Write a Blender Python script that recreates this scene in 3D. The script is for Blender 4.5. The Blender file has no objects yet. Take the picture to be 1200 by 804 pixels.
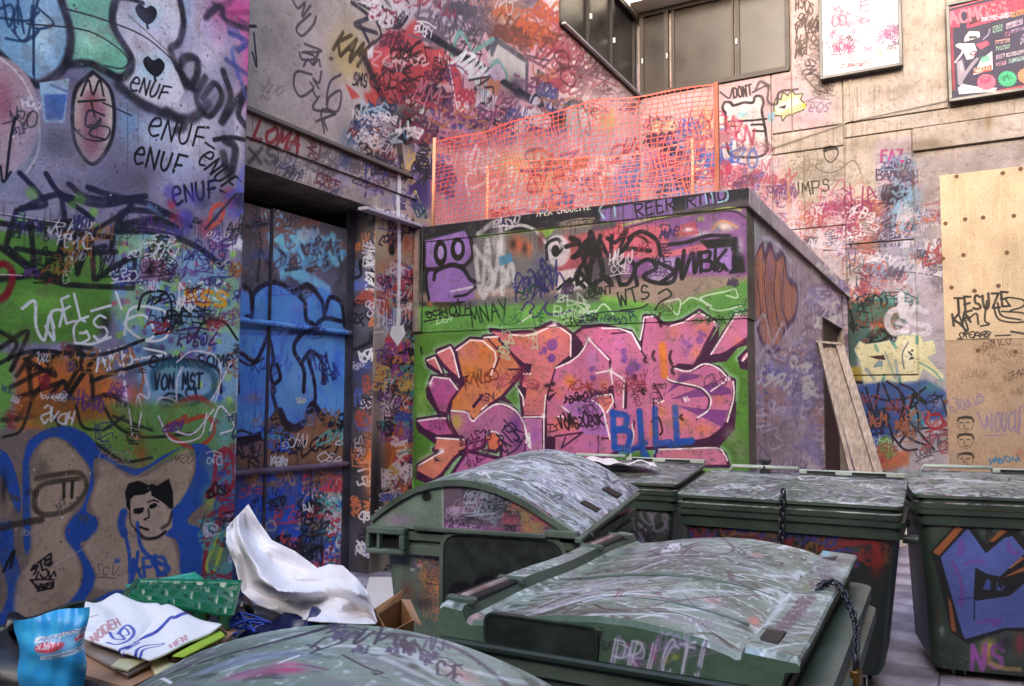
import bpy, bmesh, math, random
import numpy as np
from mathutils import Vector, Matrix
random.seed(7); rng = np.random.default_rng(11)
D = bpy.data; SC = bpy.context.scene; COL = SC.collection; R = math.radians

# ------------------------------------------------------------------ camera
FPX = 955.11; CAM = np.array([0.0, 0.0, 1.8])
_y, _p, _r = R(-29.19844), R(4.2), R(0.35784)
cf = np.array([math.sin(_y)*math.cos(_p), math.cos(_y)*math.cos(_p), math.sin(_p)])
_r0 = np.array([math.cos(_y), -math.sin(_y), 0]); _u0 = np.cross(_r0, cf)
cr = math.cos(_r)*_r0 + math.sin(_r)*_u0; cu = -math.sin(_r)*_r0 + math.cos(_r)*_u0
cam = D.cameras.new('camera'); cam.sensor_width = 36; cam.lens = FPX/1200*36; cam.clip_start = .02; cam.clip_end = 500
cam_o = D.objects.new('camera', cam); COL.objects.link(cam_o); SC.camera = cam_o
_m = Matrix.Identity(4)
for i in range(3):
    _m[i][0] = cr[i]; _m[i][1] = cu[i]; _m[i][2] = -cf[i]; _m[i][3] = CAM[i]
cam_o.matrix_world = _m

# ------------------------------------------------------------------ sky, sun, exposure
W = D.worlds.new('World'); SC.world = W; W.use_nodes = True
SUN_EL, SUN_AZ = R(22), R(5)          # sun behind the camera, over the roofs
nt = W.node_tree; sky = nt.nodes.new('ShaderNodeTexSky'); sky.sky_type = 'NISHITA'; sky.sun_disc = False
sky.sun_elevation = SUN_EL; sky.sun_rotation = math.pi-SUN_AZ; sky.dust_density = 3.0; sky.air_density = 1.0; sky.ozone_density = 1.0
bg = nt.nodes['Background']; nt.links.new(sky.outputs[0], bg.inputs[0]); bg.inputs[1].default_value = 0.15
sl = D.lights.new('sun', 'SUN'); sl.energy = 0.13; sl.angle = R(25); sl.color = (1, .97, .94)
so = D.objects.new('sun', sl); COL.objects.link(so)
_sd = Vector((math.sin(SUN_AZ)*math.cos(SUN_EL), -math.cos(SUN_AZ)*math.cos(SUN_EL), math.sin(SUN_EL)))
so.rotation_euler = _sd.to_track_quat('Z', 'Y').to_euler(); so.location = (6, -12, 20)
SC.view_settings.view_transform = 'Standard'; SC.view_settings.look = 'None'; SC.view_settings.gamma = 1
SC.view_settings.exposure = 2.75

# ------------------------------------------------------------------ pixel <-> place
def ray(x, y): return cr*((x-600)/FPX) - cu*((y-402)/FPX) + cf
def on(x, y, ax, v):
    d = ray(x, y); return CAM + d*((v-CAM[ax])/d[ax])
def deep(x, y, t): return CAM + ray(x, y)*t

# ------------------------------------------------------------------ objects
MATS = {}; MW = {}
def tagset(o, label=None, cat=None, group=None, kind=None):
    if label: o['label'] = label
    if cat: o['category'] = cat
    if group: o['group'] = group
    if kind: o['kind'] = kind
    return o
def thing(name, label, cat, loc=(0, 0, 0), rot=(0, 0, 0), group=None):
    o = D.objects.new(name, None); COL.objects.link(o); o.location = loc; o.rotation_euler = rot; o.empty_display_size = .1
    MW[o.name] = Matrix.LocRotScale(Vector(loc), __import__('mathutils').Euler(rot), None)
    return tagset(o, label, cat, group)
def mtx(o):
    return MW.get(o.name, Matrix.Identity(4)) if o else Matrix.Identity(4)

class MB:
    """collects geometry for ONE mesh"""
    def __init__(s): s.v = []; s.f = []
    def add(s, vs, fs):
        n = len(s.v); s.v += [tuple(map(float, v)) for v in vs]; s.f += [tuple(i+n for i in f) for f in fs]; return s
    def box(s, x0, x1, y0, y1, z0, z1):
        return s.add([(x0,y0,z0),(x1,y0,z0),(x1,y1,z0),(x0,y1,z0),(x0,y0,z1),(x1,y0,z1),(x1,y1,z1),(x0,y1,z1)],
                     [(3,2,1,0),(4,5,6,7),(0,1,5,4),(1,2,6,5),(2,3,7,6),(3,0,4,7)])
    def bbox(s, x0, x1, y0, y1, z0, z1, b=.01):
        """box with chamfered edges"""
        vs = []; idx = {}
        for X in (0, 1):
            for Y in (0, 1):
                for Z in (0, 1):
                    c = ((x0, x1)[X], (y0, y1)[Y], (z0, z1)[Z]); sg = (1-2*X, 1-2*Y, 1-2*Z)
                    for a in range(3):
                        p = [c[i]+(0 if i == a else sg[i]*b) for i in range(3)]
                        idx[(X, Y, Z, a)] = len(vs); vs.append(p)
        import itertools
        fs = []
        for a in range(3):
            for sd in (0, 1):
                o = [i for i in range(3) if i != a]; q = []
                for (u, w) in ((0, 0), (1, 0), (1, 1), (0, 1)):
                    k = [0, 0, 0]; k[a] = sd; k[o[0]] = u; k[o[1]] = w; q.append(idx[(*k, a)])
                fs.append(tuple(q))
        for a in range(3):
            o = [i for i in range(3) if i != a]
            for u in (0, 1):
                for w in (0, 1):
                    k0 = [0]*3; k1 = [0]*3; k0[a] = 0; k1[a] = 1
                    k0[o[0]] = k1[o[0]] = u; k0[o[1]] = k1[o[1]] = w
                    fs.append((idx[(*k0, o[0])], idx[(*k1, o[0])], idx[(*k1, o[1])], idx[(*k0, o[1])]))
        for X in (0, 1):
            for Y in (0, 1):
                for Z in (0, 1): fs.append(tuple(idx[(X, Y, Z, a)] for a in range(3)))
        return s.add(vs, fs)
    def quadbox(s, pts, n, t):
        """quad (4 points) thickened by t against normal n"""
        P = [np.array(p, float) for p in pts]; n = np.array(n, float)
        m = len(P); vs = [p for p in P]+[p-n*t for p in P]
        return s.add(vs, [tuple(range(m)), tuple(range(2*m-1, m-1, -1))]+[(i, (i+1) % m, (i+1) % m+m, i+m) for i in range(m)])
    def loft(s, loops, cap0=True, cap1=True, close=True):
        n = len(loops[0]); vs = [p for l in loops for p in l]; fs = []
        for k in range(len(loops)-1):
            for i in range(n if close else n-1):
                j = (i+1) % n; fs.append((k*n+i, k*n+j, (k+1)*n+j, (k+1)*n+i))
        if cap0: fs.append(tuple(reversed(range(n))))
        if cap1: fs.append(tuple((len(loops)-1)*n+i for i in range(n)))
        return s.add(vs, fs)
    def tube(s, pts, r, n=8, cap=True):
        P = [Vector(p) for p in pts]; loops = []
        for i, p in enumerate(P):
            t = (P[min(i+1, len(P)-1)]-P[max(i-1, 0)]).normalized()
            a = Vector((0, 0, 1)) if abs(t.z) < .9 else Vector((1, 0, 0))
            u = t.cross(a).normalized(); w = t.cross(u)
            rr = r[i] if hasattr(r, '__len__') else r
            loops.append([p+u*math.cos(2*math.pi*k/n)*rr+w*math.sin(2*math.pi*k/n)*rr for k in range(n)])
        return s.loft(loops, cap, cap)
    def grid(s, fn, nu, nv):
        vs = [fn(i/nu, j/nv) for j in range(nv+1) for i in range(nu+1)]
        return s.add(vs, [(j*(nu+1)+i, j*(nu+1)+i+1, (j+1)*(nu+1)+i+1, (j+1)*(nu+1)+i) for j in range(nv) for i in range(nu)])
    def mesh(s, name):
        me = D.meshes.new(name); me.from_pydata(s.v, [], s.f); me.update(); return me
    def build(s, name, mat, parent=None, surf=None, smooth=False, bevel=0, solid=0, sub=0, fix=True):
        me = s.mesh(name); o = D.objects.new(name, me); COL.objects.link(o)
        if fix:
            bm = bmesh.new(); bm.from_mesh(me); bmesh.ops.recalc_face_normals(bm, faces=bm.faces); bm.to_mesh(me); bm.free()
        if parent: o.parent = parent; MW[o.name] = mtx(parent)
        ms = [mat] if not isinstance(mat, (list, tuple)) else list(mat)
        for m in ms: me.materials.append(m)
        if surf is not None: apply_surf(me, mtx(o), surf if isinstance(surf, (list, tuple)) else [surf], ms)
        if smooth:
            me.polygons.foreach_set('use_smooth', [True]*len(me.polygons))
            if smooth is not True: me.set_sharp_from_angle(angle=R(smooth))
        if bevel:
            b = o.modifiers.new('bevel', 'BEVEL'); b.width = bevel; b.segments = 2; b.limit_method = 'ANGLE'
        if solid:
            b = o.modifiers.new('solid', 'SOLIDIFY'); b.thickness = solid; b.offset = 0
        if sub:
            b = o.modifiers.new('sub', 'SUBSURF'); b.levels = sub; b.render_levels = sub
        return o
def apply_surf(me, M, surfs, ms):
    """faces looking along a surface's normal get its paint (one slot per surface, after any plain slot)"""
    uv = me.uv_layers.new(name='paint'); base = len(ms)-len(surfs)
    M3 = M.to_3x3()
    for p in me.polygons:
        n = np.array(M3 @ p.normal)
        best = 0; bv = .55 if base else -9
        for k, sf in enumerate(surfs):
            d = float(n @ sf.N)
            if not base: d = abs(d)
            if d > bv: bv = d; best = base+k
        p.material_index = best
        sf = surfs[max(0, best-base)]
        for li in p.loop_indices:
            w = np.array(M @ me.vertices[me.loops[li].vertex_index].co)
            a, b = sf.uv(w); uv.data[li].uv = (a, b)

def copy_tree(o, parent=None):
    c = o.copy(); COL.objects.link(c); c.parent = parent
    for ch in o.children: copy_tree(ch, c)
    return c
# ------------------------------------------------------------------ spray paint: strokes laid on a surface in its own metres
def hx(c):
    if not isinstance(c, str): return np.array(c, np.float32)
    return np.array([int(c[i:i+2], 16)/255 for i in (0, 2, 4)], np.float32)
def s2l(a): return np.where(a <= .04045, a/12.92, ((a+.055)/1.055)**2.4)
def l2s(a): return np.where(a <= .0031308, a*12.92, 1.055*np.power(np.maximum(a, 1e-6), 1/2.4)-.055)
def pp(t): return np.array([[float(v) for v in q.split(',')] for q in t.split()]) if isinstance(t, str) else np.array(t, float)
def spline(P, closed=False, k=6):
    if len(P) < 3: return P
    Q = np.vstack([P[-1], P, P[0], P[1]]) if closed else np.vstack([2*P[0]-P[1], P, 2*P[-1]-P[-2]])
    out = []; t = np.linspace(0, 1, k, endpoint=False)[:, None]
    for i in range(len(Q)-3):
        a, b, c, d = Q[i:i+4]
        out.append(.5*(2*b+(c-a)*t+(2*a-5*b+4*c-d)*t*t+(3*b-a-3*c+d)*t**3))
    return np.vstack(out+([] if closed else [P[-1:]]))
def vnoise(h, w, cell, seed=0, octv=3):
    g = np.random.default_rng(seed); o = np.zeros((h, w), np.float32); amp = 1; tot = 0
    for _ in range(octv):
        gh, gw = int(h/cell)+3, int(w/cell)+3; G = g.random((gh, gw)).astype(np.float32)
        yy = np.arange(h)/cell; xx = np.arange(w)/cell; yi = yy.astype(int); xi = xx.astype(int)
        fy = (yy-yi)[:, None]; fx = (xx-xi)[None]; fy = fy*fy*(3-2*fy); fx = fx*fx*(3-2*fx)
        A = G[yi][:, xi]*(1-fx)+G[yi][:, xi+1]*fx; B = G[yi+1][:, xi]*(1-fx)+G[yi+1][:, xi+1]*fx
        o += amp*(A*(1-fy)+B*fy); tot += amp; amp *= .5; cell = max(1.5, cell/2)
    return o/tot
GL = {  # hand lettering: '~' marks a curved stroke
'A':['0,0 .45,1 .9,0','.15,.4 .8,.45'],'B':['.1,0 .1,1','~.1,1 .8,.9 .7,.55 .15,.52','~.15,.52 .9,.4 .75,.02 .1,0'],
'C':['~.9,.85 .5,1 .1,.6 .2,.1 .6,0 .9,.15'],'D':['.1,0 .1,1','~.1,1 .8,.85 .9,.4 .6,.05 .1,0'],
'E':['.85,1 .15,1 .1,0 .85,0','.1,.52 .7,.55'],'F':['.1,0 .15,1 .9,1','.1,.5 .7,.55'],
'G':['~.85,.85 .5,1 .1,.6 .2,.1 .6,0 .85,.2 .85,.45','.85,.45 .5,.45'],'H':['.1,0 .1,1','.8,0 .8,1','.1,.5 .8,.5'],
'I':['.45,0 .45,1'],'J':['~.7,1 .7,.3 .45,0 .1,.2'],'K':['.1,0 .1,1','.85,1 .15,.5 .9,0'],'L':['.15,1 .1,0 .85,.02'],
'M':['.05,0 .15,1 .45,.35 .8,1 .9,0'],'N':['.1,0 .1,1 .8,0 .8,1'],'O':['~.45,1 .1,.6 .2,.1 .6,0 .9,.4 .75,.9 .45,1'],
'P':['.1,0 .1,1','~.1,1 .8,.9 .75,.5 .12,.42'],'Q':['~.45,1 .1,.6 .2,.1 .6,0 .9,.4 .75,.9 .45,1','.55,.3 .95,-.1'],
'R':['.1,0 .1,1','~.1,1 .8,.9 .7,.55 .12,.48','.3,.48 .9,0'],'S':['~.85,.85 .5,1 .2,.8 .3,.55 .7,.45 .8,.15 .4,0 .05,.15'],
'T':['.45,0 .45,1','.02,1 .92,1'],'U':['~.1,1 .12,.3 .4,0 .75,.25 .8,1'],'V':['.05,1 .4,0 .8,1'],'W':['.05,1 .2,0 .45,.7 .7,0 .9,1'],
'X':['.05,0 .85,1','.1,1 .85,0'],'Y':['.05,1 .45,.5','.85,1 .3,0'],'Z':['.1,1 .85,1 .1,0 .9,0'],
'e':['~.1,.5 .75,.6 .6,.95 .2,.85 .1,.35 .4,0 .85,.15'],'2':['~.1,.8 .45,1 .8,.75 .1,0','.1,0 .9,0'],'!':['.45,1 .4,.35','.4,.1 .4,0'],
'?':['~.1,.8 .45,1 .8,.7 .45,.45 .45,.25','.45,.05 .45,0'],'.':['.4,.05 .45,0'],"-":['.1,.5 .7,.5'],'>':['.1,.9 .8,.5 .1,.1']}

class Surf:
    TILE = np.clip(vnoise(512, 512, 14, 99, 4)*2.6-1.0, 0, 1)*.9
    KEYS = 'ABCDEFGHIJKLMNOPRSTUVWYZeSSOCRe2'
    def __init__(s, name, o, U, V, u0, u1, v0, v1, res, gain, base, seed=1):
        s.name = name; s.o = np.array(o, float); s.U = np.array(U, float); s.V = np.array(V, float); s.N = np.cross(s.U, s.V)
        s.u0, s.u1, s.v0, s.v1, s.res, s.gain = u0, u1, v0, v1, res, gain
        s.w = int((u1-u0)*res); s.h = int((v1-v0)*res); s.vw = (0, 0, 1); s.seed = seed; s.rn = random.Random(seed)
        s.a = np.empty((s.h, s.w, 3), np.float32); s.a[:] = hx(base); s.clip = None; s.keep = []
    def uv(s, w): d = w-s.o; return (d@s.U-s.u0)/(s.u1-s.u0), (d@s.V-s.v0)/(s.v1-s.v0)
    def P(s, p):
        p = np.atleast_2d(pp(p)); ox, oy, k = s.vw; x = ox+p[:, 0]/k; y = oy+p[:, 1]/k
        d = cr[None]*((x-600)/FPX)[:, None]-cu[None]*((y-402)/FPX)[:, None]+cf[None]
        t = ((s.o-CAM)@s.N)/(d@s.N); q = CAM[None]+d*t[:, None]-s.o
        return np.stack([(q@s.U-s.u0)*s.res, (q@s.V-s.v0)*s.res], 1)
    def sc(s, x, y):
        q = s.P([[x-2, y], [x+2, y], [x, y-2], [x, y+2]]); a = (q[1]-q[0])/4; b = (q[3]-q[2])/4
        return math.sqrt(abs(a[0]*b[1]-a[1]*b[0]))
    def put(s, x0, y0, m, c, a):
        """blend colour c through mask m whose lower left is x0,y0"""
        h, w = m.shape; X0, Y0 = max(0, x0), max(0, y0); X1, Y1 = min(s.w, x0+w), min(s.h, y0+h)
        if X1 <= X0 or Y1 <= Y0: return
        mm = (m[Y0-y0:Y1-y0, X0-x0:X1-x0]*a)[..., None]
        if s.clip is not None: mm = mm*s.clip[Y0:Y1, X0:X1, None]
        s.a[Y0:Y1, X0:X1] = s.a[Y0:Y1, X0:X1]*(1-mm)+hx(c)*mm
    def raw_stroke(s, Q, w, c, soft, a):
        r = max(w/2, .6); e = max(.7, r*soft); pad = r+e+1
        x0, y0 = np.floor(Q.min(0)-pad).astype(int); x1, y1 = np.ceil(Q.max(0)+pad).astype(int)
        x0 = max(x0, -5); y0 = max(y0, -5); x1 = min(x1, s.w+5); y1 = min(y1, s.h+5)
        if x1-x0 < 1 or y1-y0 < 1: return
        m = np.zeros((y1-y0, x1-x0), np.float32)
        if len(Q) == 1: Q = np.vstack([Q, Q+.01])
        for p, q in zip(Q[:-1], Q[1:]):
            a0 = np.maximum(np.floor(np.minimum(p, q)-pad).astype(int)-(x0, y0), 0); a1 = np.ceil(np.maximum(p, q)+pad).astype(int)-(x0, y0)
            a1 = np.minimum(a1, (x1-x0, y1-y0))
            if a1[0] <= a0[0] or a1[1] <= a0[1]: continue
            xx = np.arange(a0[0], a1[0])[None]+x0+.5-p[0]; yy = np.arange(a0[1], a1[1])[:, None]+y0+.5-p[1]
            d = q-p; L = d@d+1e-9; t = np.clip((xx*d[0]+yy*d[1])/L, 0, 1)
            dd = np.sqrt((xx-t*d[0])**2+(yy-t*d[1])**2)
            v = np.clip((r+e-dd)/(2*e), 0, 1).astype(np.float32)
            sub = m[a0[1]:a1[1], a0[0]:a1[0]]; np.maximum(sub, v, out=sub)
        m = m*m*(3-2*m)
        if r > 2.5:      # sprayed and marker paint lies unevenly
            T = s.TILE; iy = (np.arange(y0, y1) % 512); ix = (np.arange(x0, x1) % 512); m = m*(1-.28*T[iy][:, ix])
        s.put(x0, y0, m, c, a)
    def st(s, w, c, pts, soft=.3, a=1, curve=True, closed=False):
        p = pp(pts); k = s.sc(*p.mean(0))
        if curve: p = spline(p, closed)
        s.raw_stroke(s.P(p), w*k, c, soft, a)
    def ln(s, w, c, pts, soft=.3, a=1): s.st(w, c, pts, soft, a, False)
    def raw_fill(s, Q, c, soft, a):
        x0, y0 = np.floor(Q.min(0)-soft*2-1).astype(int); x1, y1 = np.ceil(Q.max(0)+soft*2+1).astype(int)
        x0 = max(x0, -40); y0 = max(y0, -40); x1 = min(x1, s.w+40); y1 = min(y1, s.h+40)
        if x1-x0 < 2 or y1-y0 < 2: return
        m = np.zeros((y1-y0, x1-x0), np.float32); X, Y = Q[:, 0]-x0, Q[:, 1]-y0
        X2, Y2 = np.roll(X, -1), np.roll(Y, -1); w = x1-x0; ar = np.arange(w)
        for j in range(y1-y0):
            yc = j+.5; k = (Y <= yc) != (Y2 <= yc)
            if not k.any(): continue
            xs = np.sort(X[k]+(yc-Y[k])/(Y2[k]-Y[k])*(X2[k]-X[k]))
            for b, e in zip(xs[::2], xs[1::2]):
                m[j] += np.clip(np.minimum(ar+1, e)-np.maximum(ar, b), 0, 1)
        n = int(soft)
        if n >= 1:
            for _ in range(2):
                for ax in (0, 1):
                    z = np.pad(m, [(n+1, n) if i == ax else (0, 0) for i in (0, 1)]); cs = np.cumsum(z, ax)
                    m = (cs[2*n+1:]-cs[:-2*n-1])/(2*n+1) if ax == 0 else (cs[:, 2*n+1:]-cs[:, :-2*n-1])/(2*n+1)
        s.put(x0, y0, np.clip(m, 0, 1), c, a)
    def fl(s, c, pts, soft=0, a=1, curve=False):
        p = pp(pts); k = s.sc(*p.mean(0))
        if curve: p = spline(p, True)
        s.raw_fill(s.P(p), c, soft*k, a)
    def el(s, c, x, y, rx, ry, soft=0, a=1, rot=0):
        t = np.linspace(0, 2*math.pi, 28, endpoint=False); X = rx*np.cos(t); Y = ry*np.sin(t); q = R(rot)
        s.fl(c, np.stack([x+X*math.cos(q)-Y*math.sin(q), y+X*math.sin(q)+Y*math.cos(q)], 1), soft, a)
    def bl(s, c, x, y, rx, ry=None, a=.8, pw=1.5):
        ry = ry or rx; q = s.P([[x, y], [x+rx, y], [x, y+ry]]); A = np.stack([q[1]-q[0], q[2]-q[0]], 1)
        if abs(np.linalg.det(A)) < 1e-6: return
        Ai = np.linalg.inv(A); ex = np.abs(A).sum(1)*1.9+2
        x0, y0 = np.floor(q[0]-ex).astype(int); x1, y1 = np.ceil(q[0]+ex).astype(int)
        x0 = max(x0, 0); y0 = max(y0, 0); x1 = min(x1, s.w); y1 = min(y1, s.h)
        if x1 <= x0 or y1 <= y0: return
        X = np.arange(x0, x1)[None]+.5-q[0, 0]; Y = np.arange(y0, y1)[:, None]+.5-q[0, 1]
        d = (Ai[0, 0]*X+Ai[0, 1]*Y)**2+(Ai[1, 0]*X+Ai[1, 1]*Y)**2
        s.put(x0, y0, np.exp(-pw*d).astype(np.float32), c, a)
    def dots(s, cols, x0, y0, x1, y1, n, r0, r1, a=.9, soft=.4):
        for _ in range(n):
            x = s.rn.uniform(x0, x1); y = s.rn.uniform(y0, y1); r = s.rn.uniform(r0, r1)
            s.st(2*r, s.rn.choice(cols), [[x, y]], soft, a*s.rn.uniform(.6, 1), False)
    def tx(s, t, x0, y0, x1, y1, h, c, w, a=1, jit=.06, slant=.1, soft=.3):
        d = np.array([x1-x0, y1-y0], float); n = len(t); L = np.hypot(*d); e = d/L; up = np.array([e[1], -e[0]])
        for i, ch in enumerate(t):
            for stx in GL.get(ch, []):
                cv = stx[0] == '~'; p = pp(stx[1:] if cv else stx)
                p = p+np.array([[s.rn.uniform(-jit, jit), s.rn.uniform(-jit, jit)] for _ in p])
                g = (i+p[:, :1]*.92+slant*p[:, 1:]*h/(L/n)*.6)*(L/n)
                s.st(w, c, np.array([x0, y0])+g*e+p[:, 1:]*h*up, soft, a, cv)
    def sq(s, x0, y0, x1, y1, h, c, w, n=6, a=.95, soft=.3):
        """an illegible hand style along a line: turned, sheared and joined letter-like marks"""
        r = s.rn; d = np.array([x1-x0, y1-y0], float); L = np.hypot(*d)+1e-6; e = d/L; up = np.array([e[1], -e[0]]); n = max(2, int(n*.75)); k = L/n
        sl = r.uniform(-.15, .45); wave = r.uniform(-.25, .25); grow = r.uniform(-.4, .4); style = r.random(); last = None; keys = s.KEYS
        for i in range(n):
            hh = h*(1+grow*(i/n-.5))*r.uniform(.75, 1.2); ww = k*r.uniform(.8, 1.35); y = wave*h*math.sin(i*1.7)+r.uniform(-.12, .12)*h; mx = r.random() < .45; my = r.random() < .35; rt = r.uniform(-.35, .35)
            for st in GL[r.choice(keys)]:
                cv = st[0] == '~'; p = pp(st[1:] if cv else st)+np.array([[r.uniform(-.13, .13), r.uniform(-.13, .13)] for _ in range(st.count(' ')+1)])
                if mx: p[:, 0] = 1-p[:, 0]
                if my: p[:, 1] = 1-p[:, 1]
                q = p-.5; q = np.stack([q[:, 0]*math.cos(rt)-q[:, 1]*math.sin(rt), q[:, 0]*math.sin(rt)+q[:, 1]*math.cos(rt)], 1)+.5
                P = np.array([x0, y0])+(i*k+q[:, :1]*ww+sl*q[:, 1:]*hh)*e+(y+q[:, 1:]*hh)*up
                s.st(w, c, P, soft, a, cv or style < .6)
                if style > .55 and last is not None and r.random() < .5: s.st(w*.9, c, [last, (last+P[0])/2+up*r.uniform(-.4, .4)*h, P[0]], soft, a)
                last = P[-1]
        f = r.random()
        if f < .22: s.st(w, c, [np.array([x0, y0])-up*h*.25, np.array([x0, y0])+d*.5-up*h*r.uniform(.1, .4), np.array([x1, y1])-up*h*.2], soft, a)
        elif f < .36 and last is not None: s.st(w, c, [last, last+e*k*.8+up*h*.5, last+e*k*1.2-up*h*.3, last-e*k*.6-up*h*.5], soft, a)
        elif f < .46: s.st(w, c, [np.array([x0, y0])+up*h*1.3, np.array([x0, y0])+d*.5+up*h*1.55, np.array([x1, y1])+up*h*1.2], soft, a)
    def tags(s, cols, x0, y0, x1, y1, n, h0, h1, w0, w1, slope=0, a=.9, vert=0.1):
        for _ in range(n):
            h = s.rn.uniform(h0, h1); x = s.rn.uniform(x0, x1); y = s.rn.uniform(y0, y1); L = h*s.rn.uniform(1.5, 3.2)
            if s.rn.random() < vert: X, Y = x+s.rn.uniform(-.2, .2)*L, y+L
            else: X, Y = x+L, y+L*(slope+s.rn.uniform(-.15, .15))
            if any(a-h < max(x, X) and min(x, X)-h*.3 < b+2 and c < max(y, Y)+h*.4 and min(y, Y)-h < d for a, c, b, d in s.keep): continue
            s.sq(x, y, X, Y, h, s.rn.choice(cols), s.rn.uniform(w0, w1), s.rn.randint(4, 7), a*s.rn.uniform(.75, 1), s.rn.choice((.25, .4, .7)))
    def drips(s, c, x0, y0, x1, y1, n, l0, l1, w, a=.7):
        for _ in range(n):
            k = s.rn.random(); x = x0+(x1-x0)*k; y = y0+(y1-y0)*k; l = s.rn.uniform(l0, l1)
            s.st(w, c, [[x, y], [x+s.rn.uniform(-.5, .5), y+l/2], [x, y+l]], .5, a)
    def noise(s, c, cell, lo, hi, a, seed, stretch=1):
        m = vnoise(s.h, max(4, int(s.w*stretch)), cell*s.res, seed+s.seed*13)
        if stretch != 1: m = m[:, np.minimum((np.arange(s.w)*stretch).astype(int), m.shape[1]-1)]
        m = np.clip((m-lo)/(hi-lo), 0, 1); s.put(0, 0, m, c, a)
    def region(s, pts=None, soft=2):
        if pts is None: s.clip = None; return
        s.clip = None; b = s.a; s.a = np.zeros_like(b); s.fl('ffffff', pts, soft); s.clip = s.a[..., 0].copy(); s.a = b
    def material(s, rough=.55, bump=.25, grain=60, ext='MIRROR', gloss=.4, grime=.35, wear=None):
        n = vnoise(s.h, s.w, max(2, s.res*.012), 5+s.seed, 2)-.5; n2 = vnoise(s.h, s.w, s.res*.3, 9+s.seed, 4)-.5
        b = np.clip(s.a*(1+n[..., None]*.14+n2[..., None]*.16), 0, 1)
        lin = np.clip(s2l(b)*np.array(s.gain, np.float32), .012, .86); px = np.ones((s.h, s.w, 4), np.float32); px[..., :3] = l2s(lin)
        im = D.images.new(s.name, s.w, s.h); im.pixels.foreach_set(px.ravel()); im.update(); im.pack()
        m, N, L, bs = mat_base(s.name, rough, gloss)
        t = N.new('ShaderNodeTexImage'); t.image = im; t.extension = ext; u = N.new('ShaderNodeUVMap'); u.uv_map = 'paint'
        L.new(u.outputs[0], t.inputs[0]); grimed(N, L, bs, t.outputs[0], grime, grain, bump)
        s.a = None
        return m
def mat_base(name, rough, spec=.4):
    m = D.materials.new(name); m.use_nodes = True; N = m.node_tree.nodes; L = m.node_tree.links; b = N['Principled BSDF']
    b.inputs['Roughness'].default_value = rough; b.inputs['Specular IOR Level'].default_value = spec
    return m, N, L, b
def grimed(N, L, b, col, grime, grain, bump, streak=None):
    tc = N.new('ShaderNodeTexCoord'); n1 = N.new('ShaderNodeTexNoise'); n1.inputs['Scale'].default_value = 2.3; n1.inputs['Detail'].default_value = 8
    n1.inputs['Roughness'].default_value = .65
    L.new(tc.outputs['Object'], n1.inputs['Vector']); rp = N.new('ShaderNodeValToRGB')
    rp.color_ramp.elements[0].position = .3; rp.color_ramp.elements[1].position = .72
    k = 1-grime; rp.color_ramp.elements[0].color = (k, k*.98, k*.95, 1); rp.color_ramp.elements[1].color = (1, 1, 1, 1)
    L.new(n1.outputs[0], rp.inputs[0]); mx = N.new('ShaderNodeMix'); mx.data_type = 'RGBA'; mx.blend_type = 'MULTIPLY'; mx.inputs[0].default_value = 1
    L.new(col, mx.inputs[6]); L.new(rp.outputs[0], mx.inputs[7]); L.new(mx.outputs[2], b.inputs['Base Color'])
    n2 = N.new('ShaderNodeTexNoise'); n2.inputs['Scale'].default_value = grain; n2.inputs['Detail'].default_value = 6; L.new(tc.outputs['Object'], n2.inputs['Vector'])
    bp = N.new('ShaderNodeBump'); bp.inputs['Strength'].default_value = bump; bp.inputs['Distance'].default_value = .02
    L.new(n2.outputs[0], bp.inputs['Height']); L.new(bp.outputs[0], b.inputs['Normal'])
    mr = N.new('ShaderNodeMapRange'); r = b.inputs['Roughness'].default_value
    mr.inputs[3].default_value = max(.1, r-.15); mr.inputs[4].default_value = min(1, r+.2); L.new(n1.outputs[0], mr.inputs[0]); L.new(mr.outputs[0], b.inputs['Roughness'])
def mat(name, col, rough=.6, spec=.4, metal=0, grime=.35, grain=40, bump=.15, col2=None, nscale=6, stretch=None, **kw):
    if name in MATS: return MATS[name]
    m, N, L, b = mat_base(name, rough, spec); b.inputs['Metallic'].default_value = metal
    c = lambda h: (*[float(v) for v in s2l(hx(h))], 1)
    if col2:
        tc = N.new('ShaderNodeTexCoord'); mp = N.new('ShaderNodeMapping'); n = N.new('ShaderNodeTexNoise'); n.inputs['Scale'].default_value = nscale; n.inputs['Detail'].default_value = 7
        if stretch: mp.inputs['Scale'].default_value = stretch
        L.new(tc.outputs['Object'], mp.inputs[0]); L.new(mp.outputs[0], n.inputs['Vector']); rp = N.new('ShaderNodeValToRGB')
        rp.color_ramp.elements[0].position = .35; rp.color_ramp.elements[1].position = .68
        rp.color_ramp.elements[0].color = c(col); rp.color_ramp.elements[1].color = c(col2); L.new(n.outputs[0], rp.inputs[0]); src = rp.outputs[0]
    else:
        g = N.new('ShaderNodeRGB'); g.outputs[0].default_value = c(col); src = g.outputs[0]
    grimed(N, L, b, src, grime, grain, bump)
    for k, v in kw.items(): b.inputs[k.replace('_', ' ')].default_value = v
    MATS[name] = m; return m
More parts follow.
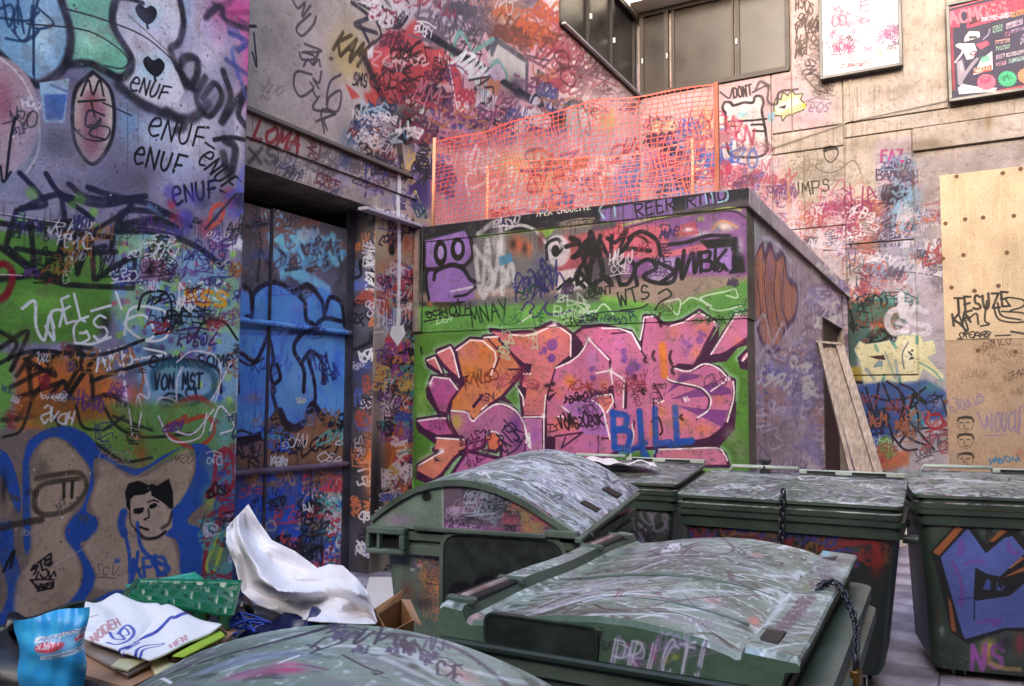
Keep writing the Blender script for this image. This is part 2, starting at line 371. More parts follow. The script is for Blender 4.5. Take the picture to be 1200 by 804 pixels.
# ------------------------------------------------------------------ what is painted on each wall
def paint_near(S):
    S.noise('8a869c', .5, .4, .7, .8, 1); S.noise('4c4860', .25, .55, .75, .5, 2)
    S.vw = (0, 0, 2.87)
    S.fl('6f96b4', "-60,-40 215,-40 228,120 215,215 125,268 60,238 -60,150", 3); S.bl('a9c3d6', 150, 120, 60, 120, .9); S.bl('4f6f96', 30, 30, 70, 60, .7)
    S.fl('6aa88e', "222,-30 390,-30 365,90 432,190 418,245 340,240 232,212 240,120", 3); S.bl('9fd0ba', 300, 130, 60, 60, .9); S.bl('4b8e78', 350, 230, 60, 40, .6); S.bl('5a9c84', 260, 20, 50, 50, .6)
    S.bl('b3adbd', 660, 60, 60, 160, .9); S.bl('7d9dbf', 625, 40, 30, 110, .7); S.bl('b0a8b8', 700, 180, 90, 130, .9)
    S.bl('b85a8e', 760, 40, 80, 60, .9); S.bl('b34d80', 835, 160, 40, 200, .9); S.bl('c78bb0', 740, 110, 50, 60, .6); S.bl('8c3f70', 840, 330, 40, 60, .7)
    S.fl('b9b6c2', "398,-30 585,-30 612,60 602,130 572,165 600,230 618,310 590,358 540,362 450,322 408,275 440,200 398,100 388,50", 3, .95)
    S.bl('8fc1d3', 490, 55, 55, 45, .8); S.bl('8fc1d3', 515, 225, 60, 50, .8); S.bl('cfc3cf', 500, 140, 50, 40, .6); S.bl('d5cfda', 500, 330, 80, 30, .5)
    for x, y in ((492, 48), (518, 225)):
        S.fl('15131c', [(x-38, y-20), (x-22, y-36), (x-3, y-22), (x+16, y-30), (x+34, y-12), (x+30, y+14), (x+6, y+34), (x-24, y+12)], 1, 1, True); S.ln(9, '15131c', [(x, y+28), (x+4, y+46)], .4)
    S.bl('c2bcc8', 640, 420, 110, 120, .9); S.bl('a4b4cb', 520, 440, 90, 80, .9); S.bl('6b93b8', 430, 400, 40, 90, .8); S.bl('c5bfca', 660, 520, 120, 80, .8); S.bl('8ea6c4', 600, 560, 60, 60, .6); S.bl('c6bfcb', 800, 440, 35, 180, .8)
    S.st(30, '191722', "-40,160 0,185 60,245 130,284 212,228 238,120 205,0 200,-30", .5); S.st(26, '191722', "230,216 300,214 350,236 410,262 442,200 378,80 395,-30", .5)
    S.st(22, '191722', "598,-30 616,70 602,140 572,168 605,240 650,300", .5); S.st(34, '191722', "400,288 470,345 560,385 640,400 700,350", .6, .9); S.st(14, '191722', "386,-10 440,-2 480,10", .5)
    S.st(26, '191722', "600,230 620,195 660,200 660,260 630,290 610,250", .5, .95); S.st(20, '1c1a24', "690,260 660,330 700,390 745,330 720,280 680,330", .5); S.st(22, '1c1a24', "750,240 775,330 745,410 780,360 830,300 800,380 840,440", .5)
    S.st(24, '1c1a24', "560,370 620,420 590,440", .7, .8); S.st(28, '1c1a24', "755,470 790,500 770,590 750,520", .5, .9); S.st(14, '1c1a24', "720,470 780,462 860,480", .4)
    S.st(20, '2a2836', "700,40 760,15 790,-20", .6, .7); S.st(16, '2b2030', "720,15 850,95 740,50 850,40", .5, .8); S.st(14, '3d4a8c', "765,90 800,110 815,160 780,170 800,260", .6, .8); S.st(16, '3d4a8c', "800,240 830,330 850,300", .6, .7)
    S.fl('8fb0c8', "132,278 232,264 216,414 146,412", 1); S.fl('3a5ea0', "146,318 226,316 210,402 154,402", 4); S.bl('2a4a8c', 185, 360, 30, 30, .6); S.st(10, '5b6f94', "170,285 230,310", .5)
    S.el('57707c', -60, 420, 200, 230, 10, .5); S.el('a08a94', -30, 395, 165, 210, 3); S.bl('94596a', 0, 330, 60, 110, .8); S.bl('6e4052', 20, 360, 30, 60, .5); S.st(8, 'c9bcc4', "0,195 70,260 125,380 130,500 90,580", .6, .8)
    S.el('aa9d98', 312, 398, 66, 152, 2); S.el('8a4a56', 308, 420, 38, 118, 14, .9); S.bl('b98a78', 265, 440, 20, 90, .5); S.bl('8c5a78', 345, 380, 18, 80, .6); S.st(13, '19171f', "312,242 255,300 243,400 256,490 310,552 366,490 384,400 370,300 312,242", .5)
    S.st(7, '17151c', "272,322 296,268 312,318 334,270 348,322"); S.ln(7, '17151c', "262,342 352,336"); S.ln(7, '17151c', "306,342 318,392"); S.st(7, '17151c', "350,388 298,372 288,420 322,430 338,400 300,450 350,468"); S.st(6, '17151c', "246,428 290,468 352,470 366,430 300,420"); S.ln(5, '17151c', "345,345 440,388")
    S.st(12, '2a2c48', "300,640 400,655 450,690", .5); S.noise('7c7894', .3, .5, .7, .35, 4)
    for q in ("10,0 30,90 60,20 80,110", "0,60 90,70 130,40", "40,100 80,140 130,100 110,130", "130,-10 110,90 180,80 120,20", "20,130 90,130 110,20 112,250", "60,-10 60,80", "0,30 40,20 50,110"): S.st(9, '1d3050', q, .4, .85)
    S.st(5, '2a2830', "220,30 330,60 480,120 590,210", .3); S.st(5, '2a2830', "90,80 280,100 380,150 430,200 410,230 350,220", .3); S.st(4, '6a5a50', "430,50 540,150 600,210", .3); S.st(6, '1d3050', "112,0 115,270", .4, .8)
    S.bl('b83c7c', 800, 30, 60, 70, .7); S.bl('b84484', 850, 200, 26, 160, .8); S.st(18, '2a2430', "690,60 740,20 760,70 840,100", .5, .85); S.st(16, '2c3470', "770,110 830,140 800,170", .5, .8); S.st(16, '2c3470', "760,200 830,250", .6, .7)
    S.bl('4a4a58', 200, 480, 90, 70, .7); S.bl('55526a', 420, 620, 140, 90, .8); S.bl('8a86a0', 200, 700, 200, 60, .7); S.bl('a19cb8', 560, 640, 60, 70, .5); S.bl('6b6880', 90, 640, 60, 60, .6)
    S.tx('eNUFi', 432, 300, 596, 350, 48, '15131a', 6); S.tx('eNUF', 490, 455, 690, 500, 68, '15131a', 7); S.tx('eNUF', 440, 548, 620, 590, 62, '15131a', 8); S.tx('eNUF', 660, 540, 765, 655, 62, '15131a', 7); S.tx('eNUF', 580, 690, 740, 660, 58, '222a78', 9); S.tx('eNUF', 582, 686, 738, 658, 56, '15131a', 6)
    S.st(7, '15131a', "690,480 720,500"); S.st(8, '15131a', "740,640 800,670 806,655")
    S.st(9, '1a1a26', "50,395 35,470 20,600", .3); S.st(8, '1a1a26', "2,560 10,612 36,578", .3)
    nv = '1f2036'
    for q in ("66,582 130,650 150,690 70,700", "155,585 200,650 310,735", "70,705 190,655 330,690 480,665", "232,620 300,665 480,680 580,725", "295,630 400,665 490,660", "390,770 420,710 560,720 640,760", "380,775 480,745 600,775", "205,650 225,800", "440,690 400,740"): S.st(19, nv, q, .35)
    S.st(15, '5476a0', "500,690 560,740 620,780", .6, .8); S.dots(['6fae3a', '5f9c36'], 0, 640, 340, 800, 9, 12, 22); S.dots(['a02838', '26264c', '4a3fa0', 'c04a50'], 570, 650, 820, 800, 16, 14, 30, .85, .6)
    S.st(14, 'b04a40', "700,760 715,700 750,690 740,740 700,765", .4); S.st(18, '4a4ea0', "760,660 810,640 840,690 800,720", .7, .8); S.st(8, '2b2838', "690,770 760,690 800,650 840,670", .4); S.st(16, '5c62b0', "820,560 800,640 850,600", .8, .7); S.bl('b06a88', 790, 770, 40, 30, .6)
    # ---- middle: crackled green and sky blue with dots, black block letters
    S.vw = (0, 240, 3.093)
    S.fl('4f7c30', "-40,90 60,100 330,150 420,260 400,420 330,500 -40,500", 8, .95); S.bl('3f6e2c', 60, 260, 90, 60, .7); S.bl('6fa648', 180, 350, 120, 50, .7); S.bl('5a5a70', 250, 90, 130, 50, .6)
    S.fl('6f93b0', "410,90 560,95 760,180 870,280 870,820 560,820 480,560 400,380 430,200", 8, .95); S.bl('8aaec6', 600, 200, 120, 100, .7); S.bl('567a9c', 560, 480, 90, 60, .6); S.bl('a3a0b4', 840, 140, 40, 90, .8)
    S.region("410,95 560,95 760,180 870,280 870,560 560,560 480,500 400,380 430,200", 4); S.noise('7aa05a', .16, .5, .65, .55, 21); S.region()
    S.fl('a85a28', "60,540 330,560 420,640 520,680 500,820 40,820 60,640", 12, .9); S.bl('c4642a', 150, 620, 70, 50, .8); S.bl('c76a30', 390, 690, 80, 50, .8); S.bl('6a4a20', 230, 700, 60, 60, .6); S.fl('5f8f38', "-40,520 40,540 50,680 20,820 -40,820", 8, .9); S.bl('7a9a3c', 200, 780, 120, 25, .7); S.bl('8a5a9c', 450, 700, 40, 60, .7)
    S.dots(['5a3a70', '6c4480', '7fae4a', '88b858', '3f4a90', 'b04a60', '54407a'], 410, 130, 860, 560, 190, 6, 13, .85, .5); S.dots(['2f4aa8', '9aba4a'], 700, 600, 860, 800, 12, 10, 18)
    bk = '17161c'
    for q in ("-40,60 120,85 410,118 400,160", "60,20 20,150 130,240", "110,60 125,250", "150,70 260,60 210,180 130,260", "215,60 225,240", "270,80 280,250 330,110 340,270", "-20,140 100,230 210,260", "-30,275 120,255 240,290 480,302 490,180", "350,270 420,220 500,180", "60,160 200,180 420,170", "260,180 380,150"): S.st(20, bk, q, .4, .92, False)
    S.st(26, '6c1420', "-40,230 20,215 45,260 20,330 -30,350", .5); S.ln(4, 'c99aa8', "-5,252 80,256"); S.sq(120, 265, 240, 250, 70, '1b2a18', 7, 6); S.sq(410, 290, 480, 270, 40, '2a3278', 8, 4)
    S.st(22, '1d1c2a', "420,95 560,98 700,145 800,218", .4); S.st(18, '1d1c2a', "440,70 560,50 640,80", .4); S.st(16, '23222e', "330,100 430,40", .4); S.tags(['d8d4dc', 'bcb4c8'], 225, 175, 260, 215, 2, 25, 40, 3, 4)
    S.fl('8e6f90', "510,190 600,195 606,268 560,285 505,265", 2); S.bl('0e0d12', 545, 240, 22, 22, 1); S.sq(500, 150, 600, 165, 26, 'd6d2da', 4, 5); S.bl('26242c', 380, 430, 26, 60, .9); S.bl('26242c', 560, 530, 40, 30, .7)
    w = 'd2d4d8'; S.st(11, w, "80,375 125,350 130,440 160,490 180,400 195,490 165,440", .3); S.st(10, w, "195,445 185,390 225,385 215,440"); S.tx('EL', 235, 430, 330, 400, 90, w, 9); S.st(9, w, "330,385 400,365"); S.tx('GS', 265, 508, 410, 478, 88, w, 9); S.st(9, w, "270,500 330,505 400,480")
    S.tx('NeS', 640, 350, 830, 345, 70, 'b9bfcc', 8); S.tx('MSS', 660, 362, 830, 372, 55, 'c08a2a', 13); S.st(9, w, "450,470 470,380 540,370 610,400 600,480 520,490 450,430 520,400 560,470 500,500", .3); S.ln(8, w, "420,318 440,378")
    S.tx('AMB', 350, 605, 490, 575, 70, 'cdd0d4', 8); S.st(12, '9c5a40', "470,520 490,560 520,620 500,690", .5); S.st(8, 'c9ced4', "450,640 470,800"); S.st(8, 'c9ced4', "490,560 600,540 520,520")
    S.st(9, bk, "500,380 520,325 590,315 620,360 610,450 560,470", .3); S.sq(530, 360, 600, 350, 30, bk, 5, 5); S.st(9, bk, "705,480 740,425 810,425 860,490", .3); S.sq(620, 470, 700, 390, 60, bk, 8, 5); S.sq(640, 510, 780, 505, 40, '3a2c5c', 8, 7); S.tx('SINK SOMe', 540, 590, 850, 585, 42, '1e2638', 8)
    S.st(14, '1b1d24', "-40,590 120,530 350,545 520,490", .4); S.st(14, '1b1d24', "330,640 470,590 620,560 780,590 800,680", .4)
    S.st(26, '234a60', "560,660 560,600 640,570 760,600 770,680 700,720", .5, .85); S.tx('VON MST', 558, 670, 735, 665, 55, '1a2638', 9); S.sq(590, 720, 720, 710, 40, '1a3040', 10, 5); S.bl('4c8a7a', 620, 600, 40, 20, .6)
    for q in ("0,460 60,500 30,560", "60,620 130,540 200,620 90,560", "40,660 180,600 60,780", "150,560 300,540 200,740 340,560", "100,560 130,740 230,640 240,760", "220,740 320,600 340,760", "230,640 60,700", "10,780 160,760 330,720 460,820", "260,760 400,690 560,820", "300,600 240,520 330,520", "0,520 100,460 40,600"): S.st(17, '1a1712', q, .45, .9)
    S.sq(180, 800, 330, 790, 60, '16181c', 9, 6); S.bl('c488c0', 450, 700, 16, 60, .7)
    for q in ("455,690 480,800 500,690 530,820", "640,570 700,530 790,560 790,680 740,770 650,740 640,640 660,590", "560,740 580,700 640,720 640,830", "520,600 540,700 500,690 530,820", "740,740 820,730 850,790", "700,800 770,700 840,560"): S.st(6, 'c9bccc', q, .3, .9)
    S.st(20, '8c2a2e', "600,800 640,730 720,700 800,760", .5, .85)
    # ---- bottom: blue outlined letters on bare brown wall with a stencilled face
    S.vw = (0, 480, 2.48)
    S.fl('6e5f58', "-60,60 120,60 580,90 690,200 690,840 -60,840", 6, 1); S.noise('877565', .18, .5, .72, .0, 1)
    S.fl('567e38', "60,-20 700,-20 700,220 560,120 400,170 250,80 150,70", 10, .85); S.fl('8f4c26', "40,-40 300,-20 350,20 220,40 60,30", 10, .8); S.bl('7d9c3e', 300, 70, 60, 40, .7); S.bl('5a86a0', 650, 60, 40, 80, .7); S.bl('8c4424', 410, 130, 20, 40, .7)
    for q in ("300,-10 340,50 420,80 560,70", "280,100 360,150 440,140", "90,-20 60,60 10,80", "150,10 180,60", "330,20 440,60", "220,-10 240,50 290,60", "360,20 300,60"): S.st(9, '1c1d1a', q, .4, .85)
    S.st(12, 'a23028', "520,40 600,20 620,70 560,110 480,60 540,20", .5, .8)
    for q in ("375,0 390,100 410,10", "460,20 500,90 580,80 600,10", "620,0 560,70 500,60", "610,60 640,-10 680,50 640,70"): S.st(5, 'c9bccc', q, .3, .9)
    bl = '24468e'
    S.fl(bl, "70,130 110,70 190,48 260,78 300,130 400,172 480,130 570,98 620,130 618,240 560,300 545,330 590,360 585,500 520,520 522,420 505,375 455,365 440,330 455,305 500,290 545,230 568,170 560,110 525,112 420,178 380,188 290,140 270,160 272,215 250,290 282,320 276,370 235,385 240,410 272,470 268,520 200,600 150,600 230,520 238,450 205,400 188,360 205,320 240,280 262,200 255,160 190,90 140,82 105,110 85,150 80,200 82,400 72,410 66,330", 1, 1, True)
    S.fl(bl, "-60,110 10,120 40,170 60,260 50,300 0,190 -60,160", 1, 1, True); S.st(46, bl, "-30,330 10,340 20,420 45,520 20,600 -30,640", .15); S.st(20, bl, "75,150 78,300 80,400", .3); S.fl(bl, "-60,600 30,590 60,620 200,590 260,560 340,520 370,530 300,640 -60,860", 2)
    S.fl('9c8672', "110,120 150,85 200,105 250,165 245,240 190,330 185,370 225,430 228,520 150,600 50,610 48,500 90,420 92,200", 4, .9, True); S.fl('9c8774', "300,145 390,200 480,160 545,115 560,180 520,270 440,320 500,385 515,440 515,500 400,520 280,520 280,470 245,400 290,330 265,280 285,200", 4, .9, True); S.fl('7c6a5c', "-50,160 -5,190 40,280 20,330 -50,320", 4, .9)
    S.noise('5a4c44', .1, .6, .75, .25, 31)
    S.st(15, '3b3326', "105,200 160,190 230,185 250,230 200,290 130,305 100,280 120,220 230,200", .5, .9); S.st(20, '2e2a24', "-20,350 60,330 120,320", .6, .9); S.st(10, '26221c', "185,215 185,255"); S.st(10, '26221c', "210,210 208,255"); S.bl('4a4236', 120, 180, 30, 50, .7); S.bl('1d1b1e', 10, 230, 14, 60, .8); S.st(9, '1d1b1e', "10,470 40,410 30,460", .4)
    S.sq(90, 480, 150, 450, 24, '141216', 6, 5); S.bl('141216', 105, 455, 9, 9, 1); S.bl('141216', 145, 448, 12, 9, 1); S.st(5, '141216', "88,495 110,515 150,520 155,500"); S.sq(92, 490, 155, 490, 22, '141216', 5, 5); S.sq(108, 525, 150, 515, 12, '141216', 5, 4); S.ln(2, 'a59a94', "150,455 260,395")
    S.fl('9c8878', "372,262 440,240 498,290 500,340 470,370 420,372 385,320", 3)
    S.fl('151216', "366,265 362,240 372,215 400,206 432,220 440,215 455,222 490,200 502,240 503,285 495,290 470,268 440,250 438,235 420,246 390,250 378,262 378,300 366,280", 1); S.st(7, '151216', "390,292 415,288"); S.el('151216', 402, 297, 15, 6, 1, 1, -8); S.el('151216', 444, 280, 13, 7, 1, 1, -20); S.st(4, '151216', "428,270 445,264 460,268"); S.st(5, '2a2420', "376,300 380,330 396,350", .5, .7); S.st(5, '151216', "430,290 432,312 418,320"); S.st(6, '151216', "402,340 430,350"); S.st(9, '151216', "395,350 420,374 455,372 480,355", .4); S.st(10, '151216', "498,300 490,330 470,345", .6, .7)
    S.st(24, bl, "358,300 352,330 360,360", .3); S.st(11, bl, "360,350 375,420 378,510 395,450 400,415", .3); S.st(11, bl, "398,330 410,400 450,440 490,460 470,480 440,440", .3); S.tx('AFD', 380, 495, 490, 475, 55, bl, 10); S.bl(bl, 340, 440, 9, 9, 1)
    S.fl('45607e', "590,150 690,110 690,600 575,600 590,380 625,250", 4, .85); S.bl('6f8f50', 630, 420, 30, 60, .9); S.bl('7f9c48', 610, 260, 25, 40, .8); S.bl('33548c', 670, 260, 20, 80, .6)
    for q in ("625,180 630,130 665,120 680,200 650,260 620,240 625,170", "600,250 640,190 660,160", "600,320 620,300 660,290 630,350 590,380", "640,310 600,400 590,500"): S.st(13, '7d2230', q, .45, .9)
    S.sq(600, 260, 670, 240, 30, '2a1016', 8, 6); S.st(10, '9fae48', "640,350 600,450 620,470 650,380 670,330", .5); S.tags(['8c2430', '2f3f7c', '4c8a86'], 585, 280, 680, 520, 10, 25, 50, 5, 9); S.dots(['2a3a80', '7c2030'], 620, 100, 690, 500, 14, 6, 11)
    S.vw = (0, 0, 1); S.ln(1.6, '2c2832', "0,251 40,258 76,264", .4); S.ln(1.2, 'b0aab8', "0,250 40,256 76,262", .4)
    S.ln(4, '8ea0b8', "278,440 276,560", .6, .6)

def paint_door(S):
    S.noise('54506a', .3, .45, .7, .8, 1); S.noise('6a4a44', .15, .6, .8, .5, 2)
    S.vw = (270, 200, 3.09)
    S.bl('5f5a5a', 240, 250, 220, 120, .9); S.bl('6b4f44', 140, 330, 50, 60, .7); S.bl('3c302c', 80, 220, 60, 60, .8); S.bl('7a5a4a', 270, 270, 30, 40, .7); S.bl('7c4a38', 240, 350, 20, 20, .7)
    for q in ("180,170 150,230 200,280 190,380", "150,250 230,280 320,250 400,290", "230,370 290,390 350,430", "300,240 320,330", "370,240 330,300 300,290", "180,240 170,330 240,380", "360,280 380,330 410,300", "250,230 260,400", "200,200 250,260 300,230"): S.st(30, '629cbc', q, .4, .9)
    for q in ("160,270 200,310", "260,280 290,340 280,360", "340,260 350,340", "120,300 150,360", "60,200 110,230 100,400", "380,260 400,340", "200,360 260,350"): S.st(12, '1f1d22', q, .5, .8)
    S.tags(['8c9aa6', '3a3038', '7c4c40', '4a7c98'], 60, 180, 400, 380, 10, 25, 60, 5, 11)
    B = '4472c6'
    S.fl(B, "-80,420 40,430 70,445 110,415 160,408 210,430 265,470 330,420 380,455 410,500 420,820 -80,820", 3)
    S.vw = (270, 420, 2.565)
    S.fl(B, "-60,-30 395,-40 385,100 370,190 310,185 245,140 215,200 180,200 145,155 110,230 30,240 -60,220", 3); S.noise('3d74d2', .2, .5, .7, .0, 3)
    S.bl('5a7ad0', 190, 60, 60, 90, .5); S.bl('4a80dc', 320, 60, 60, 70, .5); S.bl('2450a8', 60, 60, 70, 80, .5); S.bl('7a5a5a', 70, 120, 35, 20, .6)
    S.fl('6b4a34', "245,150 310,210 375,190 380,330 20,330 20,260 110,235 150,190 215,205", 8, .8); S.bl('4c3c5a', 60, 260, 60, 40, .6); S.bl('84603e', 240, 260, 90, 40, .6)
    k = '14131c'
    S.st(22, k, "-40,240 30,250 100,225 145,160 165,195 195,210 225,185 247,140 280,180 330,210", .35); S.st(16, k, "380,80 370,180 345,260", .5, .8)
    S.st(12, k, "140,20 150,60 125,90 140,160", .3); S.st(12, k, "232,0 250,60 255,120 245,160", .3); S.st(8, k, "20,0 60,20 100,0", .3); S.sq(120, 290, 320, 280, 45, k, 7, 10); S.sq(20, 300, 80, 285, 50, k, 7, 4); S.sq(275, 80, 330, 60, 45, '1c2450', 5, 7); S.sq(200, 135, 225, 130, 10, 'b0a080', 4, 3)
    S.vw = (270, 200, 3.09)
    S.st(16, k, "55,420 75,445 80,520 60,530", .3); S.st(16, k, "80,500 90,440 150,405 210,425 265,470 270,480", .35); S.st(16, k, "270,480 275,540 300,560 250,600 230,650 265,720 265,800", .35); S.st(16, k, "230,440 280,415 330,470 340,520 360,460 400,480 412,560", .35); S.st(15, k, "300,570 340,535 400,545", .35); S.st(15, k, "40,660 90,690 120,640 135,600 155,680 145,730 160,800", .35); S.st(14, k, "255,700 290,655 330,690 335,760", .35); S.st(12, k, "130,610 145,620 140,640"); S.sq(290, 740, 360, 720, 60, '1c2450', 6, 7); S.st(16, k, "0,660 20,700 30,800", .35); S.bl('203c88', 390, 700, 25, 110, .5)
    S.st(5, '27447c', "45,570 120,575 410,600", .5, .7); S.bl('24345c', 230, 590, 200, 8, .7)
    S.vw = (270, 420, 2.565)
    S.fl('2f3a66', "-40,340 380,335 380,820 -40,820", 4, .9); S.noise('4c4a6c', .2, .5, .7, .0, 8)
    S.bl('1e3c8c', 80, 480, 70, 70, .8); S.bl('5e4030', 330, 380, 50, 50, .8); S.bl('9a98a6', 200, 600, 70, 60, .9); S.bl('7a98a8', 330, 620, 50, 50, .8); S.bl('584870', 140, 380, 80, 40, .6); S.bl('7c6c84', 60, 560, 40, 50, .5)
    for q in ("40,420 60,520 30,560", "30,440 90,420 110,500 60,520", "120,400 150,520 190,430 200,550 170,480", "210,390 230,480 190,560", "240,370 230,540", "130,500 220,460"): S.st(24, '213f96', q, .4, .9)
    for q in ("130,560 160,540 180,590 190,640", "210,540 215,640", "240,580 275,570 270,650 235,660 245,600", "240,430 250,540", "270,400 300,450 360,420 370,360"): S.st(14, k, q, .35)
    S.st(10, 'a59a84', "290,380 300,410 320,370"); S.st(10, 'a59a84', "335,370 325,410 350,420 355,370"); S.tags(['a8303c', '8c2430', '3c7c84', 'c0c4cc', '2a4a9c', '604030'], 250, 440, 360, 640, 34, 20, 45, 4, 8); S.tags(['a8303c', '243c80', '141420', '8a7c70'], 20, 400, 230, 640, 26, 20, 45, 4, 8); S.dots(['d0d4dc', '9a3040'], 250, 430, 370, 560, 8, 5, 9)
    S.sq(60, 390, 200, 380, 40, '8c6a54', 6, 8)
    S.drips('1a2040', 280, 580, 410, 570, 12, 12, 40, 1.6)

def paint_jamb(S):
    S.noise('2a2830', .3, .45, .7, .8, 1); S.vw = (270, 200, 3.09)
    S.bl('5c564e', 480, 250, 30, 90, .6); S.bl('4c5068', 480, 400, 40, 70, .9); S.bl('4a4c60', 480, 560, 40, 60, .9)
    S.st(13, '14131a', "430,390 470,380 470,330 510,350 522,430 500,480", .35); S.st(13, '14131a', "440,480 500,478 525,540 510,610 470,640 430,650", .35); S.sq(450, 560, 515, 540, 45, '1a1a22', 7, 5)
    S.bl('2c3a74', 470, 720, 40, 60, .6); S.vw = (270, 420, 2.565); S.bl('6a4a2c', 450, 330, 25, 90, .7); S.bl('2a2824', 430, 620, 60, 60, .8); S.bl('3c3a40', 420, 120, 40, 80, .5); S.tags(['14131a', '5a5666', '6a3c30'], 400, 40, 470, 640, 22, 20, 45, 4, 7, 0, .7, .4)
def paint_upper(S):
    S.noise('b8a89e', .6, .45, .7, .6, 1); S.noise('8c7f7c', .3, .58, .8, .35, 2)
    S.vw = (0, 0, 1)
    S.fl('d0a2aa', "560,-40 660,-40 660,60 760,130 760,240 500,240 520,120", 12, .9); S.bl('c98f9c', 620, 60, 60, 50, .6); S.fl('d8cfcb', "618,-60 662,-60 664,30 640,0", 6, .95); S.bl('d8bfb8', 675, 90, 40, 60, .7); S.bl('e0d0c4', 668, 80, 14, 50, .7)  # pale blobs beside the window paint the wall's bright glow into the colour
    S.fl('b48a98', "500,110 560,60 760,180 760,300 480,300", 14, .75)
    S.bl('b3a2b4', 390, 90, 50, 80, .6); S.bl('b8a060', 405, 60, 25, 40, .75); S.bl('c0a468', 420, 80, 20, 20, .6); S.bl('a89ab8', 520, 20, 50, 30, .7)
    S.vw = (270, 0, 3.09); k = '4a4048'
    for q in ("225,0 245,30 270,10 260,60 290,20", "290,50 240,100 260,130 300,90 310,60", "270,160 330,185 260,190", "270,190 300,200", "250,190 260,215 300,215 320,190 300,230", "265,240 280,215 300,235 320,215 325,240", "330,260 320,300 300,285 320,320", "295,270 240,260 230,310 255,350 300,320 290,300", "300,330 310,350", "340,480 330,400 380,410 310,440", "400,270 360,300 350,390 390,400 400,330 360,350 350,380", "350,470 340,430 380,410 300,395 320,350"): S.st(8, k, q, .35, .9)
    S.st(7, '2c2830', "85,120 95,240 80,190"); S.ln(10, '2c2830', "60,95 92,95")
    S.tx('KAM', 365, 180, 470, 240, 80, '4b3f2a', 12); S.bl('2c2830', 365, 212, 9, 9, .9); S.tx('SMS', 440, 310, 495, 315, 45, '2c2830', 6)
    for q in ("440,10 500,60 450,90 530,120", "450,0 520,40", "470,90 500,150", "560,0 590,40 560,40"): S.st(13, '38343e', q, .4)
    S.bl('c8c4cc', 600, 40, 40, 60, .9); S.st(9, '2b2830', "530,80 545,130 500,170 520,150", .3); S.st(9, '2b2830', "640,0 650,40 610,100 560,90"); S.tx('SMS', 560, 105, 625, 95, 25, '2b2830', 6); S.bl('7d88b8', 535, 50, 20, 30, .7)
    # red centre piece
    S.fl('b8484e', "500,190 540,160 570,110 620,115 660,75 690,80 700,160 760,170 800,230 790,300 700,300 650,360 600,380 520,340 500,260", 6, .95, True); S.bl('c85058', 600, 180, 60, 60, .6); S.bl('a83a40', 680, 260, 60, 60, .7); S.fl('b04038', "415,300 470,350 440,360", 3, .9); S.fl('b0403c', "480,340 540,320 600,380 510,400", 6, .9); S.bl('c04e4a', 520, 240, 30, 60, .7); S.bl('b85c40', 560, 520, 50, 40, .9); S.bl('b04c34', 520, 510, 30, 30, .8)
    S.fl('d6ccd0', "495,185 520,160 515,210 500,215", 2)
    for q in ("490,220 540,330 600,470 620,600", "540,400 590,520"): S.st(26, '26232a', q, .35, .9)
    S.bl('2a2832', 640, 440, 70, 90, .9); S.bl('38323c', 570, 430, 40, 60, .6); S.bl('2c2a36', 690, 520, 50, 60, .7); S.st(16, '5c4a94', "710,310 730,400 750,440 730,480", .5, .9); S.st(10, 'cfc8c4', "650,440 680,420 700,400", .3); S.el('17161c', 640, 475, 28, 50, 2); S.el('4c7c94', 640, 475, 16, 34, 3, .8); S.el('17161c', 640, 475, 9, 20, 2)
    for q in ("760,10 720,120 640,190 700,220 620,260 770,330", "590,170 600,200 620,180 600,160", "555,270 560,330 580,280 570,330", "610,300 640,380 660,290 690,390 700,280 640,300", "620,250 690,330 780,280", "700,300 773,340"): S.st(6, '3a1c20', q, .35, .85)
    S.tags(['3a2428', '1f1b22', '7c2a30', 'd0a8a8', '5c2c40'], 490, 150, 760, 400, 26, 25, 60, 4, 8)
    S.bl('4c6480', 430, 510, 40, 60, .7); S.tags(['2a3350', '9fb0bc', '445878', '1c1a22'], 410, 400, 520, 560, 18, 25, 50, 4, 8); S.el('d8d0d0', 525, 490, 30, 50, 3, .9); S.el('262028', 525, 490, 24, 42, 2, .9); S.el('a8604c', 525, 490, 17, 32, 3, .9); S.sq(505, 510, 545, 490, 40, 'd8d0d0', 4, 5)
    S.fl('7c5c94', "630,640 690,560 730,540 770,700 720,760 640,720", 4, .95); S.fl('3c3466', "640,660 720,650 715,750 640,720", 8, .8); S.fl('a394b8', "650,610 700,570 740,620 660,640", 4, .9)
    S.st(8, 'c8b468', "620,700 640,610 690,560 720,530", .3); S.st(9, 'c8b468', "620,680 640,740 665,695 690,740 720,800", .3); S.bl('8ca0b0', 690, 770, 20, 40, .9); S.sq(680, 800, 715, 780, 60, '2a4a60', 6, 5); S.tags(['2a2434', 'b0a0c0', '7c3a4c', 'b89a5c'], 620, 500, 740, 640, 10, 25, 60, 5, 9)
    S.vw = (480, 0, 2.648)
    # scrawls and pieces climbing to the right
    S.tx('LAA', 20, 60, 130, 75, 75, '554a58', 8); S.tx('SKNM', 110, 95, 240, 60, 80, '6a5c68', 9); S.tags(['4c4450', '6c5a68', '8c7c88'], 0, -60, 330, 110, 30, 30, 70, 5, 9, .3)
    S.bl('c07850', 300, 40, 60, 60, .8); S.bl('bc6a48', 330, 110, 50, 40, .7); S.bl('c8b8b0', 320, 70, 40, 30, .6); S.tags(['b85a3c', 'a0484c', '6c4038'], 230, 20, 420, 150, 20, 25, 50, 5, 9, .4)
    S.fl('b6b0ac', "250,130 280,120 365,190 360,290 300,260 240,190", 4, .9); S.fl('b4adaa', "395,220 460,270 455,330 390,300", 4, .9)
    for q in ("255,165 270,125 365,190 362,280", "395,290 400,225 460,268 455,320 395,290", "240,150 260,130"): S.st(14, '4a4650', q, .35, .9, False)
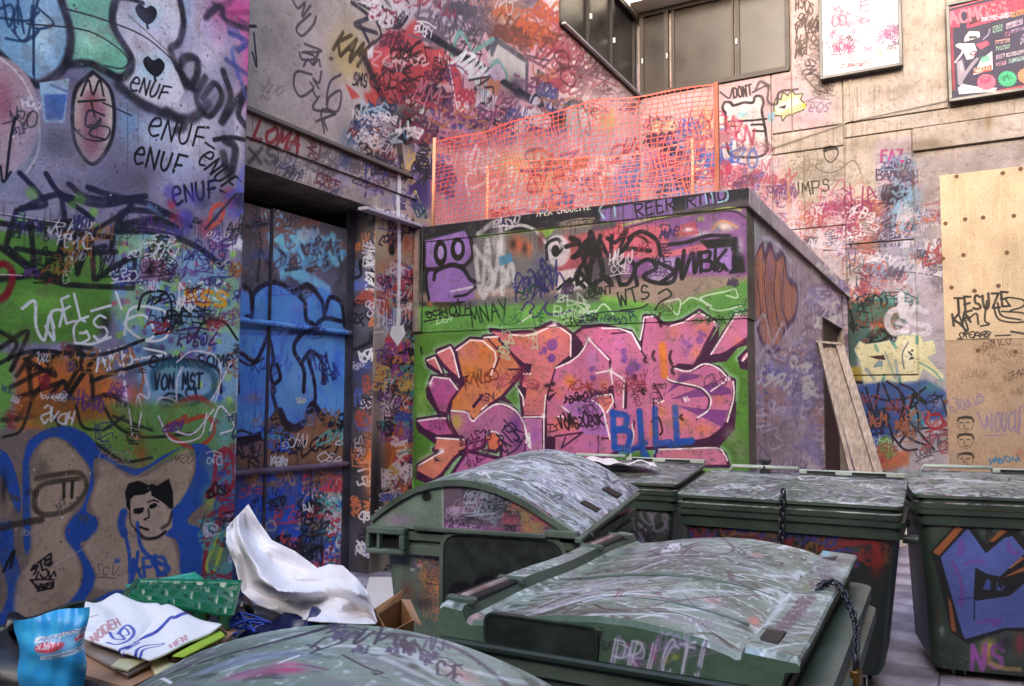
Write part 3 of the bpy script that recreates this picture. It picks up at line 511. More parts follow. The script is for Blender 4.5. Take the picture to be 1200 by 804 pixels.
    for q in ("130,170 155,100 190,150", "200,160 260,120", "240,230 270,190 300,230 295,270"): S.st(11, '6a9a90', q, .35, .9)
    S.st(16, '1d1a24', "40,95 150,165 220,205 300,260 370,300 450,360 530,415", .45); S.bl('26222c', 330, 270, 30, 40, .9); S.bl('3a3c58', 260, 260, 30, 50, .8); S.bl('4c3a34', 460, 380, 70, 40, .8); S.st(14, '26243c', "330,290 420,330 470,360 560,420", .5, .8)
    S.fl('b8404a', "120,180 150,200 175,300 170,370 145,360", 3, .9); S.ln(5, 'd8d0d0', "120,190 150,350 175,330"); S.tx('AZADU', 130, 195, 215, 265, 60, 'd0d0d4', 8); S.el('8ca8b4', 235, 280, 14, 40, 3, .9); S.fl('b09cb0', "240,220 280,195 300,240 270,260", 2, .9)
    S.bl('9c4858', 210, 390, 40, 60, .7); S.bl('a03c48', 280, 370, 30, 90, .8); S.fl('a05a78', "340,380 390,370 400,440 350,460", 4, .8)
    S.st(10, '8c98a8', "130,480 135,420 170,380 210,410 230,470", .3); S.fl('a8a0ac', "135,480 140,420 170,390 205,420 220,480", 3, .9); S.st(9, '3c3848', "120,480 130,410 170,375", .3)
    S.el('a8a4a6', 520, 370, 36, 60, 3, .95, 20); S.st(10, '4a4448', "560,400 550,350 520,315 485,330 480,380", .35); S.st(7, '4a4448', "520,330 530,400"); S.st(9, 'c05a6a', "570,400 560,340 520,305", .4, .8); S.el('b8b0c4', 430, 325, 12, 25, 2); S.el('b8b0c4', 390, 310, 18, 18, 2); S.st(6, '26222c', "375,320 390,295 410,310 420,340 440,310 445,345", .3)
    S.tags(['8c3a48', 'a04a54', 'b06a70', '5c3038'], 360, 110, 520, 280, 14, 25, 60, 4, 8, .5); S.tags(['6c5058', '8c6c70'], 500, 160, 590, 290, 12, 20, 40, 2, 4, .5)
    S.tags(['a83848', '3c2840', '6a3c60', 'c07a88', '2a2434', '4c4a7c', 'a86c50', 'c8bcc4'], 0, 230, 420, 460, 50, 25, 60, 4, 9, .3)
    S.bl('c8a86a', 610, 380, 40, 40, .7); S.st(12, 'c8b070', "615,470 630,340", .5); S.bl('d8c8c0', 560, 330, 40, 70, .6)
    # behind the netting
    S.fl('c8aab4', "80,480 560,400 720,420 720,700 80,780", 14, .8); S.bl('cdbc80', 340, 520, 110, 60, .85); S.bl('cfc08c', 420, 560, 60, 60, .7); S.bl('a05868', 250, 560, 60, 50, .6); S.bl('c48a90', 510, 600, 50, 60, .7); S.bl('9c4858', 380, 560, 20, 40, .6); S.bl('5c70b0', 660, 560, 40, 60, .8); S.bl('b85c50', 600, 560, 30, 60, .5); S.bl('a07890', 150, 600, 60, 80, .8)
    S.st(14, 'd8d0d4', "530,560 540,530 580,530 600,590", .4); S.tags(['a83c50', 'd8c8d0', '6c4a70', 'b86a50', '4a68a8', 'e0dcd8'], 90, 470, 720, 720, 34, 30, 70, 4, 10)
    S.fl('5870b4', "640,520 720,480 800,560 800,720 640,680", 10, .6)
    # fascia and pillar
    S.vw = (270, 0, 3.09)
    S.fl('a89a94', "0,395 640,640 640,720 440,735 0,600", 3, .6); S.bl('7a6e68', 120, 580, 140, 40, .5)
    S.tx('LOMA', 70, 500, 245, 555, 60, '8a3438', 12); S.tx('XS', 65, 590, 180, 590, 55, '4c464a', 14, .8); S.tx('KANI', 205, 640, 340, 670, 70, 'c2b8bc', 7); S.tags(['c2b8bc', '6a6068', '8c8088'], 230, 520, 460, 640, 14, 25, 45, 4, 7, .35); S.bl('46507c', 410, 580, 30, 40, .7); S.tx('DNA', 480, 660, 575, 660, 62, '4c4a80', 10); S.tx('AK', 490, 710, 560, 700, 50, '4a3c70', 9); S.bl('6a58a0', 540, 690, 40, 12, .6); S.tags(['403c5c', '9c90a4', '6c4c50'], 340, 640, 620, 740, 12, 20, 40, 4, 7, .3)
    S.bl('8c94b0', 600, 690, 30, 60, .7)
    S.vw = (270, 200, 3.09)
    S.fl('a0907c', "520,170 700,170 660,330 660,820 520,820", 6, .9); S.bl('b8a284', 560, 230, 30, 50, .7); S.bl('a84c34', 590, 260, 25, 50, .9); S.bl('a85030', 640, 260, 20, 50, .9); S.el('1d1a1e', 585, 285, 12, 22, 2); S.bl('b08a94', 660, 230, 20, 60, .7)
    S.bl('8a7c94', 570, 420, 40, 70, .7); S.bl('b87048', 560, 350, 40, 40, .5); S.tx('SB', 535, 430, 590, 420, 40, '8c2c50', 7); S.sq(535, 470, 600, 450, 30, '5c2c5c', 5, 5); S.bl('3460a8', 580, 520, 45, 30, .85); S.bl('8a8c9c', 560, 600, 50, 50, .7); S.bl('1d1b24', 580, 680, 34, 45, .9); S.bl('262430', 560, 800, 60, 60, .7); S.tags(['c8c0d0', '8c3458', '2a2838', '6a4a80', 'a84a3c', '4060a0'], 525, 330, 650, 800, 46, 18, 45, 3, 7, 0, .85, .3); S.drips('e0dce4', 530, 500, 650, 500, 20, 20, 120, 3)
    S.vw = (270, 420, 2.565)
    S.fl('8c7c94', "490,0 615,0 605,540 490,540", 5, .8); S.fl('b05a34', "470,170 520,160 515,330 480,420 455,420", 6, .9); S.bl('6a5044', 460, 380, 30, 120, .7); S.bl('a88ca8', 560, 130, 40, 60, .6); S.bl('7c94b0', 540, 420, 40, 60, .7); S.bl('3a3034', 530, 620, 60, 60, .9); S.bl('211e24', 535, 25, 32, 45, .9)
    S.tags(['8c2c48', 'b84a4c', '5c2c60', 'd8ccd8', '3c4c90', '2a2030', 'c87838', '7a3c74'], 480, 80, 605, 560, 90, 16, 42, 3, 7, 0, .9, .35); S.tx('X', 545, 195, 575, 195, 60, '8c2040', 8); S.tags(['201c22', '504048'], 460, 540, 600, 700, 26, 20, 50, 5, 9); S.bl('26222a', 440, 420, 24, 260, .8)
    S.vw = (0, 0, 1)     # the white painted arrow
    S.st(5, 'e6e2ea', "466,205 467,250 468,300 467,360 466,396", .25); S.fl('dcd8e0', "460,384 472,383 474,392 466,405 458,393", .4); S.st(3, 'd0cad6', "436,243 450,247 470,252 488,264", .3)
    S.bl('17151a', 437, 600, 12, 90, .7)

def paint_front(S):
    S.noise('7aac50', .3, .45, .7, .7, 1)
    S.vw = (480, 220, 4.02)
    S.fl('4c782e', "20,660 1700,560 1700,1500 20,1500", 2); S.fl('558640', "60,560 400,540 700,500 1100,560 1250,480 1600,440 1620,640 60,690", 6); S.bl('7cb85a', 560, 600, 60, 40, .6)
    S.fl('1f1d26', "-40,190 900,60 1640,-20 1640,60 900,170 -20,260", 1); S.noise('3a3440', .2, .5, .7, .0, 3)
    S.fl('26242c', "20,240 320,170 320,560 20,560", 6, .9); S.fl('5c5460', "250,240 900,170 900,540 250,560", 8, .9)
    S.fl('463c48', "860,180 1640,50 1640,380 1200,430 860,490", 6, .95); S.noise('6a5c6c', .15, .55, .75, .0, 4)
    S.fl('8c7270', "60,540 700,500 760,480 1200,560 1640,420 1640,340 1200,420 700,460 60,500", 8, .9)
    # purple face
    S.fl('7a5a98', "75,255 265,205 290,250 300,310 250,370 300,450 310,520 250,540 95,540 85,400 75,330", 2); S.fl('8266a4', "80,260 240,220 270,300 90,360", 6, .7); k = '15131a'
    S.st(18, k, "70,235 72,330 66,380 130,385 200,365 260,370 300,320 290,240", .3); S.el(k, 148, 310, 32, 62, 1); S.el(k, 230, 292, 34, 55, 1); S.el('8c74ac', 150, 308, 15, 32, 1); S.el('8c74ac', 232, 288, 16, 30, 1); S.st(18, k, "118,435 130,395 200,368 255,385 290,435 330,450", .3); S.st(14, k, "90,390 80,440 95,530", .3); S.st(12, k, "215,515 270,505 312,470", .3); S.st(10, 'b8b0bc', "200,490 250,480 300,470", .5); S.st(12, k, "70,240 260,190", .4); S.bl('a85a3c', 100, 550, 18, 14, .8)
    # white scribble and masks
    for q in ("310,280 340,500 370,250 390,480 440,220", "320,300 400,420 350,520", "330,220 430,180 440,500", "360,480 420,380 470,440 400,500", "440,500 480,360 500,480"): S.st(22, 'aeaab0', q, .5, .8)
    S.bl('a8a6ae', 420, 260, 40, 70, .8); S.st(14, 'c8c4c8', "460,200 520,180 590,200 640,260", .4, .8); S.bl('b0543c', 510, 270, 45, 50, .95); S.bl('c06038', 560, 290, 26, 40, .9); S.bl('241c20', 490, 270, 20, 30, .9); S.bl('241c20', 545, 290, 18, 34, .8); S.fl('3c7290', "420,330 480,310 490,350 430,370", 2, .9); S.fl('7aa03c', "600,200 690,195 650,240", 3, .9); S.bl('5c2c34', 620, 250, 20, 60, .9)
    S.fl('8c4a54', "690,240 1050,180 1100,160 1090,300 900,330 780,400 700,470 690,350", 5, .95); S.bl('b04a50', 740, 300, 40, 90, .8); S.fl('b04c52', "980,150 1210,150 1215,280 1080,320 960,280", 5, .9); S.bl('b85058', 860, 260, 60, 60, .6)
    S.el('b0aab0', 700, 300, 60, 75, 5, .9); S.st(16, k, "650,340 650,270 700,245 720,290 690,320", .3); S.el('17151c', 690, 300, 20, 28, 3); S.bl('d0c8cc', 720, 270, 12, 20, .9)
    S.fl('c0bcc0', "680,400 800,380 860,470 700,500", 5, .85); S.bl('4a4068', 620, 360, 40, 40, .7)
    for q in ("740,280 800,260 760,240 830,300 770,330", "780,330 850,250 850,420 820,330", "830,260 880,300 900,230"): S.st(22, k, q, .35)
    S.sq(500, 520, 700, 470, 110, '2c2a60', 10, 9); S.sq(560, 500, 660, 460, 90, '24244c', 12, 6); S.st(10, '3c2c60', "530,580 560,540 590,560 570,590 600,610 650,540 640,580 680,600 770,580", .3); S.tx('MNAY', 300, 650, 480, 600, 80, '1d3818', 8); S.st(14, k, "700,480 760,430 740,470 800,410 790,460 850,420 850,470 880,440", .35); S.sq(70, 620, 290, 590, 50, k, 7, 8); S.sq(850, 510, 890, 490, 30, k, 5, 4)
    S.tx('YPER CHOUETTE', 600, 140, 860, 105, 26, 'c8c0b4', 5); S.bl('8c7c6c', 780, 170, 90, 12, .6); S.sq(720, 200, 880, 175, 24, '8c7a6c', 4, 8); S.bl('6a6068', 420, 190, 40, 60, .5)
    S.sq(720, 660, 884, 640, 34, k, 6, 9)
    for q in ("790,540 850,560 800,590 884,580", "820,530 850,600", "520,640 580,600"): S.st(8, 'b8c4b4', q, .4, .9)
    S.vw = (680, 220, 4.02)
    # right half of the top band
    S.fl('7c4c86', "200,170 900,90 900,420 460,420 200,420", 8, .85); S.fl('9c86b0', "330,330 470,330 460,440 330,440", 6, .8); S.fl('b85a66', "120,200 415,170 420,300 340,340 120,330", 6, .85); S.fl('c06470', "300,330 560,270 700,250 580,300 420,330", 3, .9)
    S.fl('15131a', "560,250 740,235 780,400 700,410 720,300 600,290", 3, .95); S.fl('8a6aa8', "610,290 710,280 715,390 620,400", 3, .9); S.fl('8a6aa8', "510,320 590,305 590,395 510,400", 3, .9); S.bl('b8b0b8', 560, 220, 90, 20, .8); S.bl('cfc4b4', 680, 185, 60, 30, .95); S.st(10, 'c08a60', "620,200 670,160 740,190", .4); S.bl('6a6878', 650, 200, 14, 14, .9); S.fl('a04450', "440,190 540,160 560,220 450,240", 4, .9); S.bl('d0ccd4', 510, 200, 30, 12, .9); S.bl('86a43c', 570, 150, 18, 14, .9); S.bl('9c94a8', 755, 280, 18, 60, .8); S.bl('15131a', 760, 360, 24, 50, .95)
    for q in ("20,470 -20,420 30,330 50,210 70,330 30,380", "60,220 110,400 90,250 140,330 150,230", "130,240 170,260 220,200 180,320 250,230", "230,240 290,210 360,250 380,320", "170,310 230,290 330,300", "0,400 60,460 120,420 150,460 100,410"): S.st(20, k, q, .35)
    S.st(20, k, "190,460 175,390 220,340 260,380 230,450 190,460", .3); S.st(20, k, "270,460 260,380 320,340 360,380 300,420 360,450 440,440 460,340 480,420", .3); S.st(20, k, "350,350 400,370 440,400 380,450", .3); S.st(20, k, "490,300 480,430 530,310 540,400 560,310", .35); S.tx('BK', 560, 395, 700, 385, 90, k, 17); S.st(18, k, "420,270 500,260 600,230 700,230", .5); S.st(14, '3c1c20', "250,220 300,240 320,260", .4); S.sq(620, 400, 690, 380, 20, k, 10, 4)
    S.fl('7a5a98', "95,110 250,80 440,50 440,130 250,170 100,160", 3, .9); S.fl('7a5a98', "500,60 690,10 700,60 500,110", 3, .9); S.tx('REER RTMD', 265, 145, 700, 60, 62, k, 8); S.st(8, '8ab0c4', "115,80 95,110 120,150", .3); S.ln(8, '8ab0c4', "165,95 170,140"); S.st(8, '7aa0b8', "640,20 690,20 695,60 650,75", .3); S.ln(6, '7aa0b8', "590,30 600,80"); S.ln(6, '7aa0b8', "620,20 630,80")
    S.st(10, '98a45c', "200,180 330,150 520,130 700,100 760,110", .5, .9); S.st(7, '302c2c', "230,190 380,150 600,120 720,115 790,150", .4)
    S.tx('MUNT', 40, 510, 160, 500, 34, '1d1c1c', 7); S.tx('WTS', 185, 560, 340, 520, 66, '16201a', 8); S.st(8, '16201a', "370,500 410,480 430,510 380,540 350,580"); S.st(7, '16201a', "190,580 280,570 320,550")
    for q in ("400,540 470,530 460,600 420,560", "480,550 530,520 620,560 570,520 690,490 730,480 740,520 690,510", "560,520 640,580 760,560", "0,560 60,600 110,550 160,600"): S.st(7, 'b4ccb0', q, .4, .9)
    S.sq(0, 660, 260, 630, 38, '1f3040', 6, 12)
    # ---- the mural letters
    S.vw = (480, 370, 4.02); V = '3c1238'; Pk = 'b86688'
    S.noise('6da03e', .2, .5, .7, .0, 5); S.bl('8cae58', 60, 420, 40, 120, .5); S.st(10, '1d2418', "52,150 58,180", .5)
    wl = 'ecdce0'
    A1, A2, A3 = (484, 376, 4.23), (600, 366, 4.469), (730, 360, 4.469)
    faces = [
     (A1, "70,195 110,180 145,262 110,240 75,215", 'c46c74'), (A1, "120,152 185,128 205,165 225,282 190,255 150,215 125,180", 'c46c74'),
     (A2, "330,115 370,85 470,72 620,105 672,195 715,270 715,420 600,370 585,345 512,300 512,245 400,135 375,185 345,150", 'bd6488'),
     (A2, "180,455 228,290 320,240 375,190 400,140 512,250 560,340 590,370 590,500 540,500 480,540 510,640 520,800 180,800 178,560", 'b6668a'),
     (A2, "-110,95 0,110 100,105 205,60 250,72 312,118 308,225 228,290 180,450 165,545 60,545 45,400 62,320 60,270 -20,200 -90,120", 'bf6a72'), (A2, "62,552 160,552 162,800 60,800", 'b06c9c'),
     (A1, "80,320 95,280 180,285 222,345 185,395 165,460 130,450 85,370", 'a64e8a'), (A1, "20,495 130,478 160,480 175,520 205,565 120,570 60,540", 'a64e86'), (A1, "115,582 260,588 265,630 225,660 200,680 140,760 100,790 15,745 20,720 150,645 105,640", 'bf7262'),
     (A1, "150,830 270,650 440,690 520,665 562,650 700,640 700,900 150,900", 'aa6294'),
     (A1, "185,450 275,452 285,485 310,495 350,445 420,412 500,440 545,500 562,570 555,640 520,690 440,700 440,600 425,560 390,550 360,565 350,620 270,650 265,592 215,570 190,510", 'a2628a'), (A1, "360,570 400,550 440,575 445,610 410,645 380,640", 'c66a50'),
     (A1, "215,140 285,92 345,95 350,82 425,78 430,100 545,240 520,280 440,375 385,410 345,440 310,492 285,480 275,450 185,445 195,390 230,335 265,300 245,280 225,200", 'bf7450'),
     (A3, "-60,140 40,130 95,220 115,50 165,50 210,90 250,95 320,72 400,22 488,85 370,305 290,300 265,320 345,330 420,295 500,320 545,370 578,385 575,480 540,600 510,640 450,685 380,700 250,720 180,735 0,740 -130,800 -130,500 -60,420", 'ba6a8e'),
     (A3, "460,248 590,40 660,25 720,10 665,150 540,235 500,250", 'b8688e'), (A3, "610,270 690,190 665,260 630,290", 'c26c86'), (A3, "185,745 490,738 530,770 550,830 180,830 170,780", 'b86c8c')]
    for w, c, so in ((46, '8fb49c', .7), (26, V, .1)):
        for vw, q, fc in faces:
            S.vw = vw; S.st(w, c, q, so, .8 if so > .5 else 1, False, True)
            if so < .5: S.fl(V, q)
    for vw, q, fc in faces:
        S.vw = vw; S.fl(fc, q, .3); S.st(9, V, q, .3, .9, False, True)
    S.vw = A2; S.fl('a068ac', "260,490 400,445 470,500 490,560 510,650 370,640 300,560", 2, .9); S.fl('c46e66', "440,440 520,430 530,470 495,525 460,480", .5)
    def many(vw, L):
        S.vw = vw
        for x, y, rx, ry, c, a in L: S.bl(c, x, y, rx, ry, a)
    many(A1, ((300, 160, 60, 50, 'bb6a70', .6), (350, 160, 36, 50, 'cc7034', .8), (290, 260, 50, 50, 'c8742c', .8), (450, 190, 60, 60, 'c06850', .7), (430, 300, 50, 40, 'b8587c', .6), (220, 400, 40, 40, 'c4762c', .6), (340, 400, 40, 30, 'b86078', .6), (215, 500, 36, 50, 'aa9a3c', .85), (300, 540, 60, 40, '9a5480', .6), (420, 450, 60, 30, 'b0588c', .6), (510, 520, 40, 60, '5a3478', .75), (520, 610, 40, 50, '583070', .7), (140, 340, 40, 40, 'b0548c', .5), (90, 700, 50, 40, 'c47c50', .5), (240, 150, 20, 30, 'a868a0', .4), (500, 500, 30, 30, '7a4488', .5)))
    many(A2, ((60, 150, 80, 40, 'cc7850', .6), (20, 190, 50, 30, 'b85a90', .5), (180, 120, 40, 40, 'c8744c', .6), (270, 120, 30, 50, 'cc6c60', .6), (110, 400, 40, 90, 'c8704c', .65), (120, 640, 30, 60, '7a4890', .6), (300, 360, 36, 36, 'd87a28', .9), (240, 420, 40, 50, 'cc6c50', .6), (240, 590, 60, 50, 'cc6850', .75), (320, 585, 34, 34, 'd67a2c', .8), (420, 250, 40, 50, 'a878b8', .6), (470, 200, 40, 40, 'b868a8', .6), (560, 170, 60, 50, 'b862a0', .6), (480, 380, 30, 40, 'cc7448', .6), (620, 160, 30, 40, 'c47488', .5), (420, 700, 80, 40, 'a866a4', .7), (300, 720, 60, 40, 'b05c94', .6), (560, 620, 30, 60, 'b86490', .5)))
    many(A3, ((130, 120, 40, 50, 'b86090', .5), (330, 200, 40, 50, 'b06cb8', .6), (270, 130, 40, 40, 'cc7c54', .5), (420, 110, 50, 50, 'cc7450', .65), (380, 240, 40, 40, 'cc7c50', .6), (90, 330, 60, 50, 'b8689c', .6), (430, 340, 50, 20, 'b860a0', .6), (300, 600, 60, 50, 'cc7c40', .7), (420, 640, 70, 40, 'cc7446', .7), (400, 500, 40, 20, 'b86498', .6), (560, 130, 50, 50, 'c87c88', .5), (600, 180, 40, 30, 'c8683c', .4), (300, 770, 90, 20, 'c47468', .5), (500, 480, 40, 40, 'c8704c', .5), (200, 550, 40, 50, 'cc7840', .6), (30, 560, 40, 60, 'b06498', .5)))
    S.vw = A3; pr = '70397c'
    S.fl(pr, "225,455 310,345 400,355 395,372 330,385", .8, .9); S.fl(pr, "245,482 380,430 480,392 562,430 568,458", .8, .9); S.fl(pr, "280,515 400,532 550,540 520,630 430,585", .8, .9)
    for q in ("370,305 500,110 502,150 455,248 540,242 668,165 672,192 600,215 540,285 460,294 410,290 345,328 270,310 300,300", "600,290 640,226 615,285 640,300 665,262 655,330 615,325", "545,600 580,480 594,500 584,640 505,732 180,738 380,704 450,688 510,645"): S.fl(V, q, .4)
    S.vw = A2
    for q in ("312,110 330,115 372,165 345,205 318,238", "228,288 268,250 316,236", "52,275 105,270 95,318 60,320", "15,380 77,405 68,458 52,440", "178,447 238,414 192,470", "175,650 226,650 226,735 178,728", "580,365 606,375 600,505 584,508", "503,395 530,378 537,475 505,435"): S.fl(V, q, .3)
    S.vw = A1
    for q in ("205,130 220,150 240,280 278,268 240,337 180,272 226,290", "65,190 80,215 110,240 150,262 190,258 226,302 180,272 100,250 70,232", "62,330 80,328 132,450 128,474 66,382", "3,500 20,498 60,540 122,570 112,614 26,552", "290,424 345,358 350,372 302,436", "430,397 452,374 502,420", "540,213 588,213 580,258 545,250", "513,318 562,334 550,400", "-4,740 15,745 100,790 82,815 -4,775", "222,645 262,632 240,674", "108,676 124,690 140,694 110,698"): S.fl(V, q, .3)
    def lines(vw, w, c, L, cv=True):
        S.vw = vw
        for q in L: S.st(w, c, q, .25, .97, cv)
    lines(A1, 9, V, ("425,95 480,150 535,225 545,250 500,310 440,375", "195,385 182,450 190,510 225,572", "420,130 428,180 400,250", "350,85 372,92 415,140", "265,300 235,335 200,385", "285,480 270,452"), True)
    lines(A2, 9, V, ("435,432 490,420 525,426", "-20,300 50,300 -10,370", "225,650 370,630 258,712 280,655", "510,250 512,300", "180,640 178,480", "672,195 700,240", "520,660 470,662", "540,500 520,430"), False)
    lines(A3, 9, V, ("122,42 98,170 92,218", "165,408 205,485 175,500", "160,478 160,612", "230,368 255,395 390,425 432,455 450,490 436,540 385,590", "265,312 300,325 345,338 425,304", "60,600 50,660 20,730", "0,385 15,500", "400,12 490,76 500,112", "180,740 160,804"), True)
    lines(A1, 8, wl, ("70,197 108,182 142,258", "122,160 185,131 200,165 228,280", "215,147 285,96 345,100 405,153 412,190 385,275", "352,84 422,79", "85,312 100,279 180,288 221,342", "25,496 120,483 162,484", "115,581 252,590", "30,716 150,646", "510,320 545,380 548,420", "365,420 340,440"), False)
    lines(A1, 9, wl, ("190,446 268,455 282,482 302,496 345,455 420,413 500,440 545,500 562,570 560,605", "358,567 395,549 432,568 446,600"))
    lines(A2, 8, wl, ("0,119 60,125 120,115 205,74 248,78 308,121 306,232", "228,293 300,263 350,226 376,190 399,140", "400,140 506,249", "440,320 515,305 526,378", "516,310 586,350 582,500", "470,84 560,86 625,109 672,196", "60,323 98,323", "60,550 166,548 176,432", "166,548 166,735", "430,441 520,430 531,470 496,525", "260,492 312,536", "240,546 272,546"), False)
    lines(A2, 9, wl, ("400,448 468,500 492,580 512,662", "540,722 600,716 620,742 610,775", "628,590 636,650 615,722"))
    lines(A3, 8, wl, ("115,56 160,49", "250,99 320,79 400,28 450,60 492,86", "460,248 590,43 645,30", "460,440 550,378", "0,121 45,136 90,216", "625,282 655,240", "90,172 112,60"), False)
    lines(A3, 9, wl, ("265,321 345,336 425,298 500,323 548,374", "230,360 250,386 390,416 440,450 460,490 445,540 390,580", "576,390 579,470 545,600", "185,746 330,742 490,739 530,771 546,804", "165,490 188,500 212,491"))
    for vw, x, y in ((A3, 552, 374), (A2, 515, 305), (A2, 585, 350), (A2, 400, 142), (A1, 140, 646), (A3, 600, 40), (A2, 165, 545), (A2, 225, 66), (A3, 488, 92), (A1, 85, 312)): S.vw = vw; S.bl('f0e4e8', x, y, 16, 16, .85)
    S.vw = A2; S.dots(['6a3c84'], 205, 170, 210, 175, 1, 30, 31, 1, .1); S.dots(['6a3c84'], 205, 240, 210, 243, 1, 22, 23, 1, .1); S.dots(['6a3c84', '7a4c94'], 150, 190, 180, 240, 4, 10, 18, .8, .3); S.dots(['70448c'], 570, 200, 600, 255, 6, 12, 20, .9, .3); S.dots(['70448c'], 610, 260, 670, 330, 8, 10, 24, .7, .4); S.dots(['70448c'], 400, 290, 430, 350, 5, 10, 16, .9, .3); S.tags(['2a1426'], 270, 440, 420, 470, 1, 30, 36, 7, 8); S.sq(270, 480, 420, 450, 36, '2a1426', 9, 9); S.sq(250, 610, 480, 590, 60, '2a1426', 10, 12); S.sq(350, 530, 430, 520, 36, '2a1c48', 5, 4); S.sq(290, 410, 420, 400, 40, '8c342c', 7, 6); S.sq(470, 420, 690, 400, 44, '8c3c3c', 6, 8); S.bl('1d1216', 185, 385, 24, 14, 1); S.bl('1d1216', 215, 375, 14, 16, 1); S.bl('1d1216', 205, 410, 20, 8, .9); S.sq(190, 620, 240, 610, 30, '2a1426', 6, 3)
    S.vw = A1; S.sq(260, 330, 400, 300, 60, '7a3424', 8, 5); S.sq(410, 330, 500, 280, 40, '8c3c50', 5, 5); S.sq(230, 610, 380, 580, 40, '3c1c3c', 7, 8); S.sq(270, 680, 380, 640, 60, '6a2050', 8, 5); S.sq(450, 650, 540, 560, 90, '2a1840', 8, 7); S.sq(270, 730, 340, 700, 40, '5c1c4c', 7, 4)
    S.vw = A3; S.dots(['70448c'], 400, 170, 410, 175, 1, 20, 22, 1, .1); S.dots(['70448c'], 395, 110, 430, 150, 4, 10, 15, .8, .3); S.tags(['3c1c28'], 30, 420, 200, 460, 4, 20, 30, 4, 5); S.st(22, '70448c', "310,180 345,200 330,250", .8, .5)
    S.vw = (480, 370, 4.02)
    for x, y, h in ((1180, 20, 60), (1150, 190, 40), (1230, 200, 60), (1110, 210, 20), (1240, 260, 30), (960, 460, 30), (1100, 360, 20), (1060, 290, 14), (1280, 480, 20)): S.st(14, '2a1a18', [(x, y-h/2), (x-6, y), (x+4, y+h/2)], .6, .9)
    S.st(34, 'd8782c', "1190,140 1195,220 1200,280", .6, .9); S.st(30, 'd07028', "1150,500 1145,560", .7, .8); S.st(10, '34201c', "1140,500 1170,480 1190,540 1180,560", .5)
    k = '2a1426'
    S.sq(1290, 410, 1320, 400, 20, 'd8c8d0', 4, 4); S.st(16, 'd0ccd0', "560,560 565,620", .5); S.bl('b0ccc8', 580, 660, 20, 20, .8); S.bl('8c8c80', 1510, 560, 40, 50, .6); S.bl('8c888c', 1560, 640, 40, 60, .5)
    B = '1c48a0'
    S.tx('BILL', 955, 625, 1345, 590, 165, B, 30, .95, .03, .05, .3); S.st(28, B, "1030,640 1110,600", .4, .8); S.st(34, B, "1100,640 1120,690 1090,720", .4); S.st(30, B, "1230,610 1330,590", .4); S.drips('2a5ab0', 970, 620, 1200, 610, 8, 20, 60, 5)
    S.drips('8c4c60', 100, 300, 1500, 300, 26, 30, 160, 3, .35); S.vw = (0, 0, 1)
    S.fl('8c7c78', "478,262 494,262 494,392 478,392", 1.5, .9); S.bl('a06c5c', 488, 300, 5, 40, .6); S.bl('6a5a60', 487, 380, 6, 20, .7); S.fl('4a6a34', "478,392 488,392 488,560 478,560", 1, .8)
    S.drips('3c3a34', 500, 262, 860, 222, 34, 10, 50, 1.4, .35); S.noise('4a5a3a', .06, .62, .75, .25, 77)

def paint_side(S):
    S.noise('948890', .12, .4, .65, .9, 1, 4); S.noise('5c5258', .08, .5, .72, .8, 2, 5); S.noise('a89ca4', .06, .6, .75, .6, 3, 6)
    S.vw = (860, 200, 2.232)
    S.fl('8a807c', "-10,40 60,60 330,300 330,400 -10,80", 2, .6); S.bl('7a8a78', 60, 170, 30, 60, .6)
    for q in ("50,330 45,260 60,210 75,190 80,230 95,195 110,230 130,215 140,280 165,310 160,380 130,420 120,460 90,470 70,440 60,400",): S.fl('8c5a44', q, 2, .9); S.st(10, '3c2c44', q, .5, .85)
    S.bl('a86c44', 75, 290, 12, 60, .8); S.bl('a06844', 110, 320, 12, 70, .8); S.bl('7a5a70', 95, 260, 8, 50, .7)
    for q in ("85,240 80,300 90,400", "110,250 105,330 120,420", "130,260 125,350 140,400", "60,280 70,360 65,420"): S.st(6, '3c2c40', q, .4, .85)
    S.st(6, 'b0a8b0', "40,340 50,240 75,180 115,195 150,240", .5, .6); S.st(6, 'a89ca8', "50,420 80,380 100,450 130,400 150,470 190,420", .5, .7); S.st(6, 'a89ca8', "60,500 90,460 120,500 160,460 200,500", .5, .7)
    S.tags(['c8bcc8', '4c4048', 'b0a4b0', '5c5064'], 200, 280, 260, 440, 16, 40, 90, 3, 5, .6, .7, .5); S.bl('6a608c', 110, 580, 70, 80, .5); S.tags(['4a4a74', '6a6488', '9a92a4'], 60, 470, 200, 640, 26, 30, 70, 3, 6, .2, .55, .4); S.bl('1d1a1c', 83, 640, 5, 40, .9); S.st(5, '2a2628', "85,600 82,690"); S.bl('5c4a44', 90, 700, 80, 70, .4)
    S.drips('54484c', 40, 200, 240, 380, 70, 60, 260, 2.2, .4); S.drips('a89ea6', 40, 400, 240, 440, 50, 60, 200, 2, .35)
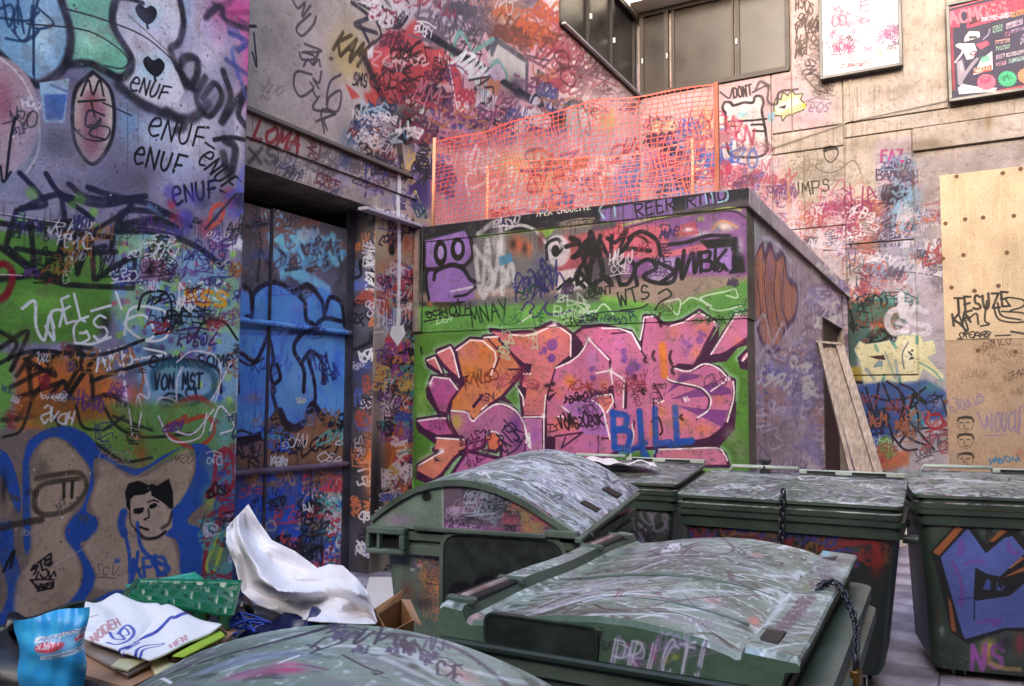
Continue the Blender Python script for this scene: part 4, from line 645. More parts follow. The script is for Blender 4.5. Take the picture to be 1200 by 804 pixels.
def paint_far(S):
    S.noise('c2b4a4', .9, .4, .7, .8, 1); S.noise('aa9c8c', .35, .55, .8, .5, 2); S.noise('9a8a78', .14, .62, .8, .3, 3, 5)
    S.vw = (0, 0, 1)
    # paint washes
    S.fl('d2aeb0', "740,80 935,85 970,140 972,150 905,152 905,235 990,262 990,330 740,330", 5, .9); S.fl('cdb0b4', "925,0 962,0 962,95 925,85", 3, .6)
    S.fl('b8606c', "840,190 910,185 912,240 840,240", 8, .8); S.bl('c0b0c0', 960, 125, 30, 20, .6)
    S.fl('bcb0b8', "900,250 985,262 990,320 900,330", 6, .9); S.fl('b6aeba', "985,330 1112,320 1112,560 985,560", 8, .95); S.fl('bdb2b6', "985,260 1075,280 1110,270 1110,340 985,340", 10, .9); S.fl('b4a8b2', "1070,275 1105,270 1105,400 1050,400 1050,330", 6, .8); S.fl('beaebc', "1025,165 1070,160 1072,290 1028,290", 2, .9); S.bl('c8c0c8', 1070, 330, 40, 40, .6); S.bl('a8b4c4', 1050, 270, 15, 50, .6); S.bl('b0c0cc', 1075, 300, 20, 20, .5)
    S.vw = (830, 0, 2.87); k = '3a3034'
    # bear sticker painting with crown shape
    S.fl('d2c8c6', "44,370 50,345 75,340 110,328 150,328 175,318 188,340 185,370 192,400 205,470 205,520 160,545 100,545 65,530 52,470 50,400", 2, 1, True); S.st(9, k, "58,380 48,365 55,345 75,345 85,355 120,345 150,345 158,325 178,325 186,345 180,370 185,400 195,460 196,510 165,528 110,528 72,518 60,460 58,380", .3); S.st(6, 'e6e0dc', "40,380 50,480 60,540 110,556 170,550 212,520 212,470", .4)
    S.bl('8cc0c8', 115, 385, 25, 14, .9); S.bl('b88084', 150, 500, 40, 25, .6); S.ln(7, k, "55,410 150,405 195,400"); S.st(7, k, "70,440 100,445 100,425 70,425"); S.st(7, k, "145,420 185,420 190,440 150,440"); S.fl('caa0a0', "112,420 130,415 135,430 120,440", 1); S.el('c8c4c8', 125, 465, 20, 20, 2); S.st(4, '8c7478', "95,470 100,500 140,500 150,470"); S.tags(['8c5c60', 'b08488'], 80, 480, 180, 520, 8, 12, 24, 2, 4); S.drips('9c7c80', 70, 500, 190, 500, 8, 10, 30, 2)
    S.fl('d8d49c', "220,350 228,330 245,335 250,310 268,322 280,300 292,318 318,315 310,335 330,352 320,370 260,392 250,408 245,390 222,388", 1); S.st(4, '4a4a40', "220,350 228,330 245,335 250,310 268,322 280,300 292,318 318,315 310,335 330,352 320,370 260,392 250,408 245,390 222,388 220,350", .3, 1, False); S.fl('ded8d2', "224,350 300,325 310,345 230,385", 1, .9); S.fl('4a3c40', "235,362 262,352 258,366", .5); S.fl('c8c050', "312,355 328,345 328,370", .5); S.fl('8cbccc', "200,380 225,375 220,410 200,410", 1, .9)
    S.tx('DONT', 85, 330, 150, 318, 34, '4c4244', 6); S.st(8, '5c5052', "150,310 200,290 200,340 230,350 240,310 300,300", .35); S.st(6, '5c5052', "40,310 70,330 80,300", .3); S.st(10, '5c5052', "160,300 175,275 205,290", .4)
    for i, q in enumerate(((290, 30, 350, 45), (290, 90, 365, 100), (285, 140, 360, 150), (290, 185, 330, 180))): S.sq(*q[:2], q[2], q[3], 48, '5c5048', 5, 6)
    S.sq(320, 200, 370, 280, 40, '5a5254', 5, 6); S.sq(310, 240, 370, 320, 30, '4a4446', 5, 6); S.sq(335, 380, 410, 370, 30, '8c6c84', 4, 5); S.tags(['6a5c58', '8c7c78'], 285, 10, 380, 300, 14, 25, 45, 3, 5, .3, .7, .4)
    # beige panel scribbles
    S.tags(['8c8070', 'a09484'], 240, 545, 420, 650, 14, 30, 50, 3, 4, 0, .8); S.tx('UMPS', 280, 660, 415, 640, 42, '4a443c', 5); S.fl('3a342e', "384,506 390,494 412,488 434,494 438,508 428,503 405,505 392,512", .6); S.st(4, '4a443c', "388,500 392,530 410,545 430,530 435,505 410,495 388,500"); S.bl('3a3630', 408, 498, 22, 7, .9); S.st(3, '6a6258', "385,540 360,560 400,580 440,570 490,540 520,600", .3); S.tags(['a89c8c'], 460, 590, 540, 640, 4, 25, 40, 2, 3)
    S.tx('FAZ', 580, 545, 660, 540, 38, 'b83a84', 8); S.st(5, 'b83a84', "590,550 670,545"); S.tx('BANK', 565, 605, 660, 595, 34, '54485c', 5); S.tags(['4c4258', '8c5c74', '7c94ac', '4a6a80', '5c4450'], 565, 560, 670, 700, 34, 22, 46, 3, 6)
    S.bl('5c8ca0', 610, 640, 40, 14, .8); S.bl('7ca8bc', 640, 720, 40, 50, .7)
    # red-white band
    S.tags(['b8606c', 'c8c0c8', 'a04868', '8c4a60', '6a4a80', 'd4b0b4'], 40, 560, 230, 690, 24, 25, 50, 3, 6); S.tags(['a84a50', 'b86a4c', '7c3c60', 'd8d0d4', '8c6ca0', 'c08a7c', 'b04c70'], 230, 665, 560, 780, 44, 25, 60, 3, 6, 0, .9, .3); S.ln(8, 'c8907c', "268,610 275,790"); S.bl('c88a70', 270, 700, 8, 90, .6); S.st(9, '7c3c8c', "380,690 420,680 440,710 400,700", .4); S.bl('d8d0d8', 280, 720, 30, 40, .6)
    S.vw = (960, 180, 4.02)
    for i, y in enumerate((250, 290, 340, 390, 420)): S.st(9, '26242a', [(125+i*6, y+20), (150, y-10), (160+i*8, y+24), (140+i*8, y+30), (210, y+4)], .3)
    S.ln(8, '2a282c', "155,245 150,280 125,285"); S.tags(['a0504c', 'b0705c', 'c88c7c', '8c4a5c', 'e0d4d4'], 180, 210, 270, 420, 26, 30, 60, 4, 8, 0, .85, .5); S.tags(['544858', '3c3440', '8c7c90'], 270, 190, 320, 380, 20, 30, 60, 6, 10, 0, .85, .3); S.tags(['8cb8d0', '7ca4c4', 'c0b8c4', '6c7c9c'], 320, 190, 430, 430, 22, 30, 60, 8, 14, 0, .6, .2); S.ln(8, '6a5c68', "20,456 270,440"); S.tags(['c8a8b0', 'b0546c', '8a3c60', 'e0dce0'], 0, 230, 120, 440, 16, 40, 70, 5, 9)
    S.noise('c4bcc8', .1, .55, .75, .0, 9)
    wh = 'dcd8e0'
    for q in ("210,480 150,490 150,540 200,530 190,470 220,560", "200,520 280,500 300,540 250,600", "250,560 300,520 310,580", "290,640 360,600 410,620 400,660 330,650 280,620 420,600", "190,600 200,650 220,600 240,660 260,590"): S.st(13, wh, q, .4, .9)
    S.tags(['b0584c', '9a4c54', 'c87864'], 170, 590, 290, 670, 14, 30, 60, 6, 10); S.ln(6, '4c4858', "200,690 420,680"); S.tags(['c0b8c8', 'a8a0b4', '8c8498', '9cb0bc'], 140, 450, 580, 680, 40, 30, 70, 5, 9, 0, .6); S.bl('bcc4c8', 440, 480, 50, 30, .6); S.tags(['7c7488', '5c5468'], 500, 470, 580, 640, 8, 25, 50, 3, 5)
    S.bl('b8603c', 200, 730, 60, 60, .9); S.bl('b85c40', 270, 760, 40, 50, .9); S.fl('3c6a60', "150,720 220,700 230,820 140,820", 6, .9); S.st(12, 'b06050', "140,800 145,720 180,690 220,710 235,800", .4); S.sq(150, 780, 220, 760, 60, '24303c', 7, 6); S.tags(['24303c', '4c8c7c', '8c4a3c'], 140, 690, 300, 800, 14, 30, 60, 5, 9)
    S.vw = (960, 360, 4.02)
    S.fl('3c5c54', "130,-20 240,-20 250,180 180,230 180,360 130,360", 8, .85); S.fl('b0603c', "240,-20 320,-20 350,110 250,120", 8, .9); S.fl('b8a03c', "130,280 200,280 210,345 135,350", 6, .9); S.sq(160, 120, 240, 60, 70, '1f2a2c', 9, 7); S.tags(['1f2a2c', '4c7c6c', '7c4434'], 135, 0, 300, 200, 18, 30, 60, 6, 11); S.st(22, '2a2826', "250,150 290,110 330,130 300,160", .5, .9); S.bl('c0b8c4', 480, 40, 120, 80, .5); S.ln(16, '17161a', "140,352 210,356")
    # white GS, yellow ENOR, blue tangle
    S.st(30, 'e6e2ea', "385,-60 390,40 410,-10", .25); S.st(30, 'e6e2ea', "390,10 340,20 320,70 350,120 410,110", .25); S.st(28, 'dcd8e4', "500,20 450,0 420,50 450,75 510,90 510,120 450,130", .3); S.st(16, 'dcd8e4', "365,72 420,90", .3)
    S.fl('e2ddb0', "165,200 190,160 220,175 290,165 330,155 350,180 380,125 430,135 440,125 480,130 490,165 540,150 555,215 510,235 590,320 580,350 530,320 490,290 470,350 420,345 380,360 330,355 300,335 290,360 210,365 190,250", 2); S.st(5, '9cb8ac', "165,200 190,160 220,175 290,165 330,155 350,180 380,125 430,135 480,130 490,165 540,150 555,215 510,235 590,320 580,350 530,320 490,290 470,350 380,360 300,335 290,360 210,365 190,250 165,200", .4, .8, False)
    S.fl('4c3434', "235,232 305,225 312,250 270,245", 1); S.fl('7c98a0', "250,285 280,250 300,250 300,280", 1, .9); S.el('e6e2c0', 415, 225, 30, 70, 1); S.st(5, '4c5c64', "420,165 392,220 400,290", .3); S.dots(['2a3034'], 420, 200, 442, 250, 11, 4, 6, 1, .2)
    for q, c in (("265,180 275,205", '5ca08c'), ("345,165 360,190", '5ca08c'), ("460,140 460,170", '5ca08c'), ("310,210 340,290 360,340", '8cb4a0'), ("470,260 540,300 580,350", '6ca490'), ("305,320 300,350", '5ca08c'), ("375,320 380,350", '4c8c80'), ("360,250 370,330", '8ca8b0'), ("220,290 260,340", '8ca0a8')): S.st(14 if len(q) < 17 else 8, c, q, .4, .9)
    S.fl('2c4c94', "150,370 300,350 420,360 500,340 600,400 600,520 420,560 260,660 230,620 190,520 200,480", 8, .85); S.fl('3c8cb4', "420,420 440,400 500,560 420,570", 5, .9); S.bl('7cb0c8', 440, 470, 30, 50, .7); S.bl('6c8cc8', 240, 620, 20, 60, .8); S.bl('3a68b8', 230, 430, 40, 50, .8); S.bl('4c8c84', 520, 380, 60, 30, .7); S.bl('9c9ca4', 560, 620, 60, 60, .8); S.bl('bcb0b4', 560, 450, 40, 30, .5); S.fl('6aa044', "280,620 320,600 370,680 330,720 280,700", 5, .9); S.fl('c8704c', "260,680 290,675 330,720 370,680 430,670 420,740 330,770 290,760", 5, .9); S.bl('8c8890', 470, 640, 50, 40, .7)
    nk = '1d1b2c'
    for q in ("220,380 250,480 300,600", "280,360 270,480 330,520 260,560", "300,360 340,450 420,560 380,640", "320,350 380,400 400,500 360,600", "370,380 400,440 380,560 430,620 500,650", "440,410 420,520 480,600 540,670", "400,590 500,570 610,580", "200,400 260,520 330,560 350,660", "250,420 330,440 440,420 500,380", "340,600 400,670 460,670", "450,450 470,540 440,600", "300,480 420,480 480,430", "380,360 450,400 430,470", "210,520 290,500 300,560 230,560 250,600 300,590"): S.st(11, nk, q, .35, .9)
    for q in ("200,510 290,500 290,560 210,570", "220,540 280,520 260,600 230,570", "240,580 290,560 300,610"): S.st(12, '1f2f7c', q, .4, .9)
    S.st(9, '9c2438', "520,490 500,540 540,570 580,550 570,510 530,510 500,520 560,500 600,560", .3); S.ln(8, '9c2438', "490,625 540,600 615,605"); S.ln(7, '9c2438', "500,590 570,570 610,540"); S.st(7, '2a2838', "580,440 615,560 610,670", .3); S.ln(22, '17161e', "450,415 500,450"); S.ln(12, '2a3a3a', "520,450 570,420"); S.sq(520, 490, 590, 420, 40, '2c2a3a', 5, 4)
    S.tx('WDZ', 480, 730, 540, 710, 40, 'd4d0d8', 8); S.sq(450, 720, 530, 690, 40, '5c5868', 6, 5); S.st(5, '3a3634', "260,710 300,770 350,790 400,780")
    S.vw = (0, 0, 1); S.drips('8c7c6c', 980, 105, 1200, 80, 40, 10, 60, 1.5, .25); S.drips('7c6c60', 900, 160, 1060, 140, 30, 8, 50, 1.6, .25)
    S.st(16, '8a7c6a', "1000,168 1070,172 1110,168", .9, .5); S.bl('7a6c5c', 1090, 170, 30, 7, .5); S.bl('8a6c3c', 1158, 143, 5, 14, .5)
    S.fl('a89c9c', "1074,182 1200,164 1200,200 1100,206 1104,345 1078,280", 4, .75)
    S.bl('5c70b4', 800, 190, 40, 40, .9); S.bl('4c68b0', 790, 210, 30, 30, .8); S.bl('c8a050', 825, 150, 14, 30, .7); S.bl('c05068', 775, 165, 20, 16, .9); S.st(2, '7c2c40', "762,172 766,152 782,150 790,168 776,176"); S.tags(['a83c54', '4c60a8', '2c2840', 'c87a8c', 'd8c8a0'], 750, 150, 840, 225, 40, 8, 18, 1.5, 3); S.bl('c84c60', 768, 200, 10, 30, .5)

def paint_poster_white(S):
    S.vw = (950, 0, 8.04); S.bl('e8d8dc', 200, 300, 120, 300, .8); S.fl('d8d4ee', "800,-50 850,-50 870,600 820,600", 8, .8)
    S.ln(4, 'b8a8ac', "455,-50 470,520", .4)
    p = 'c84a6c'
    for i, y in enumerate((10, 50, 110, 165, 210)): S.ln(14, 'c05878', [(470, y+8), (550, y-10 if i != 3 else y+20)], .4)
    S.ln(8, 'c05878', "470,0 472,110"); S.tx('OD', 200, 250, 350, 235, 100, p, 16); S.tags(['d08094', 'c86480', 'e0a0ac', '9c7c84'], 110, 100, 420, 500, 50, 25, 60, 4, 8); S.sq(210, 500, 420, 470, 80, 'b84c74', 9, 8); S.sq(340, 400, 400, 380, 40, '4c3c48', 9, 4); S.ln(14, '7c5c70', "190,510 240,520"); S.ln(10, '7c5c70', "270,460 280,530"); S.tags(['b86c88', 'd89cac'], 100, 0, 220, 220, 10, 25, 50, 3, 6)
    S.bl('c070a0', 720, 320, 90, 60, .9); S.bl('8c6c88', 700, 300, 30, 50, .8); S.bl('9c6c94', 790, 280, 30, 40, .7); S.bl('d88494', 640, 370, 50, 30, .7); S.bl('9cc890', 655, 500, 55, 60, .9); S.tags(['e8e4ec', '6c4c68', '8c5c80'], 600, 270, 830, 430, 16, 25, 60, 5, 9); S.sq(480, 500, 600, 480, 50, '9c5c80', 6, 6); S.sq(730, 490, 840, 450, 50, '5c5064', 6, 8); S.sq(140, 650, 260, 620, 60, 'a89ca8', 5, 6); S.sq(270, 640, 560, 590, 30, '9c5c6c', 7, 9); S.bl('d84c5c', 470, 620, 24, 14, .9); S.bl('78a08c', 540, 600, 20, 14, .8)
def paint_poster_dark(S):
    S.vw = (1100, 0, 6.7); S.noise('342f44', .2, .4, .7, .6, 1)
    r = 'c4405a'; S.fl(r, "75,100 180,60 165,215 90,215", 1); S.fl(r, "190,60 420,10 900,-60 900,60 520,140 350,190 220,225 225,110", 2, .95); S.fl('3a2030', "235,110 330,80 350,160 240,200", 2, .85); S.tx('ACMOSS', 90, 195, 560, 105, 95, 'e07080', 20, 1, .02, 0); S.tx('MOSS', 350, 130, 700, 50, 80, '6a1c34', 7); S.ln(10, 'e06a78', "70,70 420,-20 900,-120"); S.ln(26, '8c3444', "98,230 118,700", .2); S.ln(7, 'a8404c', "75,230 100,760")
    S.sq(330, 170, 560, 130, 26, 'e0a8b4', 8, 7)
    w = 'cbc3cc'
    S.fl(w, "205,290 240,245 320,250 325,290 270,310 200,330", 2); S.fl('3c4448', "235,285 300,280 300,300 240,310", 2, .9); S.fl(w, "150,345 280,340 300,400 270,460 220,470 190,400", 2); S.bl('d8a8b0', 230, 390, 40, 30, .6); S.st(9, '6a3048', "245,425 270,405 295,410 270,435 250,428", .3); S.st(14, w, "170,345 140,360 190,400 130,490", .3); S.fl('8c8494', "140,490 180,470 210,560 250,500 300,450 320,460 240,560 190,640 190,690 150,660", 4, .95); S.bl('b4acb8', 180, 520, 20, 60, .6); S.fl(w, "150,690 190,660 300,680 460,690 440,720 280,730 160,740", 2, .95); S.fl('c84c64', "290,350 380,320 400,350 330,390", 3, .9); S.st(10, '8c7c98', "350,310 390,270 400,230", .4)
    S.fl(w, "270,590 330,470 420,400 425,545", 2); S.fl('5ca08c', "330,450 400,430 400,480 330,500", 3, .8); S.fl('c04c40', "275,540 415,510 415,555 275,580", 1); S.sq(285, 572, 405, 545, 26, 'e0b0a8', 6, 7)
    def seal(c, x, y, rr):
        a = np.linspace(0, 2*math.pi, 48, endpoint=False); q = rr*(1+.07*np.cos(a*16)); S.fl(c, np.stack([x+q*np.cos(a), y+q*.85*np.sin(a)], 1), .5)
    seal('d8607c', 375, 645, 72); seal('3c9c74', 540, 620, 72); seal('d87a5c', 690, 595, 70); S.sq(335, 660, 415, 640, 30, '8c2c4c', 6, 6); S.sq(500, 640, 580, 610, 36, '1c5c44', 6, 6)
    for x0, y0, x1, y1, h, c in ((425, 260, 500, 240, 50, '8cb8a0'), (530, 230, 660, 190, 44, 'c8a8c0'), (520, 290, 560, 280, 34, 'c86c94'), (570, 265, 670, 240, 30, '9c7c9c'), (445, 350, 560, 330, 30, 'd09c94'), (450, 400, 560, 380, 32, '8cb89c'), (450, 470, 520, 450, 34, 'b8a0b8'), (530, 450, 670, 420, 30, 'c8c0c8'), (450, 525, 530, 505, 30, 'c890a8'), (550, 500, 670, 470, 32, '94b8b0'), (640, 360, 690, 300, 60, 'b8a8b8'), (570, 140, 680, 110, 40, 'c89048')):
        S.fl(c, [(x0, y0), (x1, y1), (x1, y1-h), (x0, y0-h)], 2, .75); S.sq(x0+4, y0-6, x1-4, y1-6, h*.6, '3a3448', 5, 6)
    S.ln(9, 'dcd4dc', "130,780 470,715"); S.ln(16, 'c84c58', "470,715 900,630"); S.vw = (0, 0, 1)
def paint_ply(S):
    S.noise('ccb694', .5, .35, .7, .7, 1); S.noise('b89e78', .035, .5, .75, .45, 2, 6); S.noise('d8c29a', .2, .6, .8, .5, 3, 2)
    S.vw = (960, 180, 4.02)
    for x, y in ((650, 150, ), (860, 130), (700, 390), (900, 400), (760, 560), (900, 560), (700, 250), (850, 250)):
        for rr in (20, 38, 58): S.el('b49868', x, y+20, rr*.7, rr*1.5, 0, .0); S.st(2.5, 'b09060', [(x-rr*.6, y+80), (x-rr*.5, y-10), (x, y-rr), (x+rr*.5, y-10), (x+rr*.6, y+80)], .5, .55)
    S.tx('TESUZE', 640, 750, 900, 715, 66, '231d18', 11); S.st(8, '231d18', "900,720 880,680 960,690 960,720 900,740"); S.tx('KA', 630, 810, 720, 790, 50, '231d18', 11)
    S.vw = (960, 360, 4.02)
    for q in ("640,60 700,110 680,40", "660,40 690,120", "700,60 740,30 750,80", "790,-30 780,60 800,80 760,90", "820,-10 850,60 960,70 965,30 860,20", "840,-20 860,40 950,60"): S.st(8, '231d18', q, .35)
    S.sq(650, 148, 800, 140, 26, '231d18', 6, 9); S.ln(7, '231d18', "830,135 900,132"); S.ln(10, '3a3040', "905,115 965,125")
def paint_ply_low(S):
    S.noise('b29878', .4, .35, .7, .7, 1); S.noise('96795c', .06, .5, .75, .55, 2, 5)
    S.vw = (960, 360, 4.02)
    S.bl('c0a488', 680, 220, 60, 60, .6); S.bl('b09c88', 800, 560, 160, 120, .8); S.sq(770, 200, 900, 170, 40, '5a4a3c', 4, 9); S.sq(800, 260, 960, 220, 40, '7c6a58', 3, 9); S.sq(860, 350, 960, 330, 30, '3c3430', 4, 6); S.sq(690, 340, 790, 330, 30, '8c7660', 3, 6); S.tags(['9c8468', '8c7458'], 620, 190, 960, 420, 16, 20, 45, 2, 4); S.bl('2a2420', 752, 206, 5, 5, .9)
    p = '8c7c9c'; S.sq(620, 495, 770, 450, 46, p, 5, 9); S.st(7, p, "745,495 780,570 790,510 800,560", .3); S.tx('IOUCD', 800, 590, 950, 580, 90, p, 7, .9); S.ln(5, p, "785,605 880,602"); S.st(6, p, "940,600 945,480 965,470")
    for y in (545, 625, 715):
        S.fl('26201e', [(648, y-8), (654, y-27), (690, y-34), (720, y-30), (731, y-12), (727, y-2), (720, y-16), (690, y-20), (662, y-17), (655, y-4)], .8, .9); S.st(4, '26201e', [(662, y), (676, y-2)], .4); S.st(4, '26201e', [(694, y), (708, y-2)], .4); S.st(3, '3a302c', [(684, y+4), (682, y+16), (690, y+18)], .4); S.st(4, '3a302c', [(676, y+28), (692, y+30), (704, y+26)], .4); S.st(3, '4a3c34', [(652, y), (658, y+24), (682, y+40), (712, y+34), (726, y+8)], .5, .7); S.bl('26201e', 726, y-6, 5, 9, .8)
    S.sq(800, 740, 950, 720, 26, '4c7c9c', 8, 8); S.bl('b87050', 940, 690, 30, 20, .6); S.bl('a89890', 640, 700, 40, 40, .5)
def dense_near(S):
    S.vw = (0, 0, 1); S.keep = [(0, 0, 212, 100), (78, 80, 140, 195), (140, 80, 285, 240), (20, 340, 140, 400), (145, 560, 212, 640), (185, 430, 255, 490), (40, 640, 60, 690)]
    S.tags(['1a1a24', '2a2840', 'c4c2cc', '3c3a70', '8c8aa0', '6c3040'], 0, 90, 285, 300, 29, 7, 17, 1, 2.2, .05); S.tags(['16161c', '1f2a20', 'c8c8d0', '2c2c60', '7c2834', '8c5a2c', '50306c'], 0, 260, 285, 520, 81, 7, 20, 1, 2.6, .05)
    S.tags(['7c2434', '20304c', '16161c', 'a8a8b8'], 230, 480, 285, 690, 16, 8, 18, 1.2, 2.4); S.tags(['4a4038', '2c2620', '8c8078'], 10, 520, 220, 690, 14, 6, 14, .9, 1.6)
    S.tags(['16161c', '1c1c2a', 'b8b8c4', '2c2c5c', '702838', '3c5c30'], 0, 250, 285, 500, 70, 4, 9, .7, 1.2, .05); S.tags(['16161c', '2c2a3c', 'a8a8b4'], 150, 100, 285, 260, 24, 4, 9, .7, 1.2)
    S.dots(['c8c8d4', '1c1c24', '6a8c4a', '7c3c4c', '3c3c7c'], 0, 0, 288, 700, 260, .4, 1.4, .8); S.drips('26242c', 0, 240, 285, 262, 26, 10, 60, 1.2, .5); S.drips('3a3a4c', 0, 120, 285, 120, 16, 20, 80, 1, .35)
    S.noise('2c2a34', .03, .7, .85, .3, 51)
def dense_door(S):
    S.vw = (0, 0, 1); S.keep = []; S.tags(['16161e', '8c98a8', '3c2c30', '6a4438', '24406c'], 284, 250, 408, 345, 8, 7, 16, 1.2, 2.6); S.tags(['1c2c60', '14182c', '5478c0', '3c3c6c'], 284, 340, 408, 500, 9, 7, 16, 1, 2, 0, .75); S.tags(['14141c', 'a43040', '2040a0', 'b0b4bc', '6c4c34', '3c8c8c'], 284, 500, 408, 680, 56, 7, 18, 1.2, 3)
    S.noise('16161c', .12, .6, .8, .3, 61, 3); S.noise('6c6478', .05, .64, .8, .4, 62); S.noise('2c3c6c', .2, .55, .75, .2, 63)
def dense_upper(S):
    S.vw = (0, 0, 1); S.keep = [(510, 165, 640, 262), (380, 40, 440, 75), (430, 60, 520, 120), (525, 30, 655, 125), (340, 0, 400, 150)]; S.tags(['3a343c', '6a3040', '8c3848', '2c2438', 'c0b0b8', '5c4a7c', 'a8685c', 'd0c0c2', 'c8b2b4', 'd8ccd0', 'b8a4ac'], 400, 0, 640, 210, 120, 7, 18, 1.1, 2.6, .3, .9, .2); S.tags(['7c6a68', '5c5054'], 300, 0, 420, 150, 9, 6, 14, 1, 1.6, .2, .6)
    S.tags(['7c3c48', '8c5c64', '5c4450'], 580, 40, 740, 150, 19, 6, 12, .9, 1.5, .4, .7); S.tags(['4a4450', '8c8088', '6c3038', '3c3c64'], 292, 140, 480, 230, 25, 6, 13, 1, 2, .35); S.tags(['3a3038', 'a83848', 'd0c4cc', '5c4a8c', '2a2838', 'b06048'], 440, 240, 486, 620, 56, 6, 15, 1, 2.2, 0, .9, .4)
    S.noise('6a5c5c', .05, .66, .8, .3, 71); S.drips('4a3c40', 420, 60, 640, 120, 50, 10, 50, 1.1, .4); S.drips('6c5c58', 292, 128, 480, 200, 30, 6, 30, 1.2, .5)
    S.tags(['c84858', 'd8ccd4', '3c50a0', 'c87848', '7c3c8c', '2a2430', '4c9090', 'c8a860'], 441, 400, 484, 620, 60, 6, 14, 1.2, 2.6, 0, .95, .4)
    S.tags(['d8ccd0', 'c8b8bc', 'e0d8d8', 'b8a8b4'], 420, 10, 640, 200, 34, 8, 20, 1.5, 3.2, .3, .9)
    S.st(5, 'e6e2ea', "466,205 467,250 468,300 467,360 466,396", .25); S.fl('e6e2ea', "459,382 473,381 475,392 466,406 457,393", .4)
def dense_jamb(S):
    S.vw = (0, 0, 1); S.tags(['14131a', '8c8898', '7c3c34', 'a8603c', '3c4c8c', 'c0bcc8'], 411, 270, 440, 660, 50, 6, 14, 1.2, 2.4, 0, .9, .5); S.bl('a0562c', 432, 540, 8, 50, .7)
def dense_front(S):
    S.vw = (0, 0, 1); S.keep = [(490, 265, 562, 350), (712, 480, 822, 532), (820, 280, 876, 325), (630, 250, 700, 320)]; S.tags(['16141a', '2c2850', 'b8b0b8', '7c2c38', '3c2c44'], 488, 262, 870, 345, 37, 7, 16, 1.1, 2.4, -.05); S.tags(['1c3818', '2c5c30', 'a8c4a0', '3c3020'], 488, 345, 870, 385, 19, 6, 12, 1, 1.6, -.03); S.tags(['3c1c3c', '7c2c4c', '5c2c5c', '8c3c34', '2a1c38'], 500, 400, 860, 540, 9, 6, 15, .9, 1.7, 0, .8); S.noise('3c3440', .035, .68, .8, .4, 82)
    S.drips('2c2830', 488, 270, 870, 225, 40, 8, 40, 1.1, .4)
def dense_side(S):
    S.vw = (0, 0, 1); S.keep = [(878, 280, 935, 400)]; S.tags(['c4bcc8', '4c4654', '6c6888', '8c6c64', 'a89cb0'], 882, 290, 985, 560, 90, 8, 22, 1, 2.2, .2, .7, .4); S.noise('6c687c', .1, .5, .7, .4, 91, 4)
def dense_far(S):
    S.vw = (0, 0, 1); S.keep = [(1000, 392, 1112, 455), (1034, 335, 1100, 400), (840, 105, 945, 196), (905, 170, 1000, 260)]; S.tags(['a0505c', '6c3c58', 'd4ccd4', '4c4460', 'b86c58', '9c94a8', '384058', 'dcd4dc', 'ccc4cc'], 890, 255, 1100, 340, 81, 6, 15, 1, 2, 0, .85, .2); S.tags(['d4d0d8', '5c5468', 'a04c50', '7c90a8', '2c3440', 'b06848'], 985, 300, 1108, 550, 68, 7, 18, 1, 2.4); S.tags(['8c4858', 'c8a0ac', '6c4464', '4c60a0'], 850, 205, 935, 250, 37, 6, 14, 1, 1.8); S.tags(['8c7c6c', '6c6054'], 905, 160, 1060, 260, 9, 6, 12, .7, 1.1, 0, .7)
    S.noise('7c6c60', .05, .66, .8, .4, 95); S.noise('8c7c70', .25, .6, .8, .35, 96)
def PAINT_WALLS():
    paint_near(SN); paint_door(SD); paint_jamb(SJ); paint_upper(SB); paint_front(SF); paint_side(SS); paint_far(SW)
    dense_near(SN); dense_door(SD); dense_upper(SB); dense_front(SF); dense_jamb(SJ); dense_side(SS); dense_far(SW)
# ------------------------------------------------------------------ painted surfaces of the place
YX = ((0, 1, 0), (0, 0, 1)); XZ = ((1, 0, 0), (0, 0, 1))
G_NEAR = (1.6, 1.55, 1.5); G_B = (1.15, 1.1, 1.05); G_D = (2.6, 2.5, 2.4); G_F = (.95, .97, 1.0); G_S = (2.8, 2.7, 2.8); G_W = (.52, .52, .57); G_BIN = (.95, .95, .95)
WX = -5.5; NX = -5.2; DX = -5.8; BY = 7.55; FY = 14.9; SX = -1.75
SN = Surf('near_wall_paint', (NX, 0, 0), *YX, 2.2, 4.76, 0, 5.6, 230, G_NEAR, '6a6680', 1)
SB = Surf('upper_wall_paint', (WX, 0, 0), *YX, 4.6, 15, 0, 10, 150, G_B, 'a99a92', 2)
SD = Surf('door_paint', (DX, 0, 0), *YX, 4.6, 6.85, 0, 3.8, 230, G_D, '3a3a42', 3)
SJ = Surf('jamb_paint', (0, 6.82, 0), *XZ, -5.82, -5.48, 0, 3.9, 200, G_D, '3c3a42', 4)
SF = Surf('block_front_paint', (0, BY, 0), *XZ, -5.52, -1.73, .2, 3.82, 240, G_F, '5f9a3c', 5)
SS = Surf('block_side_paint', (SX, 0, 0), *YX, 7.5, 14.9, 0, 3.85, 110, G_S, '7d7278', 6)
SW = Surf('far_wall_paint', (0, FY, 0), *XZ, -5.6, 2.6, 0, 10, 130, G_W, 'c0b5aa', 7)
PAINT_WALLS()
M_near, M_B, M_D, M_J = SN.material(.6, .28, 45, gloss=.15), SB.material(.7, .4, gloss=.15), SD.material(.5, .15, gloss=.25), SJ.material(.7, .3, gloss=.15)
M_F, M_S, M_W = SF.material(.55, .35, gloss=.15), SS.material(.75, .7, 30, gloss=.15), SW.material(.75, .5, gloss=.15)
m_conc = mat('bare_concrete', '948878', .85, .2, col2='a59a88', nscale=4, bump=.4)
m_conc_d = mat('dirty_concrete', '6e655c', .85, .2, col2='8a8074', nscale=5, bump=.4)
m_dark = mat('dark_recess', '2c2826', .8, .2)  # dark colour puts the shade above the door into the recess surfaces
m_clad = mat('white_cladding', 'e2ded4', .5, .4, grime=.15)
